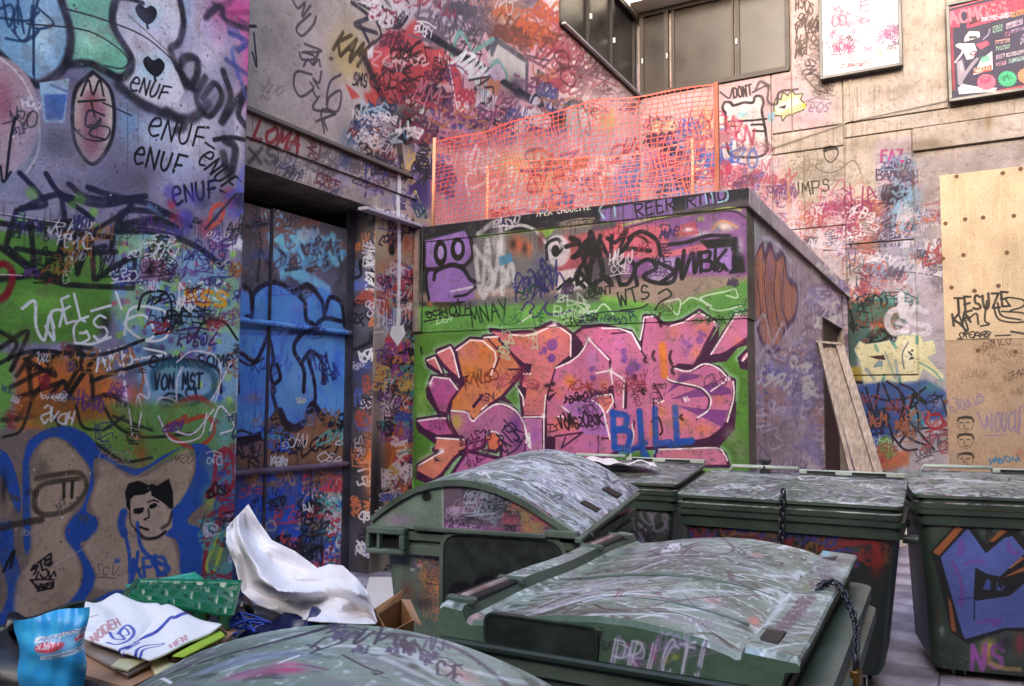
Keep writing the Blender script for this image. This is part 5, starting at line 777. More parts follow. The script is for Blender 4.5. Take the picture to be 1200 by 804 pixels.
m_frame = mat('dark_window_frame', '26201f', .5, .3, grime=.2)
m_frame_b = mat('bronze_window_frame', '332b29', .5, .3, grime=.2)
m_steel = mat('galvanised_steel', 'a9abae', .4, .5, metal=.6, grime=.3)
m_glass = mat('dusty_window_glass', '241f1e', .3, .3, grime=.35, bump=.0, col2='38302d', nscale=1.3)
m_blind = mat('pale_blind', '5c5244', .8, .2)
m_black = mat('black_metal', '1d1b22', .4, .5, grime=.2)
m_pipe = mat('grey_conduit', '8d8478', .5, .4)

# ground: one sheet with laid slabs where the photo shows them
m_gr = mat('asphalt', '6a6670', .85, .3, col2='6d6872', nscale=12, grain=120, bump=.5)
m_slab = mat('worn_paving_slab', '8c8498', .55, .4, grime=.6, grain=60, bump=.4, col2='c4bccc', nscale=2.2)
g = MB().add([(-60, -60, 0), (60, -60, 0), (60, 70, 0), (-60, 70, 0)], [(0, 1, 2, 3)]).build('ground', m_gr); tagset(g, kind='structure')
slab_me = None
k = 0
for i in range(13):
    for j in range(23):
        x = -5.80+i*.62; y = .9+j*.61+(.3 if i % 2 else 0)
        if x < -1.76 and y > 6.95: continue
        if x < -5.2 and y < 4.75: continue
        if y+.6 > 14.85: continue
        if slab_me is None:
            o = MB().bbox(-.307, .307, -.302, .302, -.03, .012, .006).build('paving_slab', m_slab, g); slab_me = o.data
        else:
            o = D.objects.new('paving_slab', slab_me); COL.objects.link(o); o.parent = g
        o.location = (x+.31, y+.3, random.uniform(0, .006)); o.rotation_euler = (random.uniform(-.006, .006), random.uniform(-.006, .006), random.choice((0, math.pi)))

# ---- near wall
t = thing('rendered_wall', 'tall rendered wall crowded with MIST and ENUF tags, nearest on the left', 'wall', (NX, 0, 0))
def wbox(mb, x0, x1, y0, y1, z0, z1, loc): return mb.box(x0-loc[0], x1-loc[0], y0-loc[1], y1-loc[1], z0-loc[2], z1-loc[2])
wbox(MB(), NX-.7, NX, -6, 4.735, 0, 9.5, (NX, 0, 0)).build('wall', [m_conc_d, M_near], t, SN, bevel=.015)
wbox(MB(), NX-.8, NX+.1, -6, 4.74, 9.5, 9.7, (NX, 0, 0)).build('coping', m_conc, t)

# ---- warehouse with the roller door and the upper wall
L0 = (WX, 6, 0)
wh = thing('warehouse', 'warehouse with blue graffitied loading door under a tagged overhanging upper wall', 'building', L0)
W2 = lambda mb, *a: wbox(mb, *a, L0)
mb = MB()
W2(mb, WX-.4, WX, 4.6, 11.31, 4.38, 12); W2(mb, WX-.4, WX, 11.31, 14.98, 4.38, 7.80); W2(mb, WX-.4, WX, 11.31, 14.98, 9.42, 12)
W2(mb, WX-.4, WX, 7.5, 14.98, 0, 4.38)
mb.build('wall', [m_conc_d, M_B], wh, SB)
W2(MB(), WX-.9, WX-.004, 4.6, 6.82, 3.88, 4.13).build('lintel', [m_conc_d, M_B], wh, SB)
W2(MB(), WX-.4, WX+.02, 4.6, 6.9, 4.13, 4.34).build('fascia_board', [m_conc_d, M_B], wh, SB, bevel=.006)
W2(MB(), WX-.3, WX+.07, 4.6, 7.34, 4.345, 4.385).build('ledge', mat('dark_flashing', '6a5f58', .5, .4), wh, bevel=.005)
W2(MB(), WX-.02, WX+.02, 6.9, 7.54, 4.13, 4.34).build('fascia_board', [m_conc_d, M_B], wh, SB)
W2(MB(), WX-.34, WX, 6.82, 7.52, 0, 4.13).build('pillar', [m_conc_d, M_J, M_B], wh, [SJ, SB], bevel=.012)
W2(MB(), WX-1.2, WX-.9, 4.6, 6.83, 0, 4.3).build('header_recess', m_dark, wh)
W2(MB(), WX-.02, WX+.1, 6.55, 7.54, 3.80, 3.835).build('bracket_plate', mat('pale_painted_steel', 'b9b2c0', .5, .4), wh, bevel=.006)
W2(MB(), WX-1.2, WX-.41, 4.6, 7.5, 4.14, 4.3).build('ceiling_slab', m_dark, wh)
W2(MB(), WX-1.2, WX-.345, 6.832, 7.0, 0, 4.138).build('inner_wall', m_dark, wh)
# loading door: two sheet leaves with rails
lf = W2(MB(), DX-.05, DX, 5.64, 6.77, .02, 3.66).build('door_leaf', [m_dark, M_D], wh, SD, bevel=.004)
W2(MB(), DX-.05, DX-.006, 4.62, 5.625, .02, 3.64).build('door_leaf', [m_dark, M_D], wh, SD, bevel=.004)
mb = MB().tube([(DX+.035-L0[0], 4.62-6, 2.54), (DX+.035-L0[0], 6.76-6, 2.535)], .028, 10); mb.build('door_rail', [m_dark, M_D], wh, SD, smooth=40)
mb = MB().tube([(DX+.03-L0[0], 4.62-6, 1.155), (DX+.03-L0[0], 6.76-6, 1.145)], .028, 10); mb.build('door_rail', mat('rusty_painted_rail', '6d4f5e', .5, .4, col2='8a7a94', nscale=3), wh, smooth=40)
W2(MB(), DX-.02, DX+.028, 6.72, 6.815, 0, 3.9).build('door_frame', mat('grimy_door_frame', '35333c', .6, .3, col2='4d4a55', nscale=5), wh)
W2(MB(), DX-.05, DX+.006, 5.612, 5.645, .02, 3.645).build('door_seam', mat('grimy_door_frame', '35333c'), wh)
# window ribbon of the warehouse (left part of the corner)
wy0, wy1, wz0, wz1 = 11.33, 14.86, 7.84, 9.40
fr = MB()
W2(fr, WX-.12, WX+.05, wy0-.02, wy1, wz0-.05, wz0+.03)
W2(fr, WX-.12, WX+.03, wy0-.02, wy1, wz1-.06, wz1+.02)
for yy in (wy0+.02, 12.55, 13.62, 14.78): W2(fr, WX-.12, WX-.01, yy-.04, yy+.04, wz0, wz1)
fr = fr.build('window_frame', m_frame, wh)
for a, b in ((11.39, 12.51), (12.59, 13.58), (13.66, 14.74)):
    W2(MB(), WX-.09, WX-.07, a, b, wz0+.03, wz1-.06).build('pane', m_glass, fr)
W2(MB(), WX-.2, WX-.14, 11.4, 14.4, 8.62, 8.9).build('roller_blind', m_blind, fr)
W2(MB(), WX-.02, WX+.11, 11.31, 14.86, 7.80, 7.835).build('window_sill', m_steel, wh, bevel=.006)
for yy in (13.62, 12.55): W2(MB(), WX-.01, WX+.03, yy-.015, yy+.015, 8.42, 8.52).build('window_latch', m_steel, fr)

# ---- far building
fb = thing('concrete_building', 'beige concrete building closing the alley, with a dark ribbon window', 'building', (0, FY, 0))
LF = (0, FY, 0); W3 = lambda mb, *a: wbox(mb, *a, LF)
W3(MB(), -5.6, 3.2, FY+.055, FY+.5, 0, 12).build('wall', [m_conc_d, M_W], fb, SW)
gp = .012
def panel(x0, x1, z0, z1, d=0.0):
    return W3(MB(), x0+gp, x1-gp, FY+d, FY+.053, z0+gp, z1-gp).build('wall_panel', [m_conc, M_W], fb, SW, bevel=.006)
panel(-5.5, -2.96, 0, 4.9, .004); panel(-5.5, -2.96, 4.9, 7.80)
panel(-2.6, -1.75, 6.68, 9.9); panel(-1.75, -.13, 6.68, 9.9); panel(-.13, 3.2, 6.68, 9.9)
panel(-2.96, -2.6, 6.68, 7.80); panel(-2.96, -1.75, 6.30, 6.68, .006); panel(-1.75, 3.2, 6.42, 6.68, .006)
panel(-2.96, -2.42, 4.9, 6.30, .02); panel(-2.42, -1.75, 4.9, 6.30, .02)
panel(-2.96, -1.75, 3.4, 4.9, .008); panel(-2.96, -1.75, 0, 3.4, .008)
panel(-1.75, -.69, 4.55, 6.42, .004); panel(-1.75, -.69, 2.3, 4.55, .004); panel(-1.75, -.69, 0, 2.3, .006)
panel(-.69, 3.2, 6.02, 6.42, -.03); panel(-.69, -.1, 0, 6.02, .04); panel(-.1, 3.2, 0, 6.02, .042)
# ribbon window
fz0, fz1 = 7.86, 9.50
fr = MB()
W3(fr, -5.5, -2.63, FY-.05, FY+.05, fz0-.06, fz0+.03); W3(fr, -5.5, -2.63, FY-.04, FY+.05, fz1-.07, fz1+.02)
for xx in (-5.42, -4.92, -3.55, -2.66): W3(fr, xx-.04, xx+.04, FY-.03, FY+.05, fz0, fz1)
W3(fr, -4.82, -4.76, FY-.02, FY+.05, fz0, fz1); W3(fr, -3.66, -3.62, FY-.02, FY+.05, fz0, fz1)
fr = fr.build('window_frame', m_frame_b, fb)
for a, b in ((-5.38, -4.96), (-4.76, -3.66), (-3.51, -2.70)):
    p = W3(MB(), a, b, FY+.02, FY+.035, fz0+.03, fz1-.07).build('pane', m_glass, fr)
for xx in (-5.40, -4.90, -3.56): W3(MB(), xx-.012, xx+.012, FY-.06, FY-.03, 8.48, 8.58).build('window_latch', m_steel, fr)
W3(MB(), -5.5, -2.4, FY-.5, FY+.04, 9.53, 9.66).build('window_hood', m_clad, fb)
W3(MB(), -5.5, -2.4, FY-.02, FY+.05, 9.66, 11.9).build('cladding', m_clad, fb)
o = W2(MB(), WX+.002, WX+.03, 11.31, 14.4, 9.44, 11.9).build('cladding', m_clad, wh)
# conduit and wire
tb = MB().tube([(-1.62, -.03, 8.0), (-1.62, -.03, 6.72), (-1.55, -.03, 6.68)], .014, 6)
tb.tube([(-2.95, -.03, 6.42), (-1.62, -.03, 6.70), (-.12, -.03, 6.80)], .008, 6); tb.build('conduit', m_pipe, fb, smooth=True)

# ---- concrete enclosure
LB = (-3.6, BY, 0); W4 = lambda mb, *a: wbox(mb, *a, LB)
bk = thing('concrete_enclosure', 'squat flat roofed concrete enclosure with big pink mural letters on its front', 'building', LB)
W4(MB(), WX+.005, SX, BY, BY+.3, 0, 2.585).build('front_wall', [m_conc_d, M_F], bk, SF)
W4(MB(), WX+.005, SX+.012, BY-.014, BY+.3, 2.588, 3.618).build('upper_wall', [m_conc_d, M_F], bk, SF, bevel=.006)
W4(MB(), WX+.005, SX+.045, BY-.03, BY+.35, 3.62, 3.80).build('cap_beam', [m_conc_d, M_F, M_S], bk, [SF, SS], bevel=.012)
W4(MB(), SX-.3, SX, BY+.302, 12.0, 0, 3.615).build('side_wall', [m_conc_d, M_S], bk, SS)
W4(MB(), SX-.3, SX-.02, 12.0, 14.3, 3.05, 3.615).build('door_header', [m_conc_d, M_S], bk, SS)
W4(MB(), SX-.3, SX, 14.3, 14.86, 0, 3.615).build('side_wall', [m_conc_d, M_S], bk, SS)
W4(MB(), SX-.35, SX+.045, BY+.352, 14.88, 3.62, 3.80).build('cap_beam', [m_conc_d, M_S], bk, SS, bevel=.012)
W4(MB(), WX+.01, SX-.36, BY+.352, 14.86, 3.55, 3.74).build('roof', m_conc_d, bk)
W4(MB(), SX-.16, SX-.1, 12.02, 14.28, 0, 3.04).build('door', mat('maroon_door', '4a2a30', .6, .3, col2='2e2528', nscale=2), bk)
W4(MB(), SX-.1, SX-.005, 12.02, 12.16, 0, 3.04).build('door_post', mat('dirty_concrete', ''), bk)
W4(MB(), WX+.012, WX+.13, BY-.05, BY-.036, 2.6, 3.78).build('corner_post', [m_conc_d, M_F], bk, SF)

# unseen buildings added behind and right of the camera to shade the alley
m_brick = mat('brown_brick', '7a6458', .85, .2, col2='8f7a6c', nscale=7, bump=.4)
def shade_house(label, x0, x1, y0, y1, h, face):
    t = thing('shade_building', label, 'building', ((x0+x1)/2, (y0+y1)/2, 0)); o = tuple(t.location)
    wbox(MB(), x0, x1, y0, y1, 0, h, o).build('wall', m_brick, t); wbox(MB(), x0-.1, x1+.1, y0-.1, y1+.1, h, h+.25, o).build('parapet', m_conc, t)
    for zz in np.arange(3.2, h-2, 3.1):
        for q in np.arange((x0 if face == 'n' else y0)+1.2, (x1 if face == 'n' else y1)-2, 2.6):
            a = (q, q+1.2, y1-.06, y1+.03, zz, zz+1.6) if face == 'n' else (x0-.03, x0+.06, q, q+1.2, zz, zz+1.6)
            f = wbox(MB(), *a, o).build('window', m_frame, t)
            b = (q+.07, q+1.13, y1+.031, y1+.04, zz+.07, zz+1.53) if face == 'n' else (x0-.04, x0-.031, q+.07, q+1.13, zz+.07, zz+1.53)
            wbox(MB(), *b, o).build('pane', m_glass, f)
shade_house('brown brick building added out of view behind the camera for shade', -9, 9, -20, -12, 10.4, 'n')
shade_house('brown brick building added out of view on the right for shade', 3.25, 8, -11.9, 15.4, 8.5, 'w')

# leaning timber frame at the side door
m_wood = mat('weathered_timber', '8c807a', .8, .2, col2='b0a49e', nscale=3, stretch=(12, 12, 1), grain=80)
tp = on(962, 400, 0, SX+.16); y0 = tp[1]
lf = thing('leaning_timber_frame', 'weathered timber plank frame leaning beside the enclosure doorway', 'timber', (SX+.1, 11.6, 0))
def plank(pa, pb, w, tk, side, name='plank'):
    pa, pb = Vector(pa), Vector(pb); d = (pb-pa).normalized(); s = Vector(side).normalized(); n = d.cross(s).normalized(); s = n.cross(d)
    mb = MB()
    mb.loft([[p-s*w/2-n*tk/2, p+s*w/2-n*tk/2, p+s*w/2+n*tk/2, p-s*w/2+n*tk/2] for p in (pa, pb)])
    return mb.build(name, m_wood, lf, bevel=.004)
A = on(960, 402, 1, 11.5)-np.array(lf.location); B = on(1000, 565, 1, 11.0)-np.array(lf.location)
A2 = on(984, 405, 1, 11.5)-np.array(lf.location); B2 = on(1036, 575, 1, 11.0)-np.array(lf.location)
Bq = B+(B-A)*.35; B2q = B2+(B2-A2)*.35
Bq[2] = max(Bq[2], .02); B2q[2] = max(B2q[2], .02)
plank(A, Bq, .10, .05, (.3, -1, 0)); plank(A2, B2q, .05, .1, (.3, -1, 0))
M1 = (A*.985+B*.015+A2*.985+B2*.015)/2
plank((np.array(A)*.55+np.array(A2)*.45)+np.array([0, .06, -.03]), (np.array(Bq)*.45+np.array(B2q)*.55)+np.array([0, .06, 0]), .22, .02, (1, 0, 0), 'board')
plank(A+np.array([-.04, 0, .02]), A2+np.array([.03, 0, .02]), .1, .03, (0, 1, 0), 'cross_piece')
# ------------------------------------------------------------------ poster cases, plywood, netting
def quadpx(px, ax, v): return [on(x, y, ax, v) for x, y in px]
PY = FY-.16
SP1 = Surf('white_poster_print', (0, PY, 0), *XZ, -2.12, -.76, 7.4, 9.6, 200, (.55, .55, .55), 'ece6ea', 8); paint_poster_white(SP1)
SP2 = Surf('dark_poster_print', (0, PY, 0), *XZ, -.16, 1.9, 6.7, 8.75, 240, (.62, .62, .62), '37324a', 9); paint_poster_dark(SP2)
M_P1, M_P2 = SP1.material(.6, 0, gloss=.2, grime=.06), SP2.material(.6, 0, gloss=.2, grime=.1)
def case(label, x0, x1, z0, z1, m, sf):
    t = thing('poster_case', label, 'poster case', ((x0+x1)/2, FY-.09, z0), group='poster cases on the far wall'); o = t.location
    f = MB(); b = .05
    Q = lambda *a: wbox(f, *a, tuple(o))
    Q(x0, x1, FY-.19, FY-.035, z0, z0+b); Q(x0, x1, FY-.19, FY-.035, z1-b, z1); Q(x0, x0+b, FY-.19, FY-.035, z0+b, z1-b); Q(x1-b, x1, FY-.19, FY-.035, z0+b, z1-b); Q(x0+b, x1-b, FY-.08, FY-.036, z0+b, z1-b)
    f.build('case_frame', m_black, t, bevel=.004)
    wbox(MB(), x0+b+.002, x1-b-.002, PY, PY+.01, z0+b+.002, z1-b-.002, tuple(o)).build('poster', [m_black, m], t, sf)
a = on(961, 93, 1, FY-.19); b = on(1058, 76, 1, FY-.19)
case('white poster case splashed with pink scrawl beside the ribbon window', a[0], b[0], a[2], 9.75, M_P1, SP1)
a = on(1113, 119, 1, FY-.19)
case('dark poster case with red headline and pale figure, on the far right', a[0]-.01, 1.8, a[2], on(1106, 4, 1, FY-.19)[2], M_P2, SP2)
PL = FY+.018
SU = Surf('upper_plywood_print', (0, PL, 0), *XZ, -.36, 2.2, 2.8, 5.65, 150, G_W, 'dcc6a2', 10); paint_ply(SU)
SL = Surf('lower_plywood_print', (0, PL, 0), *XZ, -.36, 2.2, .3, 2.9, 150, G_W, 'bfa48a', 11); paint_ply_low(SL)
M_U, M_L = SU.material(.7, .15, gloss=.3, grime=.12), SL.material(.7, .2, gloss=.3, grime=.2)
m_ply = mat('plywood_edge', 'b89a6c', .8, .2); m_rust = mat('rusty_washer', '5c3f2e', .7, .3, grime=.5)
wme = None
zs = on(1108, 399, 1, PL)[2]
for lab, z0, z1, m, sf, pts in (('pale plywood sheet with rusty fixings and a TESUZE tag', zs+.003, 5.57, M_U, SU, ((1121, 207), (1175, 203), (1196, 198), (1108, 262), (1131, 257), (1152, 255), (1188, 253), (1105, 303), (1129, 299), (1180, 296), (1115, 337), (1142, 341), (1170, 335))),
                             ('browner lower plywood sheet with purple scrawl and three stencilled heads', .45, zs-.003, M_L, SL, ((1146, 411), (1108, 470), (1190, 412)))):
    t = thing('plywood_sheet', lab, 'plywood', (.3, PL, z0), group='plywood sheets fixed over the far wall'); o = tuple(t.location)
    MBx = MB(); xl = on(1101, 205, 1, PL)[0]
    wbox(MBx, xl, xl+2.1, PL, PL+.018, z0, z1, o).build('board', [m_ply, m], t, sf)
    for x, y in pts:
        p = on(x, y, 1, PL)
        if wme is None:
            w = MB().tube([(0, .004, 0), (0, -.008, 0)], .034, 10).build('washer', m_rust, t); wme = w.data
        else:
            w = D.objects.new('washer', wme); COL.objects.link(w); w.parent = t
        w.location = Vector(p)-t.location
# netting on top of the enclosure
m_net = mat('orange_plastic_mesh', 'c44c3a', .45, .5, grime=.12, bump=.0, Transmission_Weight=0.0)
m_net2 = mat('faded_mesh', 'cc7468', .5, .5, grime=.12, bump=.0)
def net(name, label, a, b, top, nx, nz, amp, m, seed, base=3.802, ends=True):
    t = thing('barrier_netting', label, 'safety netting', (a[0], a[1], base), group='orange safety netting on the enclosure roof')
    r = random.Random(seed); A = Vector((a[0], a[1], 0)); Bv = Vector((b[0], b[1], 0)); d = Bv-A; L = d.length; nrm = Vector((d.y, -d.x, 0)).normalized()
    ph = [r.uniform(0, 6.3) for _ in range(6)]
    def P(u, v):
        h = top(u)
        w = amp*(math.sin(u*9+ph[0]+v*1.5)+.6*math.sin(u*19+ph[1]-v*2)+.3*math.sin(u*37+ph[2]))*(.35+.65*v*(1.2-v))*min(1, 8*u, 8*(1-u))
        z = h*v+.012*math.sin(u*26+ph[3]+v*5)*(v*(1-v)*4)+.02*math.sin(u*7+v*6+ph[4])*v*(1-v)*4
        sx = .012*math.sin(v*9+u*30+ph[5])
        return d*(u+sx/L*3)+nrm*w+Vector((0, 0, z))
    mb = MB(); wt = .0033; hz = .0033; th = .0022
    def ribbon(pts, w, side):
        lp = []
        for p in pts:
            q = side*w
            lp.append([p-q-nrm*th, p+q-nrm*th, p+q+nrm*th, p-q+nrm*th])
        mb.loft(lp)
    nv = nz; k = 3
    for j in range(nz+1):
        e = hz*(2.2 if j in (0, nz) else 1)
        ribbon([P(i/(nx*2), j/nz) for i in range(nx*2+1)], e, Vector((0, 0, 1)))
    for i in range(nx+1): ribbon([P(i/nx, j/(nz)) for j in range(nz+1)], wt, d.normalized())
    mb.build('net', m, t); return t, P
m_post = mat('old_timber_post', 'a8604a', .8, .2, col2='b8786a', nscale=4, stretch=(14, 14, 1))
yN = BY+.02
xl = on(508, 262, 1, yN)[0]; xr_ = on(838, 222, 1, yN)[0]
top = lambda u: .97+.22*min(u, .6)-.12*max(0, u-.6)+.012*math.sin(u*23)
t, P = net('n', 'orange barrier netting strung along the front edge of the enclosure roof', (xl, yN), (xr_, yN), top, 54, 21, .035, m_net, 3)
MB().tube([(-.01, 0, 0), (0, 0, 1.03)], .02, 8).build('post', mat('pale_plastic_post', 'd8a080', .5, .4, grime=.2), t, smooth=True)
q = xr_-xl
MB().bbox(q-.0, q+.045, -.02, .02, 0, 1.065, .006).build('post', m_post, t)
t2, P2 = net('n2', 'second faded run of orange netting sagging behind the front one', (-5.35, 8.9), (-2.6, 8.75), lambda u: .97+.08*math.sin(u*5+1), 30, 12, .06, m_net2, 8)
MB().tube([(0, 0, 0), (0, 0, 1.06)], .018, 8).build('post', mat('pale_plastic_post', ''), t2, smooth=True); MB().tube([(2.75, -.15, 0), (2.75, -.15, .94)], .018, 8).build('post', mat('pale_plastic_post', ''), t2, smooth=True)

# ------------------------------------------------------------------ wheeled rubbish bins
m_green = mat('green_bin_plastic', '25332b', .45, .45, grime=.5, col2='36463c', nscale=3, grain=25, bump=.08)
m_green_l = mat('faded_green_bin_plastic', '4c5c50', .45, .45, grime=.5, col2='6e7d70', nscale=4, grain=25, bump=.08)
m_dkg = mat('shaded_bin_plastic', '0f1412', .5, .4)  # near-black colour stands in for the shade inside slots and openings
m_rec = mat('scuffed_dark_recess', '1c2320', .6, .3, col2='343c3a', nscale=14)  # dark tone puts recess shade into the panels, with random scuffs
m_rub = mat('black_rubber', '141416', .7, .3); m_brass = mat('old_brass', '8c6a34', .35, .5, metal=.8, grime=.3); m_chain = mat('steel_chain', '56585e', .35, .5, metal=.8, grime=.5)
m_hinge = mat('scuffed_pale_bar', 'a9b4ac', .45, .5, grime=.4)
def rr(w, d, z, r=.06, n=4, cx=0, cy=0):
    out = []
    for k, (sx, sy) in enumerate(((1, -1), (1, 1), (-1, 1), (-1, -1))):
        a0 = (-90, 0, 90, 180)[k]
        for i in range(n+1):
            a = R(a0+90*i/n); out.append((cx+sx*(w/2-r)+r*math.cos(a), cy+sy*(d/2-r)+r*math.sin(a), z))
    return out
def castors(t, w, d, pos=((-1, -1), (1, -1), (1, 1), (-1, 1)), zf=1):
    for sx, sy in pos:
        x, y = sx*w, sy*d
        c = MB().bbox(x-.035, x+.035, y-.06, y+.06, .17*zf, .205*zf, .006*zf).box(x-.036, x-.03, y-.03, y+.03, .07*zf, .17*zf).box(x+.03, x+.036, y-.03, y+.03, .07*zf, .17*zf).build('castor', m_steel, t)
        MB().tube([(x-.024, y, .082*zf), (x-.02, y, .082*zf), (x+.02, y, .082*zf), (x+.024, y, .082*zf)], [.066*zf, .08*zf, .08*zf, .066*zf], 16).build('wheel', m_rub, c, smooth=40)
def bin_surf(name, loc, rot, kind, w, h, off, res, gain, base, seed, z=1.27):
    c, s = math.cos(rot), math.sin(rot); X = np.array([c, s, 0]); Y = np.array([-s, c, 0]); o = np.array([loc[0], loc[1], 0.])
    if kind == 'top': return Surf(name, o+np.array([0, 0, z]), X, Y, -w/2, w/2, -h/2, h/2, res, gain, base, seed)
    if kind == 'front': return Surf(name, o+Y*off, X, (0, 0, 1), -w/2, w/2, 0, h, res, gain, base, seed)
    if kind == 'right': return Surf(name, o+X*off, Y, (0, 0, 1), -w/2, w/2, .1, h, res, gain, base, seed)
def flat_bin(label, loc, rot, w, d, Sb, Stp, mats, zl=1.13, slope=.095, pins=True, bot=.2, tp=.76):
    """660 litre bin: tapered body, stepped rim, flat lid hinged at the back"""
    t = thing('wheelie_bin', label, 'wheelie bin', loc, (0, 0, rot), 'four wheeled rubbish bins')
    b = MB().loft([rr(w*tp, d*(tp-.04), bot, .06), rr(w*(tp+.04), d*tp, bot+.05, .07), rr(w*.93, d*.93, zl-.12, .07), rr(w*.94, d*.94, zl-.055, .07)])
    b.build('body', [m_green, mats[0]], t, Sb, smooth=35)
    rm = MB().loft([rr(w*.95, d*.95, zl-.115, .06), rr(w*.985, d*.99, zl-.11, .06), rr(w*.985, d*.99, zl-.07, .06), rr(w*.965, d*.965, zl-.062, .06), rr(w*.965, d*.965, zl-.045, .06), rr(w, d*1.01, zl-.04, .06), rr(w, d*1.01, zl-.012, .06), rr(w*.96, d*.97, zl-.008, .06)], False, False)
    rm.build('rim', m_green, t, smooth=35)
    sh = lambda L: [(x, y, z+slope*max(0, (y+d/2)/d)) for x, y, z in L]
    ld = MB().loft([sh(rr(w*.985, d*.99, zl, .05)), sh(rr(w*.985, d*.99, zl+.03, .05)), sh(rr(w*.95, d*.95, zl+.034, .05)), sh(rr(w*.95, d*.95, zl+.06, .05)), sh(rr(w*1.0, d*.995, zl+.064, .05)), sh(rr(w*.995, d*.99, zl+.082, .05)), sh(rr(w*.965, d*.955, zl+.088, .05)), sh(rr(w*.95, d*.93, zl+.082, .05))], True, False)
    n = 10; vs0 = len(ld.v)
    loops = [sh(rr(w*.95*f, d*.93*f, zl+.082+.025*(1-f*f), .05*f)) for f in (1, .8, .55, .3, .05)]; ld.loft(loops, False, True)
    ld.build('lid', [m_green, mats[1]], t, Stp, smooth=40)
    zb = zl+.088+slope
    h = MB().bbox(-w*.02, w*.49, d*.44, d*.50, zb-.005, zb+.028, .006); h.build('hinge_bar', m_hinge, t)
    for xa, xb in ((.02, .16), (.24, .40)): MB().bbox(w*xa, w*xb, d*.435, d*.439, zb+.003, zb+.022, .001).build('hinge_slot', m_dkg, t)
    h = MB().tube([(-w*.38, d*.42, zb-.01), (-w*.36, d*.42, zb+.035), (-w*.02, d*.42, zb+.035)], .014, 8); h.build('lid_handle', m_hinge, t, smooth=True)
    if pins:
        for sx in (-1, 1): MB().tube([(sx*w*.48, -.02, zl-.16), (sx*(w*.5+.06), -.02, zl-.16)], .028, 10).build('lifting_pin', m_green, t, smooth=40)
    castors(t, w*.3, d*.26, zf=bot/.2); return t

# bin with the blue letters, far right
RB = (.24, 6.62, 0); rb = R(11); wR, dR = 1.34, .90
Sb = bin_surf('blue_letter_bin_paint', RB, rb, 'front', 1.5, 1.2, -dR*.44, 260, (1.1, 1.1, 1.1), '2e3c33', 20)
Sb.vw = (1050, 560, 3.293); Sb.noise('4a5a4c', .2, .5, .7, .5, 1)
k_ = '111016'; B_ = '4c5a9c'
Sb.bl('8c4c64', 180, 160, 60, 30, .8); Sb.bl('5c4c64', 330, 140, 40, 30, .7); Sb.bl('3c3c44', 430, 150, 60, 50, .8); Sb.tags(['8c8894', '1a181e', '5c5468'], 300, 100, 494, 220, 12, 20, 40, 4, 7)
Sb.fl(k_, "130,285 230,170 285,165 345,260 410,190 450,190 520,250 560,330 560,600 430,590 280,645 215,600 150,330", 1); Sb.fl('8c5430', "140,285 235,180 255,195 165,300", .5); Sb.fl('8c5430', "355,245 400,200 430,200 375,245", .5); Sb.fl('7c4a2c', "200,460 215,480 235,600 215,590", .5); Sb.fl('8c5430', "410,385 494,340 540,320 540,345", .5); Sb.fl('b07050', "415,345 480,300 494,310 440,350", .5, .8)
Sb.fl(B_, "170,305 275,192 345,290 415,230 445,222 490,275 500,285 400,380 350,370 305,345 300,465 310,475 440,455 500,400 560,380 560,580 420,580 270,625 260,610", .5); Sb.fl(k_, "305,348 345,370 345,400 330,435 410,440 430,455 300,470", .5); Sb.fl('3e4c8c', "348,390 395,400 420,420 410,435 335,430", .5); Sb.drips(k_, 350, 395, 430, 400, 8, 15, 45, 7, .95); Sb.st(4, k_, "303,470 303,550")
for q in ("215,320 240,370 255,430 250,490", "270,330 310,320 340,325", "250,240 240,300 260,260", "320,560 400,550 380,570", "430,250 440,280 470,290"): Sb.st(16, '6c3c8c', q, .6, .7)
Sb.st(7, '2c3468', "240,470 300,460", .5, .6); Sb.bl('a0a050', 370, 650, 40, 30, .8); Sb.bl('c89058', 350, 680, 26, 50, .8); Sb.bl('8c2c34', 480, 640, 24, 50, .8); Sb.tx('NS', 290, 745, 430, 740, 90, '8c4c9c', 18); Sb.bl('1d1c22', 420, 640, 40, 40, .7); Sb.st(20, 'b09060', "370,720 420,740 480,745", .5, .8); Sb.bl('4c5a54', 180, 600, 20, 40, .7); Sb.bl('8ca0a0', 178, 590, 10, 20, .6); Sb.bl('5c2c2c', 165, 530, 10, 30, .6); Sb.dots(['1a2a20', '4c6c54'], 150, 640, 280, 740, 20, 3, 7, .6); Sb.drips('6c3c8c', 300, 600, 520, 600, 14, 40, 160, 3, .35)
St = bin_surf('blue_letter_bin_lid_paint', RB, rb, 'top', 1.5, 1.05, 0, 160, G_BIN, '8f978f', 21, 1.27)
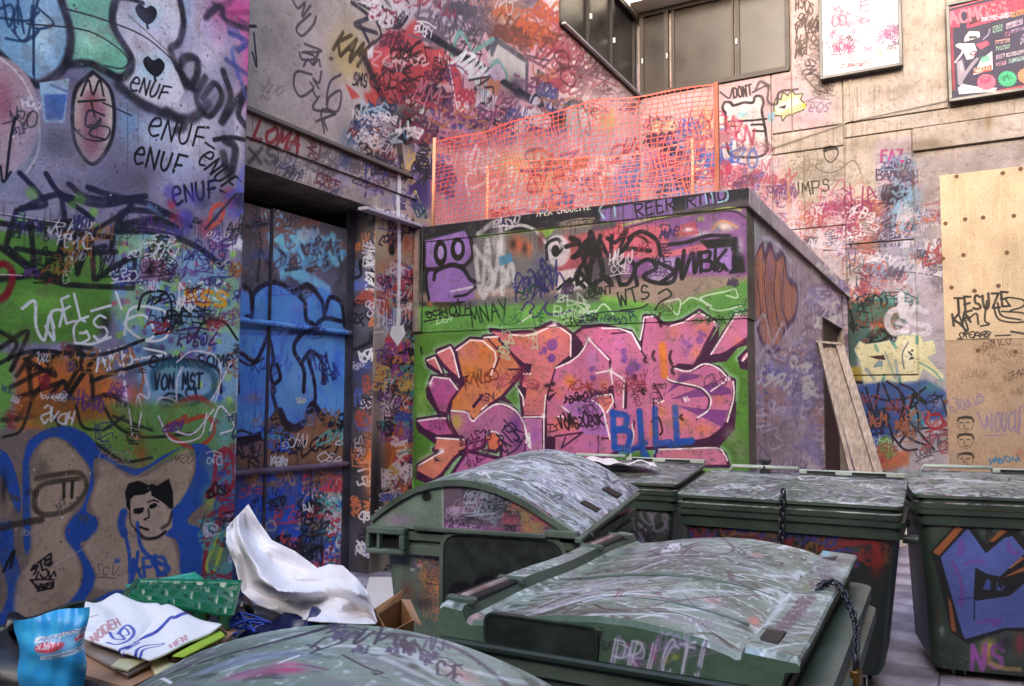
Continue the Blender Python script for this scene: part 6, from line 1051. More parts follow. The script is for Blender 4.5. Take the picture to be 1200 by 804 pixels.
def scuffed_lid(S, seed, cols=('c8ccd4', 'b4b8c4', '4c4852', 'a8aeb8', '6c6478', 'dcdce2'), n=60, ang=0, white=.5):
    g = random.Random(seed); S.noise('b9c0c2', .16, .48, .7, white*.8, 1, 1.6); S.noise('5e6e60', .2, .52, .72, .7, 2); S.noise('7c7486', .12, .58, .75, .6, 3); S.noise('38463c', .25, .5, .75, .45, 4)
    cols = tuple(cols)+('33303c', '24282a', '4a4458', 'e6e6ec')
    save = S.P; S.P = lambda p: np.atleast_2d(pp(p)); S_sc = S.sc; S.sc = lambda x, y: 1
    c, s = math.cos(ang), math.sin(ang)
    for _ in range(n):
        x, y = g.uniform(0, S.w), g.uniform(0, S.h); L = g.uniform(.05, .45)*S.w; w = g.choice((1, 1.2, 1.5, 2, 2.5, 4, 7)); b = g.uniform(-.25, .25); an = ang+g.gauss(0, .28); c, s = math.cos(an), math.sin(an)
        k2 = g.choice((3, 3, 6, 9)); P = [[x+c*L*t-s*L*b*math.sin(t*k2), y+s*L*t+c*L*b*math.sin(t*k2)] for t in np.linspace(0, 1, 9)]
        S.st(w, g.choice(cols), P, .3, g.uniform(.45, .95))
    for _ in range(n*5):
        x, y = g.uniform(0, S.w), g.uniform(0, S.h); r = g.uniform(.5, 3); S.st(r, g.choice(('e4e4ea', '2c2a30', 'b06a70', '7c8c7e', '4a4468')), [[x, y], [x+g.uniform(0, 7)*c, y+g.uniform(-2, 2)]], .4, g.uniform(.4, .9))
    for _ in range(n//9):
        x, y = g.uniform(0, S.w), g.uniform(0, S.h); h = g.uniform(.05, .13)*S.h; S.sq(x, y, x+c*h*2.6, y+s*h*2.6, h, g.choice(cols), g.uniform(1.3, 4), 5, g.uniform(.5, .95))
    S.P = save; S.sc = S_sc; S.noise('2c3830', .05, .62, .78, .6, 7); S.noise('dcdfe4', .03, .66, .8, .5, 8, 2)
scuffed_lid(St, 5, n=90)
M_Sb, M_St = Sb.material(.45, .08, 25, gloss=.45), St.material(.5, .15, 30)
flat_bin('green wheelie bin with a big blue angular letter, far right', RB, rb, wR, dR, Sb, St, (M_Sb, M_St), bot=.08, tp=.83)
# bin with the chain, in front of the enclosure
CB = (-1.03, 5.70, 0); cb_ = R(1.5)
Sb = bin_surf('chained_bin_paint', CB, cb_, 'front', 1.5, 1.2, -.43, 160, (.8, .8, .8), '222a26', 22)
Sb.vw = (660, 520, 2.857); Sb.tags(['8c2c2c', '3c3c8c', '7a5a2c', '1c1a22', '6c2430', '404c44'], 400, 240, 1100, 420, 60, 30, 70, 6, 12); Sb.st(24, '8c2c24', "990,320 1040,330 1060,400", .5); Sb.st(20, '7c2420', "470,280 500,250 540,280", .5); Sb.bl('3a3a7c', 760, 290, 60, 30, .7); Sb.bl('7c2420', 1050, 400, 30, 60, .8); Sb.bl('8a6a34', 700, 300, 30, 20, .6)
St = bin_surf('chained_bin_lid_paint', CB, cb_, 'top', 1.5, 1.05, 0, 170, G_BIN, '848e84', 23, 1.27); scuffed_lid(St, 8, n=110)
M_Sb, M_St = Sb.material(.5, .08, 25), St.material(.5, .15, 30)
cbin = flat_bin('dark green wheelie bin with a chain hanging over its rim, before the concrete enclosure', CB, cb_, 1.35, .92, Sb, St, (M_Sb, M_St))
# bin tucked behind
HB = (-2.55, 6.26, 0); hb = R(2)
St = bin_surf('tucked_bin_lid_paint', HB, hb, 'top', 1.5, 1.05, 0, 150, G_BIN, '848a88', 25, 1.27); scuffed_lid(St, 12, n=90)
Sb = bin_surf('tucked_bin_paint', HB, hb, 'front', 1.5, 1.2, -.43, 120, (1.3,)*3, '2a332e', 26); Sb.tags(['4c4060', '1a191d', '6c6478'], 700, 590, 820, 700, 20, 12, 30, 2, 4)
M_Sb, M_St = Sb.material(.5, .08, 25), St.material(.5, .15, 30)
flat_bin('green wheelie bin tucked behind the domed bin, only its lid corner showing', HB, hb, 1.33, .92, Sb, St, (M_Sb, M_St))

def dome_bin(label, loc, rot, w, L, prof, zr, surfs, mats, tilt=0, endpanel=None, pocket=None, body_recess=None, strip=None, bodytilt=None):
    """1100 litre bin: local x across (hinge at -x), local y along; domed lid made of a cross profile"""
    t = thing('wheelie_bin', label, 'wheelie bin', loc, (0, 0, rot), 'four wheeled rubbish bins')
    b = MB().loft([rr(w*.78, L*.76, .2, .08), rr(w*.82, L*.80, .26, .08), rr(w*.93, L*.95, zr-.10, .08), rr(w*.94, L*.96, zr-.04, .08)])
    b.build('body', [m_green, mats['body']] if 'body' in mats else m_green, t, surfs.get('body'), smooth=35)
    q = (strip or 0)/2; MB().loft([rr(w*.95+q, L*.965, zr-.145, .07, cx=q/2), rr(w*.985+2*q, L*.99, zr-.14, .07, cx=q), rr(w*.985+2*q, L*.99, zr-.10, .07, cx=q), rr(w*.955+1.6*q, L*.97, zr-.092, .07, cx=q*.8), rr(w*.955+1.4*q, L*.97, zr-.072, .07, cx=q*.7), rr(w+1.4*q, L, zr-.066, .07, cx=q*.7), rr(w+1.4*q, L, zr-.03, .07, cx=q*.7), rr(w*.95+q, L*.965, zr-.024, .07, cx=q*.5), rr(w*.9, L*.9, zr-.05, .07)], False, False).build('rim', m_green_l, t, smooth=35)
    sp = spline(np.array(prof), k=5) if len(prof) < 12 else np.array(prof)
    dz = lambda y: tilt*(y/L+.5)
    ys = [-L/2, -L/2+.012, -L/2+.05]+list(np.linspace(-L/2+.1, L/2-.1, 12))+[L/2-.05, L/2-.012, L/2]
    hm = max(p[1] for p in sp)
    lid = MB(); loops = []
    for i, y in enumerate(ys):
        e = min(i, len(ys)-1-i); dr = (.012, .0, 0)[min(e, 2)]
        lp = [(x, y, z-dr*(z > zr+.03)+dz(y)+.004*math.sin(9*y+5*x)) for x, z in sp]
        loops.append([(sp[0][0], y, zr-.01+dz(y))]+lp+[(sp[-1][0], y, zr-.01+dz(y))])
    lid.loft(loops, True, True); me = lid
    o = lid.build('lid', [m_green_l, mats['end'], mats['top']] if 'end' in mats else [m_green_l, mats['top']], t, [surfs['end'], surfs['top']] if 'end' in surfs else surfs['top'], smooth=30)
    castors(t, w*.3, L*.3)
    return t, sp, dz
# domed bin in the middle distance
DB = (-2.28, 4.17, 0); db = R(9); wD, LD = 1.10, 1.42
profD = [(-.56, 1.185), (-.55, 1.215), (-.44, 1.295), (-.30, 1.375), (-.15, 1.415), (0, 1.42), (.15, 1.39), (.30, 1.33), (.43, 1.255), (.53, 1.205), (.56, 1.18)]
Se = bin_surf('domed_bin_end_paint', DB, db, 'front', 1.3, 1.5, -LD/2, 300, (1.35,)*3, '66786a', 30)
Se.vw = (420, 520, 3.35); Se.noise('86968a', .2, .5, .7, .5, 1); Se.noise('4a564c', .15, .55, .75, .5, 2)
Se.fl('5f5060', "328,165 410,150 540,180 640,225 712,290 712,375 330,350", 2); Se.bl('4c504a', 600, 250, 70, 60, .8); Se.bl('6c6450', 660, 270, 30, 40, .6); Se.fl('7c4c80', "330,310 712,340 712,375 330,350", 3, .9); Se.bl('8c5060', 560, 340, 50, 14, .7); Se.st(7, '9aa89a', "330,165 332,345", .3, .8); Se.bl('8c6c94', 160, 300, 60, 24, .8)
Se.tags(['9aa8b8', '3a3c48', '7c8ca0', '242630'], 400, 190, 590, 290, 26, 20, 50, 3, 6); Se.tags(['9c6a4c', '8c7c50', '2a2430', 'a04c60', '5c3c60'], 560, 230, 710, 360, 26, 20, 50, 3, 6); Se.tags(['a890b0', '3c2c44'], 335, 220, 380, 350, 10, 20, 40, 2, 4); Se.sq(340, 340, 480, 345, 22, 'b090b4', 4, 8); Se.bl('15131a', 268, 207, 20, 20, 1, 1.2)
Se.bl('96a698', 235, 250, 50, 50, .35); Se.el('0c0c0e', 268, 207, 17, 19, 1)  # black ellipse paints the dark inside of a hole
Se.fl('5c6a60', "150,380 410,390 410,640 150,640", 4, .6); Se.bl('a8a0a8', 240, 410, 50, 50, .8); Se.dots(['8c6ca0', 'd0ccd8', '4c4058', 'b07060'], 190, 370, 330, 500, 70, 3, 9); Se.bl('b0703c', 310, 550, 60, 60, .85); Se.bl('b06a34', 250, 560, 30, 60, .6); Se.tags(['c08048', '6c4c54', '3c3444', 'b0785c'], 210, 480, 400, 640, 30, 25, 60, 4, 8); Se.bl('6c3c30', 170, 590, 30, 50, .7); Se.bl('3a2c30', 230, 640, 60, 30, .7)
Std = bin_surf('domed_bin_lid_paint', DB, db, 'top', 1.3, 1.6, 0, 220, (1.3,)*3, 'a3a8b0', 31, 1.4); scuffed_lid(Std, 3, ('dcdfe8', 'c4c8d6', '8c88a0', 'eceef4', '5c5868', 'b8c0cc', 'a0a4b8'), 190, .35, .8)
Std.vw = (420, 520, 3.35); Std.fl('a89468', "960,195 1000,190 1020,215 980,215", 3, .8); Std.bl('b88a80', 940, 180, 20, 10, .6)
M_Se, M_Std = Se.material(.45, .1, 25), Std.material(.5, .15, 30)
t, sp, dz = dome_bin('green domed wheelie bin with graffitied end panel, behind the white sheet', DB, db, wD, LD, profD, 1.17, {'end': Se, 'top': Std, 'body': Se}, {'end': M_Se, 'top': M_Std, 'body': M_Se}, .075)
# end ribs, ledge, side pocket, dark recess
def arc(y, x0, x1, dzv=0, k=14): return [(x, y, float(np.interp(x, sp[:, 0], sp[:, 1]))+dzv) for x in np.linspace(x0, x1, k)]
MB().loft([[(x, y-.018, z-.035), (x, y+.01, z-.035), (x, y+.01, z-.004), (x, y-.018, z-.004)] for x, y, z in arc(-LD/2-.003, -.55, .55)]).build('lid_edge', m_green_l, t, smooth=40)
MB().bbox(-.30, .40, -LD/2-.03, -LD/2+.0, 1.155, 1.178, .005).bbox(.40, .56, -LD/2-.034, -LD/2, 1.165, 1.20, .005).build('end_ledge', m_green_l, t)
pk = MB().bbox(-.56, -.34, -LD/2-.05, -LD/2+.02, 1.13, 1.165, .006).bbox(-.56, -.34, -LD/2-.05, -LD/2+.02, 1.03, 1.055, .006).bbox(-.37, -.34, -LD/2-.05, -LD/2+.02, 1.056, 1.129, .004).bbox(-.56, -.54, -LD/2-.05, -LD/2+.02, 1.056, 1.129, .004).bbox(-.50, -.485, -LD/2-.04, -LD/2+.02, 1.056, 1.129, .002); pk.build('lifting_pocket', m_green_l, t); MB().box(-.538, -.372, -LD/2+.0, -LD/2+.03, 1.057, 1.128).build('pocket_back', m_dkg, t)
rc = [(x, z) for x, _, z in [(a, 0, b) for a, b, _ in rr(.62, .42, 0, .07, 4, .17, .935)]]
MB().loft([[(x, -LD/2+.035, z) for x, z in rc], [(x, -LD/2-.002, z) for x, z in rc]]).build('dark_recess_panel', m_rec, t, smooth=30)
rc2 = [(x, z) for x, z, _ in rr(.66, .46, 0, .08, 4, .17, .935)]
MB().loft([[(x, -LD/2-.012, z) for x, z in rc2], [(x, -LD/2-.012, z) for x, z in rc], [(x, -LD/2+.03, z) for x, z in rc]], False, False).build('recess_frame', m_green_l, t, smooth=30)
MB().tube([(-.04, -LD/2-.03, .86), (-.04, -LD/2+.0, .86)], .065, 14).tube([(.10, -LD/2-.03, .885), (.10, -LD/2+.0, .885)], .08, 14).build('trunnion', mat('black_plastic', '18171c', .35, .5), t, smooth=40)
mw = mat('white_print', 'c0c0c8', .6, .3)
yy = -LD/2-.034
MB().box(.05, .10, yy, yy+.003, .905, .911).box(.06, .066, yy, yy+.003, .875, .905).box(.084, .09, yy, yy+.003, .875, .905).box(.115, .15, yy, yy+.003, .888, .894).loft([[(.165, yy, .91), (.175, yy, .91), (.175, yy+.003, .91), (.165, yy+.003, .91)], [(.19, yy, .892), (.2, yy, .892), (.2, yy+.003, .892), (.19, yy+.003, .892)], [(.165, yy, .872), (.175, yy, .872), (.175, yy+.003, .872), (.165, yy+.003, .872)]]).build('moulded_marks', mw, t)
# front lip with slots
for yq in (-.2, .28): MB().loft([[(x, yq-.07, z), (x, yq+.07, z), (x, yq+.07, z-.03), (x, yq-.07, z-.03)] for x, z in ((.44, 1.254+dz(yq)), (.53, 1.211+dz(yq)))]).build('lid_slot', m_dkg, t)
MB().bbox(.545, .585, -LD/2+.02, LD/2-.02, 1.185, 1.215, .006).build('front_lip', m_green_l, t).rotation_euler = (math.atan(.075/LD), 0, 0)

# chained shallow lid bin in front
FB = (-.815, 2.535, 0); fb_ = R(1.5); wF, LF_ = .93, 1.37
profF = [(-.47, 1.195), (-.468, 1.268), (-.455, 1.276), (-.395, 1.272), (-.38, 1.245), (-.365, 1.238), (-.30, 1.246), (-.2, 1.265), (-.1, 1.279), (0, 1.286), (.1, 1.286), (.2, 1.275), (.28, 1.262), (.33, 1.25), (.345, 1.243), (.357, 1.245), (.367, 1.262), (.44, 1.258), (.482, 1.256), (.488, 1.250), (.487, 1.238), (.455, 1.232), (.448, 1.19)]
profF = [(x*.955, z) for x, z in profF]
Sf = bin_surf('chained_lid_paint', FB, fb_, 'top', 1.1, 1.55, 0, 460, (1.2,)*3, '84958a', 40, 1.272)  # raised gain puts bright sky highlights into the scuffed lid colour
scuffed_lid(Sf, 21, ('c9cdd4', 'b0b6c0', 'd8dade', '6c6472', 'a8b0ae', '94a098', '3c3844', '2c3230', '5a685e', '4a4450'), 190, .12, .45)
Sf.vw = (760, 610, 4)
for q, w, c in (("330,85 400,150 300,190 160,180 220,125 250,120", 7, '5a4c56'), ("400,150 700,100 820,100", 6, '5a4c56'), ("620,130 680,110 730,115 720,130", 12, 'e0e0e8'), ("380,255 400,290 480,305", 14, '4a3a44'), ("40,350 70,390 140,400", 14, '5a4c56'), ("0,440 120,400 300,360 520,330", 7, '5a4450'), ("0,215 200,200 420,195 640,190", 5, '7c7480'), ("0,310 250,300 480,305", 9, '506a54'), ("480,305 620,315 720,330", 5, '506a54'), ("150,310 0,330 -200,350", 5, '504650'), ("200,240 260,250 200,270 140,260", 8, '9a8c96'), ("520,320 600,300 640,330 590,400 520,470", 26, 'ccd0d6'), ("560,250 680,230 720,200", 20, 'c4cad0'), ("60,370 200,340 400,330", 14, 'c0c6ce'), ("20,440 200,430 300,400", 16, 'd4d6dc'), ("-300,400 -100,360 120,350", 14, 'c8ccd4'), ("-400,330 -150,300 200,270", 12, 'b4b4c0'), ("-500,420 -250,380 0,370", 10, 'd4d4dc')): Sf.st(w, c, q, .5, .8)
Sf.bl('cc7c74', 495, 425, 34, 22, .95); Sf.bl('c88c8c', 510, 165, 40, 10, .7); Sf.bl('c87c8c', 300, 375, 50, 14, .6); Sf.fl('7cc0d4', "815,130 850,130 845,155 815,155", 2, .9); Sf.bl('2c2a30', 625, 188, 8, 8, .9); Sf.bl('5c6c34', 740, 300, 30, 24, .7); Sf.bl('8cb4dc', 480, 590, 60, 14, .6); Sf.bl('6c5c64', 310, 420, 30, 12, .7)
for y in range(340, 510, 18): Sf.sq(700-(y-340)*.9, y+14, 780-(y-340)*.9, y+8, 12, '5a4858', 4, 8, .85)
Sf.tags(['5c5060', '747080'], 700, 170, 880, 290, 14, 12, 24, 2, 4); Sf.tags(['5a5462', 'd4d4dc'], 0, 120, 100, 170, 8, 14, 26, 2, 4); Sf.sq(60, 490, 320, 490, 26, '8c8494', 5, 12)
Sf.vw = (480, 610, 4)
for q, w, c in (("600,420 800,380 1000,370 1200,380", 22, 'c8ccd2'), ("640,450 800,440 1000,450 1200,440", 9, '4c3c48'), ("700,400 900,330 1200,300", 12, '948c98'), ("560,400 800,320 1100,240", 10, 'b0b0bc'), ("960,390 1000,345 1100,345 1180,375 1080,385", 6, '8a5c60'), ("980,385 1010,355 1100,350", 5, '8a6468'), ("500,440 700,380 900,350", 16, 'b4a8b4'), ("850,270 1000,250 1200,200", 12, 'c4c8d0'), ("500,470 800,470 1200,475", 18, 'd0d4d8')): Sf.st(w, c, q, .5, .75)
Sf.dots(['e4e6ea'], 420, 180, 700, 330, 40, 2, 8, .8); Sf.dots(['8c4c50', '2c2830', 'b09090'], 220, 320, 420, 430, 26, 5, 16, .7, .7); Sf.bl('c8a4a0', 300, 390, 40, 16, .7); Sf.bl('9cb0a4', 150, 440, 40, 14, .6); Sf.bl('c87c80', 950, 100, 14, 10, .8)
Sfe = bin_surf('chained_lid_end_paint', FB, fb_, 'front', 1.1, 1.4, -LF_/2, 420, (1.2,)*3, '4f6654', 41); Sfe.noise('66786a', .15, .5, .7, .5, 1); Sfe.vw = (480, 610, 4)
Sfe.fl('17191a', "360,512 900,512 880,660 720,650 360,590", 3); Sfe.st(12, '3c3c40', "400,560 440,540 500,560 460,580", .5); Sfe.tags(['34363a', '4c4e52'], 380, 530, 850, 640, 18, 30, 60, 6, 10); Sfe.st(8, '7c9480', "355,600 500,630 720,670 870,690", .4); Sfe.st(5, '9aae9c', "370,495 620,500 900,512", .4, .7)  # dark fill paints the hand-hold's shade into the bin end
Sfe.vw = (700, 730, 7); Sfe.st(22, 'a84c94', "250,170 300,330 330,420", .6, .7); Sfe.st(20, 'a0448c', "430,180 470,300 400,380", .6, .7); Sfe.tags(['6c7c74', '8c7c9c', '3c4c54'], 100, 180, 900, 420, 9, 60, 120, 8, 14); Sfe.bl('b8c04c', 640, 280, 40, 30, .7); Sfe.bl('c49048', 560, 300, 40, 40, .6); Sfe.drips('c0bccc', 120, 400, 880, 440, 14, 30, 90, 7); Sfe.tx('PRICT!', 95, 400, 900, 455, 265, '9c8cb4', 34, .55, .10, .25, .8); Sfe.tx('PRICT!', 85, 395, 890, 450, 275, 'c0c0d4', 15, .95, .09, .25, .3); Sfe.tx('PRICT!', 110, 405, 905, 455, 250, 'd0d0de', 11, .9, .09, .3, .3); Sfe.bl('a84c94', 330, 340, 40, 60, .5); Sfe.bl('b85090', 470, 260, 30, 60, .5)
Sfr = bin_surf('chained_bin_side_paint', FB, fb_, 'right', 1.5, 1.2, wF*.47, 200, (1.3,)*3, '46544a', 42); Sfr.vw = (760, 610, 4); Sfr.tags(['8c3c8c', '5c3c8c', 'a0503c', '1a191d'], 950, 420, 1120, 760, 26, 40, 90, 8, 14); Sfr.bl('8c3c94', 1040, 560, 40, 100, .8); Sfr.bl('a85038', 1010, 570, 20, 40, .8)
M_Sf, M_Sfe, M_Sfr = Sf.material(.38, .12, 30, gloss=.5, grime=.25), Sfe.material(.45, .1, 25), Sfr.material(.45, .1, 25)
t, sp, dz = dome_bin('green wheelie bin with low scuffed lid, padlocked chain and PRICT tag, in the foreground', FB, fb_, wF, LF_, profF, 1.19, {'end': Sfe, 'top': Sf, 'body': Sfr}, {'end': M_Sfe, 'top': M_Sf, 'body': M_Sfr}, strip=.07)
# handle openings along the hinge strip
for yq in (-.50, .42):
    MB().bbox(-.442, -.372, yq-.13, yq+.13, 1.262, 1.281, .006).build('handle_opening', m_dkg, t)
    MB().tube([(-.405, yq-.13, 1.274), (-.405, yq+.11, 1.274)], .014, 10).build('hinge_rod', mat('rusted_pale_rod', '8a6a60', .5, .4, col2='c0b0ac', nscale=9), t, smooth=True)
    for yl in (yq-.1425, yq+.1425): MB().bbox(-.448, -.358, yl-.0125, yl+.0125, 1.262, 1.284, .006).build('hinge_lug', m_green_l, t)
for yq in (-.55, .58): MB().bbox(.362, .408, yq-.055, yq+.055, 1.235, 1.2625, .001).build('lid_slot', m_dkg, t)
rc = [(x, z) for x, z, _ in rr(.30, .075, 0, .02, 4, -.15, 1.222)]
MB().loft([[(x, -LF_/2+.03, z) for x, z in rc], [(x, -LF_/2-.004, z) for x, z in rc]]).build('hand_hold', m_rec, t, smooth=30)
rc2 = [(x, z) for x, z, _ in rr(.315, .084, 0, .024, 4, -.15, 1.222)]
MB().loft([[(x, -LF_/2+.01, z) for x, z in rc2], [(x, -LF_/2-.008, z) for x, z in rc2], [(x, -LF_/2-.008, z) for x, z in rc], [(x, -LF_/2+.02, z) for x, z in rc]], False, False).build('hand_hold_frame', m_green, t, smooth=30)
MB().bbox(-.44, .44, -LF_/2-.02, LF_/2+.01, 1.166, 1.186, .006).build('lid_skirt', m_green, t)

for yq in (-.12, -.46):
    MB().loft([[(x, yq+.02*math.sin(x*6)-.008, float(np.interp(x, sp[:, 0], sp[:, 1]))-.003), (x, yq+.02*math.sin(x*6), float(np.interp(x, sp[:, 0], sp[:, 1]))+.004), (x, yq+.02*math.sin(x*6)+.008, float(np.interp(x, sp[:, 0], sp[:, 1]))-.003)] for x in np.linspace(-.28, .31, 24)]).build('lid_rib', m_green_l, t, smooth=True)
# nearest domed lid
NB = (-.63, .62, 0); nb = R(30); wN, LN = 1.10, 1.30
profN = [(x*.98, z-.015) for x, z in profD]
Sn = bin_surf('nearest_lid_paint', NB, nb, 'top', 1.3, 1.5, 0, 460, (1.08,)*3, '84968a', 50, 1.39); scuffed_lid(Sn, 33, ('a8b0ae', '98a69c', '6c7a70', 'b8bcc0', '7c8a80', '4c4858'), 90, .2, .25)
Sn.vw = (140, 700, 2.143)
Sn.fl('7c8ca0', "150,190 300,150 450,155 520,180 400,175 250,190", 6, .7); Sn.bl('a8507c', 380, 215, 90, 14, .75); Sn.bl('c03c68', 430, 212, 40, 8, .85); Sn.bl('b85a84', 310, 225, 50, 9, .6); Sn.st(9, '7c3c6c', "250,228 340,205 440,196 520,208", .6, .6); Sn.bl('c86c8c', 420, 195, 50, 12, .7); Sn.st(5, 'dcdce4', "400,190 450,170", .5); Sn.st(14, '6c6c80', "220,190 330,165 440,165", .6, .6)
for q in ("480,150 520,120 560,130 500,155", "470,140 500,150 480,165", "560,120 600,105 590,135 640,100", "640,130 660,90 650,120 690,100 690,125", "620,95 600,120", "720,100 700,130 740,110 760,130", "560,165 620,190 660,195 640,205", "520,110 560,95 620,100", "760,120 820,140 860,130"): Sn.st(5, '3a3446', q, .4, .85)
for q in ("640,150 720,140 800,170", "660,160 760,180 860,200", "700,130 800,140 880,170", "720,200 820,215 900,222"): Sn.st(16, 'c8ccd2', q, .7, .7)
Sn.bl('c89088', 860, 150, 50, 16, .7); Sn.bl('c87890', 900, 205, 40, 12, .7); Sn.bl('c08078', 960, 180, 40, 20, .5); Sn.tags(['55506a', '3f394a'], 460, 80, 800, 170, 10, 14, 26, 3, 5)
M_Sn = Sn.material(.4, .12, 30, gloss=.5, grime=.2)
dome_bin('nearest domed wheelie bin lid with a pink splash, at the bottom edge', NB, nb, wN, LN, profN, 1.155, {'top': Sn}, {'top': M_Sn})
# ------------------------------------------------------------------ chains and padlocks
def plane_hit(x, y, p, n): d = ray(x, y); p = np.array(p); n = np.array(n); return CAM+d*(((p-CAM)@n)/(d@n))
LINK = {}
def link_mesh(ln, r):
    if (ln, r) in LINK: return LINK[(ln, r)]
    mb = MB(); pts = []; w = ln*.32; n = 12
    loops = []
    for i in range(n):
        a = 2*math.pi*i/n; cx = (ln/2-w)*(1 if math.cos(a) > 0 else -1)*(abs(math.cos(a)) > .05); c = Vector((cx+w*math.cos(a), w*math.sin(a), 0)); rad = Vector((math.cos(a), math.sin(a), 0))
        loops.append([c+rad*r*math.cos(b)+Vector((0, 0, 1))*r*math.sin(b) for b in (0, math.pi*.4, math.pi*.8, math.pi*1.2, math.pi*1.6)])
    loops.append(loops[0]); mb.loft(loops, False, False); me = mb.mesh('chain_link'); me.materials.append(m_chain)
    for p in me.polygons: p.use_smooth = True
    LINK[(ln, r)] = me; return me
def chain(label, pts, ln=.05, r=.0055):
    P = spline(np.array(pts), k=12); t = thing('chain', label, 'chain', tuple(P[-1])); me = link_mesh(ln, r)
    s = np.concatenate([[0], np.cumsum(np.linalg.norm(np.diff(P, axis=0), axis=1))]); k = 0; d = ln*.18
    while d < s[-1]:
        p = Vector([np.interp(d, s, P[:, i]) for i in range(3)]); q = Vector([np.interp(min(d+.012, s[-1]), s, P[:, i]) for i in range(3)]); u = (q-p)
        if u.length < 1e-5: u = Vector((0, 0, -1))
        o = D.objects.new('chain_link', me); COL.objects.link(o); o.parent = t
        qn = u.to_track_quat('X', 'Z'); o.rotation_mode = 'QUATERNION'; o.rotation_quaternion = qn @ __import__('mathutils').Quaternion((1, 0, 0), R(45 if k % 2 else -45)); o.location = p-Vector(P[-1]); d += ln*.66; k += 1
    return t
def padlock(label, p, h=.06, rotz=0):
    t = thing('padlock', label, 'padlock', tuple(p), (0, 0, rotz))
    w = h*.62; MB().bbox(-w/2, w/2, -w*.26, w*.26, -h, -h*.38, h*.06).build('lock_body', m_brass, t)
    MB().tube([(-w*.32, 0, -h*.42), (-w*.32, 0, -h*.1), (-w*.2, 0, h*.06), (0, 0, h*.1), (w*.2, 0, h*.06), (w*.32, 0, -h*.1), (w*.32, 0, -h*.42)], h*.07, 8).build('shackle', m_chain, t, smooth=True); return t
c, s = math.cos(fb_), math.sin(fb_); Xf = np.array([c, s, 0]); rp_ = np.array(FB)+Xf*.575
ch = [plane_hit(958, 690, (0, 0, 1.266), (0, 0, 1)), plane_hit(966, 684, (0, 0, 1.272), (0, 0, 1)), plane_hit(977, 682, (0, 0, 1.272), (0, 0, 1)), plane_hit(986, 690, (0, 0, 1.262), (0, 0, 1))]
tc = float((ch[-1]-CAM)@cf)-.05
ch += [deep(x, y, tc-q) for x, y, q in ((995, 708, 0), (1001, 724, .05), (1004, 742, .11), (1003, 757, .16), (1003, 770, .2))]
chain('steel chain looped over the rim of the foreground bin', ch, .028, .0036)
padlock('tarnished brass padlock hanging from the foreground bin chain', deep(1003, 772, tc-.21), .07, fb_+R(80))
c, s = math.cos(cb_), math.sin(cb_); Yc = np.array([-s, c, 0]); fp = np.array(CB)-Yc*.488
chain('dark chain hanging down the front of the bin before the enclosure', [plane_hit(x, y, fp, Yc) for x, y in ((918, 576), (917, 590), (916, 605), (916, 622), (915, 642))], .055, .007)
Xd = np.array([math.cos(db), math.sin(db), 0]); rd = np.array(DB)-np.array([-math.sin(db), math.cos(db), 0])*.66+Xd*.6
padlock('small brass padlock on the corner of the domed bin lid', np.array([rd[0], rd[1], 1.175]), .075, 0)
# clamp on the lid bar
t = thing('clamp', 'small black clamp standing on the pale bar of the chained bin lid', 'clamp', tuple(on(897, 555, 1, 6.1)))
MB().bbox(-.035, .035, -.03, .03, 0, .03, .005).bbox(-.025, .025, -.02, .02, .03, .075, .005).bbox(-.04, .04, -.025, .025, .075, .10, .005).build('jaw', m_black, t); MB().tube([(0, -.05, .05), (0, .05, .05)], .008, 8).build('screw', m_chain, t, smooth=True)

# ------------------------------------------------------------------ rubbish heap on an open bin, lower left
TB = (-2.12, 1.72, 0); tb_ = R(24)
t = thing('open_bin', 'open dark wheelie bin overflowing with bags and cardboard, lower left', 'wheelie bin', TB, (0, 0, tb_))
wT, dT = 1.25, .92
MB().loft([rr(wT*.78, dT*.76, .2), rr(wT*.8, dT*.8, .26), rr(wT*.95, dT*.95, 1.0), rr(wT, dT, 1.02), rr(wT, dT, 1.07), rr(wT*.93, dT*.92, 1.075), rr(wT*.9, dT*.88, .85), rr(wT*.76, dT*.74, .3)]).build('body', m_green, t, smooth=35)
castors(t, .38, .26)
m_bag = mat('black_bin_bag', '16151b', .28, .5, grime=.2, bump=.25, grain=9); m_bagb = mat('navy_bin_bag', '1a2258', .3, .5, grime=.2, bump=.25, grain=9)
def bag(label, p, rx, ry, rz, m, seed):
    tt = thing('rubbish_bag', label, 'rubbish bag', (p[0], p[1], p[2]-rz)); r = random.Random(seed); ph = [r.uniform(0, 6) for _ in range(8)]
    def f(u, v):
        a = u*2*math.pi; b = (v-.5)*math.pi; k = 1+.10*math.sin(3*a+ph[0]+2*b)+.07*math.sin(7*a+ph[1]-4*b)+.06*math.sin(5*b+ph[2]+a*2)+.04*math.sin(13*a+6*b+ph[3])
        return (rx*k*math.cos(a)*math.cos(b), ry*k*math.sin(a)*math.cos(b), rz+rz*k*math.sin(b))
    MB().grid(f, 36, 18).build('bag', m, tt, smooth=True)
    MB().tube([(0, 0, rz*1.9), (.01, 0, rz*2.05), (.03, .01, rz*2.2)], [.03, .018, .035], 8).build('knot', m, tt, smooth=True)
    return tt
bag('black bag slumped at the left edge of the open bin', (-2.38, 1.36, 1.0), .30, .26, .15, m_bag, 1)
bag('black bag under the cardboard pile in the open bin', (-1.86, 1.50, 1.0), .30, .26, .16, m_bag, 2)
bag('navy bag between the egg tray and the nearest lid', (-1.70, 1.84, 1.0), .24, .18, .15, m_bagb, 3)
bag('black bag below the white sheet at the far side of the open bin', (-2.25, 2.08, .95), .32, .2, .12, m_bag, 4)
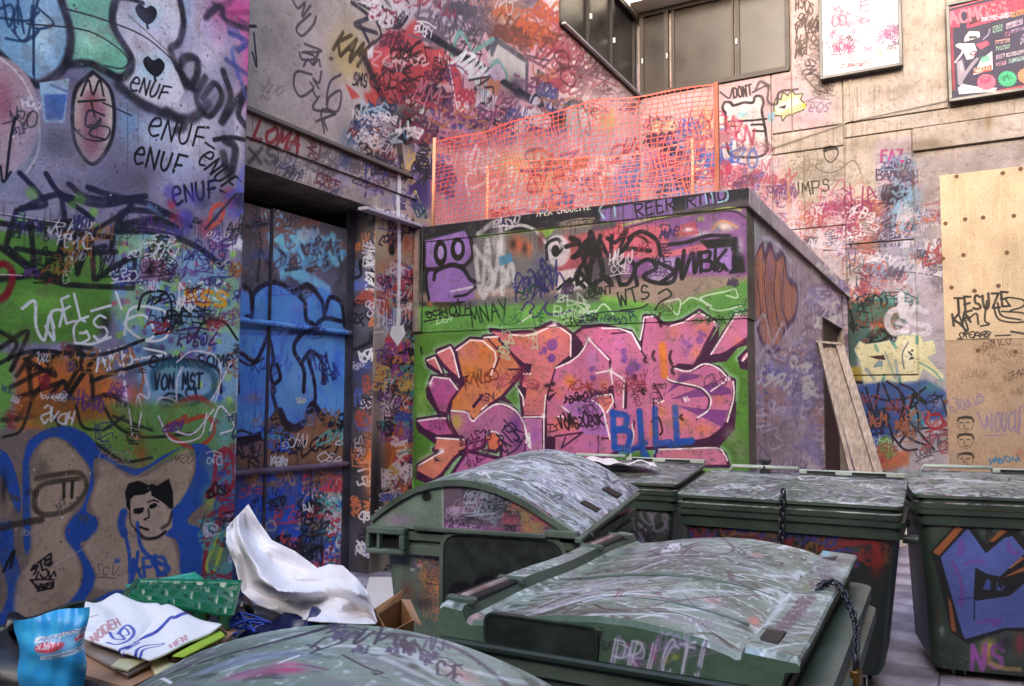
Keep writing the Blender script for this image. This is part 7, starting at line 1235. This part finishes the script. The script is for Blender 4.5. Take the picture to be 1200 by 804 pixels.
# blue strapping over the navy bag
tt = thing('strapping', 'tangle of blue plastic strapping on the navy bag', 'strapping', (-1.72, 1.82, 1.2)); r = random.Random(4); mb = MB(); m_str = mat('blue_strapping', '2a48b0', .35, .5, grime=.1)
for i in range(16):
    a = on(r.uniform(246, 300), r.uniform(726, 748), 2, 1.20+r.uniform(0, .02)); b = on(r.uniform(256, 318), r.uniform(722, 742), 2, 1.20+r.uniform(0, .02))
    m_ = (a+b)/2+np.array([r.uniform(-.02, .02), r.uniform(-.02, .02), r.uniform(.0, .03)]); mb.tube(spline(np.array([a, m_, b]))-np.array([-1.72, 1.82, 1.2]), .0032, 5)
mb.build('strap', m_str, tt, smooth=True)

def sheet(label, name, cat, px, z, m, th=.005, sf=None, group=None, part='sheet', bow=.0):
    """flat piece lying on the heap: corner pixels with their heights"""
    zs = z if isinstance(z, (list, tuple)) else [z]*len(px)
    P = [on(x, y, 2, h) for (x, y), h in zip(px, zs)]; c = sum(P)/len(P); tt = thing(name, label, cat, tuple(c), group=group)
    n = np.cross(P[1]-P[0], P[2]-P[0]); n /= np.linalg.norm(n); n = n if n[2] > 0 else -n
    mb = MB().quadbox([p-c for p in P], n, th); return mb.build(part, m, tt, sf), tt
m_card = mat('brown_cardboard', '9a6e46', .8, .2, col2='a87c54', nscale=8); m_cardg = mat('grey_cardboard', '9c8c84', .8, .2, col2='b0a298', nscale=6); m_cream = mat('cream_card', 'd8cda0', .7, .3, grime=.15)
m_lime = mat('lime_card', '9cbc3c', .6, .3, grime=.15); m_white = mat('white_card', 'e0dcdc', .6, .3, grime=.1); m_tan = mat('tan_card', 'b48a6c', .8, .2)
g_ = 'flattened cartons on the rubbish heap'
sheet('brown cardboard under the other flattened cartons', 'flattened_carton', 'cardboard', ((96, 790), (150, 806), (262, 752), (278, 738), (240, 726), (100, 752)), 1.222, m_tan, .008, group=g_)
sheet('grey cardboard flap under the printed white carton', 'flattened_carton', 'cardboard', ((95, 760), (150, 790), (178, 776), (96, 742)), 1.235, m_cardg, .006, group=g_)
sheet('cream card corner poking from under the printed white carton', 'flattened_carton', 'cardboard', ((130, 780), (150, 785), (172, 772), (140, 772)), 1.243, m_cream, .004, group=g_)
sheet('pale cream carton end beside the nearest lid', 'flattened_carton', 'cardboard', ((176, 776), (186, 799), (262, 764), (254, 750)), 1.232, m_cream, .008, group=g_)
sheet('dark carton edge beside the lime green card', 'flattened_carton', 'cardboard', ((196, 770), (206, 774), (266, 742), (256, 734)), 1.241, mat('dark_brown_card', '3c241c', .8, .2), .004, group=g_)
sheet('lime green card slipped under the printed white carton', 'flattened_carton', 'cardboard', ((202, 768), (216, 769), (264, 745), (258, 738)), 1.25, m_lime, .003, group=g_)
wp = [(100, 706), (137, 697), (260, 733), (176, 774), (95, 748)]; wz = [1.262, 1.268, 1.262, 1.258, 1.258]
Q = [on(x, y, 2, z) for (x, y), z in zip(wp, wz)]
nW = np.cross(Q[4]-Q[3], Q[2]-Q[3]); nW /= np.linalg.norm(nW); nW = nW if nW[2] > 0 else -nW
Uw = Q[2]-Q[3]; Uw /= np.linalg.norm(Uw); Vw = np.cross(nW, Uw)
SWc = Surf('printed_carton', Q[3], Uw, Vw, -.45, .45, -.1, .6, 500, (1.1,)*3, 'ecebee', 60); SWc.vw = (0, 570, 3.437); nb_ = '2c3c9c'
SWc.ln(12, nb_, "550,612 690,540", .1); SWc.ln(12, nb_, "706,544 766,514", .1); SWc.ln(6, nb_, "470,670 490,655 550,612", .2); SWc.ln(5, nb_, "490,672 560,620", .2); SWc.st(6, nb_, "545,690 555,650 600,625 660,615", .3); SWc.st(5, nb_, "565,690 575,655 610,635 660,620", .3)
SWc.st(6, '4c5ab0', "430,635 470,640 520,610 540,580 510,560 480,590 500,610 460,620 440,600", .3); SWc.st(4, '4c5ab0', "470,600 500,570 520,590 490,600", .3); SWc.tx('NODEH', 380, 640, 490, 560, 30, 'c08890', 5, .9, .03, 0); SWc.tx('HEN', 690, 650, 760, 620, 24, 'b88890', 5, .9); SWc.ln(3, '3a3a44', "350,550 395,546")
M_Wc = SWc.material(.55, .05, gloss=.3, grime=.05)
cW = sum(Q)/5; tt = thing('flattened_carton', 'white printed carton flattened on top of the heap, with blue lines', 'cardboard', tuple(cW), group=g_)
def fcard(u, v):
    top_ = Q[0]+(Q[1]-Q[0])*min(1, u*3.2) if u < .3125 else Q[1]+(Q[2]-Q[1])*((u-.3125)/.6875)
    p = (Q[4]+(Q[3]-Q[4])*u)*(1-v)+top_*v-cW; ff = .5-abs(u-.62)
    return p+nW*(.012*math.sin(u*5+1)*math.sin(v*4)+.008*max(0, v-.7)*10*(.5-u)*.5-.016*math.exp(-((u-.63)/.02)**2)*.4+.006*math.sin(u*17+v*9)*v)
MB().grid(fcard, 48, 24).build('sheet', M_Wc, tt, SWc, smooth=40, solid=.005)
# egg trays
m_tray = mat('green_tray_plastic', '0f6b4a', .22, .6, grime=.15, bump=.03); m_teal = mat('teal_tray_plastic', '35a08a', .3, .5, grime=.1)
def tray(label, px, z, m, dep, zz=None):
    P = [on(x, y, 2, z) for x, y in px]; c = sum(P)/4; tt = thing('egg_tray', label, 'egg tray', tuple(c), group='plastic trays on the heap')
    def f(u, v):
        p = P[0]*(1-u)*(1-v)+P[1]*u*(1-v)+P[2]*u*v+P[3]*(1-u)*v-c; a = u*4.6-.3; b = v*3.9+.05
        row = math.floor(b); fx = (a+(.5 if row % 2 else 0)) % 1-.5; fy = b % 1-.5; d = math.hypot(fx, fy)/.37
        edge = min(u, 1-u, v, 1-v)
        h = -dep*(1-d*d)**.5 if d < 1 and edge > .03 else (.010 if edge < .02 else .004*max(0, 1.4-d))
        cup = p.copy(); cup[2] += h+.012*math.sin(u*3.14)*math.sin(v*3.14); return cup
    MB().grid(f, 70, 50).build('tray', m, tt, smooth=50, solid=.003); return tt
tray('teal plastic tray underneath the green egg tray', ((146, 690), (228, 674), (262, 700), (180, 716)), 1.235, m_teal, .02)
tray('dark green plastic egg tray with oval cups, on top', ((160, 682), (284, 684), (274, 726), (142, 702)), 1.262, m_tray, .04)
# white plastic sheet standing up on the heap
m_sheet = mat('white_plastic_sheet', 'efedf2', .5, .35, grime=.06, bump=.5, grain=16, Subsurface_Weight=.15, Subsurface_Radius=(.05, .05, .05))
tp = np.array([(291, 591), (303, 612), (318, 633), (345, 646), (372, 666), (386, 661), (402, 663), (418, 678), (431, 694), (442, 729)], float)
bt = np.array([(266, 618), (265, 636), (276, 664), (284, 694), (300, 709), (334, 722), (362, 728), (392, 730), (418, 731), (440, 731)], float)
te = np.linspace(0, 1, len(tp)); c0 = deep(350, 715, 2.42)
tt = thing('plastic_sheet', 'crumpled white plastic sheet propped up on the rubbish heap', 'plastic sheet', tuple(c0)); ph = [random.uniform(0, 6) for _ in range(9)]
CR = [(random.uniform(-3.5, 3.5), random.uniform(-3, 3), random.random(), random.uniform(.02, .055)) for _ in range(15)]
def fsh(u, v):
    a = np.array([np.interp(u, te, tp[:, 0]), np.interp(u, te, tp[:, 1])]); b = np.array([np.interp(u, te, bt[:, 0]), np.interp(u, te, bt[:, 1])])
    p = a*(1-v)+b*v
    dpt = 2.72-.42*u-.20*v-.16*math.exp(-((v-.52-.1*math.sin(u*5))/.13)**2)*math.sin(math.pi*min(1, u*1.2+.1))
    cz = 0
    for k, (nx, ny, of, am) in enumerate(CR): cz += am*abs(((u*nx*2.0+v*ny+of) % 1.0)-.5)
    dpt += .03*math.sin(v*6+u*4+ph[0])*v*(1-v)*4+cz*(.4+.6*min(1, v*3))-.09*math.exp(-((u-.80)/.12)**2-((v-.25)/.22)**2)
    q = deep(p[0], p[1], dpt); return q-c0
MB().grid(fsh, 90, 56).build('sheet', m_sheet, tt, smooth=28, solid=.003)
# back fold of the same sheet
tp2 = [(372, 668), (384, 656), (402, 660), (420, 676), (432, 692)]
# blue packet
pk = [(18, 727), (103, 709), (98, 806), (24, 812)]; dP = 1.62
SPk_o = deep(60, 760, dP-.06); Uu = cr.copy(); Vv = cu.copy()
SPk = Surf('blue_packet_print', SPk_o, Uu, Vv, -.14, .14, -.16, .14, 1100, (1.25,)*3, '2f9ad8', 61); SPk.vw = (0, 570, 3.437)
SPk.noise('48aee4', .02, .5, .7, .6, 1); SPk.fl('d8d8e4', "95,640 330,590 330,605 98,660", 1); SPk.fl('d0d4e4', "130,705 330,665 330,690 130,722", 1); SPk.fl('8cbce4', "100,662 330,610 330,660 120,705", 2, .7); SPk.el('d04c60', 165, 668, 62, 20, 2, 1, -8); SPk.el('d04c60', 300, 640, 44, 16, 2, 1, -8); SPk.sq(110, 680, 215, 660, 22, 'f0c8d0', 5, 8); SPk.sq(265, 650, 330, 635, 18, 'f0c8d0', 5, 6); SPk.sq(110, 652, 320, 606, 12, '5c84b0', 3, 14); SPk.sq(140, 718, 320, 685, 12, '5c84b0', 3, 14); SPk.bl('a8d4f0', 300, 770, 30, 20, .8); SPk.bl('1f78b8', 130, 600, 40, 20, .5)
M_Pk = SPk.material(.3, .05, gloss=.5, grime=.05)
cP = deep(60, 806, dP); tt = thing('packet', 'bright blue packet with white and red bands standing at the left edge', 'packet', tuple(cP))
def fpk(sd):
    def f(u, v):
        a = np.array(pk[0])*(1-u)+np.array(pk[1])*u; b = np.array(pk[3])*(1-u)+np.array(pk[2])*u; p = a*(1-v)+b*v
        p = p+np.array([2.5*math.sin(v*9+1)*(u-.5)*2, 2*math.sin(u*8)*(1-v)])
        bul = .045*(max(0, math.sin(u*math.pi))**.6)*min(1, v*2.2)*(1-.3*v); wr = .002*math.sin(u*17+v*5)+.0025*math.sin(v*15-u*6)+.003*math.sin(u*40)*(1-v)**5
        return deep(p[0], p[1], dP-sd*(bul+.001)+wr)-cP
    return f
mb = MB().grid(fpk(1), 26, 26).grid(fpk(-1), 26, 26); mb.build('pouch', M_Pk, tt, SPk, smooth=True)
# brown box, ground sheet, papers
A = [on(x, y, 2, 1.16) for x, y in ((442, 720), (470, 702), (484, 726), (455, 742))]; c = sum(A)/4
tt = thing('cardboard_box', 'open brown cardboard box corner between the bins', 'cardboard box', (c[0], c[1], .98))
L_ = [a-np.array([c[0], c[1], .98]) for a in A]; lo = [np.array([l[0]*.95, l[1]*.95, 0]) for l in L_]
MB().loft([[tuple(p) for p in lo], [tuple(p) for p in L_]], True, False).build('box', m_card, tt, solid=.006)
a, b = L_[1], L_[2]; MB().quadbox([a, b, b+np.array([.03, .0, -.01]), a+np.array([.03, .01, .0])], (0, 0, 1), .005).build('flap', m_tan, tt)
a, b = L_[0], L_[1]; MB().quadbox([a, b, b+np.array([-.03, .06, .02]), a+np.array([-.05, .05, .0])], (0, 0, 1), .005).build('flap', m_card, tt)
sheet('pale sheet lying on the ground at the foot of the door pillar', 'ground_sheet', 'sheet', ((428, 694), (433, 676), (470, 676), (490, 712), (440, 716)), .02, m_white, .006)
mp = mat('white_paper', 'e8e2e2', .6, .3, grime=.08)
def paper(label, px, z, seed, mtl=mp):
    P = [on(x, y, 2, z) for x, y in px]; c = sum(P)/4; tt = thing('paper_scrap', label, 'paper', tuple(c)); r = random.Random(seed); ph = [r.uniform(0, 6) for _ in range(4)]
    def f(u, v):
        p = P[0]*(1-u)*(1-v)+P[1]*u*(1-v)+P[2]*u*v+P[3]*(1-u)*v-c; p[2] += .014*math.sin(u*8+ph[0]+v*3)+.01*math.sin(u*19+ph[1])+.02*v*abs(math.sin(u*5+ph[2]))+.03; return p
    MB().grid(f, 24, 8).build('sheet', mtl, tt, smooth=True, solid=.002)
paper('crumpled white paper strip lying on the tucked bin lid', ((684, 540), (765, 547), (770, 551), (690, 548)), 1.30, 2)
t = thing('tissue', 'small crumpled white tissue on the slabs between the right hand bins', 'tissue', tuple(on(1062, 629, 2, .015)))
MB().grid(lambda u, v: tuple(np.array([math.cos(u*6.28)*math.sin(v*3.14), math.sin(u*6.28)*math.sin(v*3.14), .8-.8*math.cos(v*3.14)])*.10*(1+.3*math.sin(u*19+v*7)+.2*math.sin(v*13))), 16, 10).build('tissue', mp, t, smooth=True)
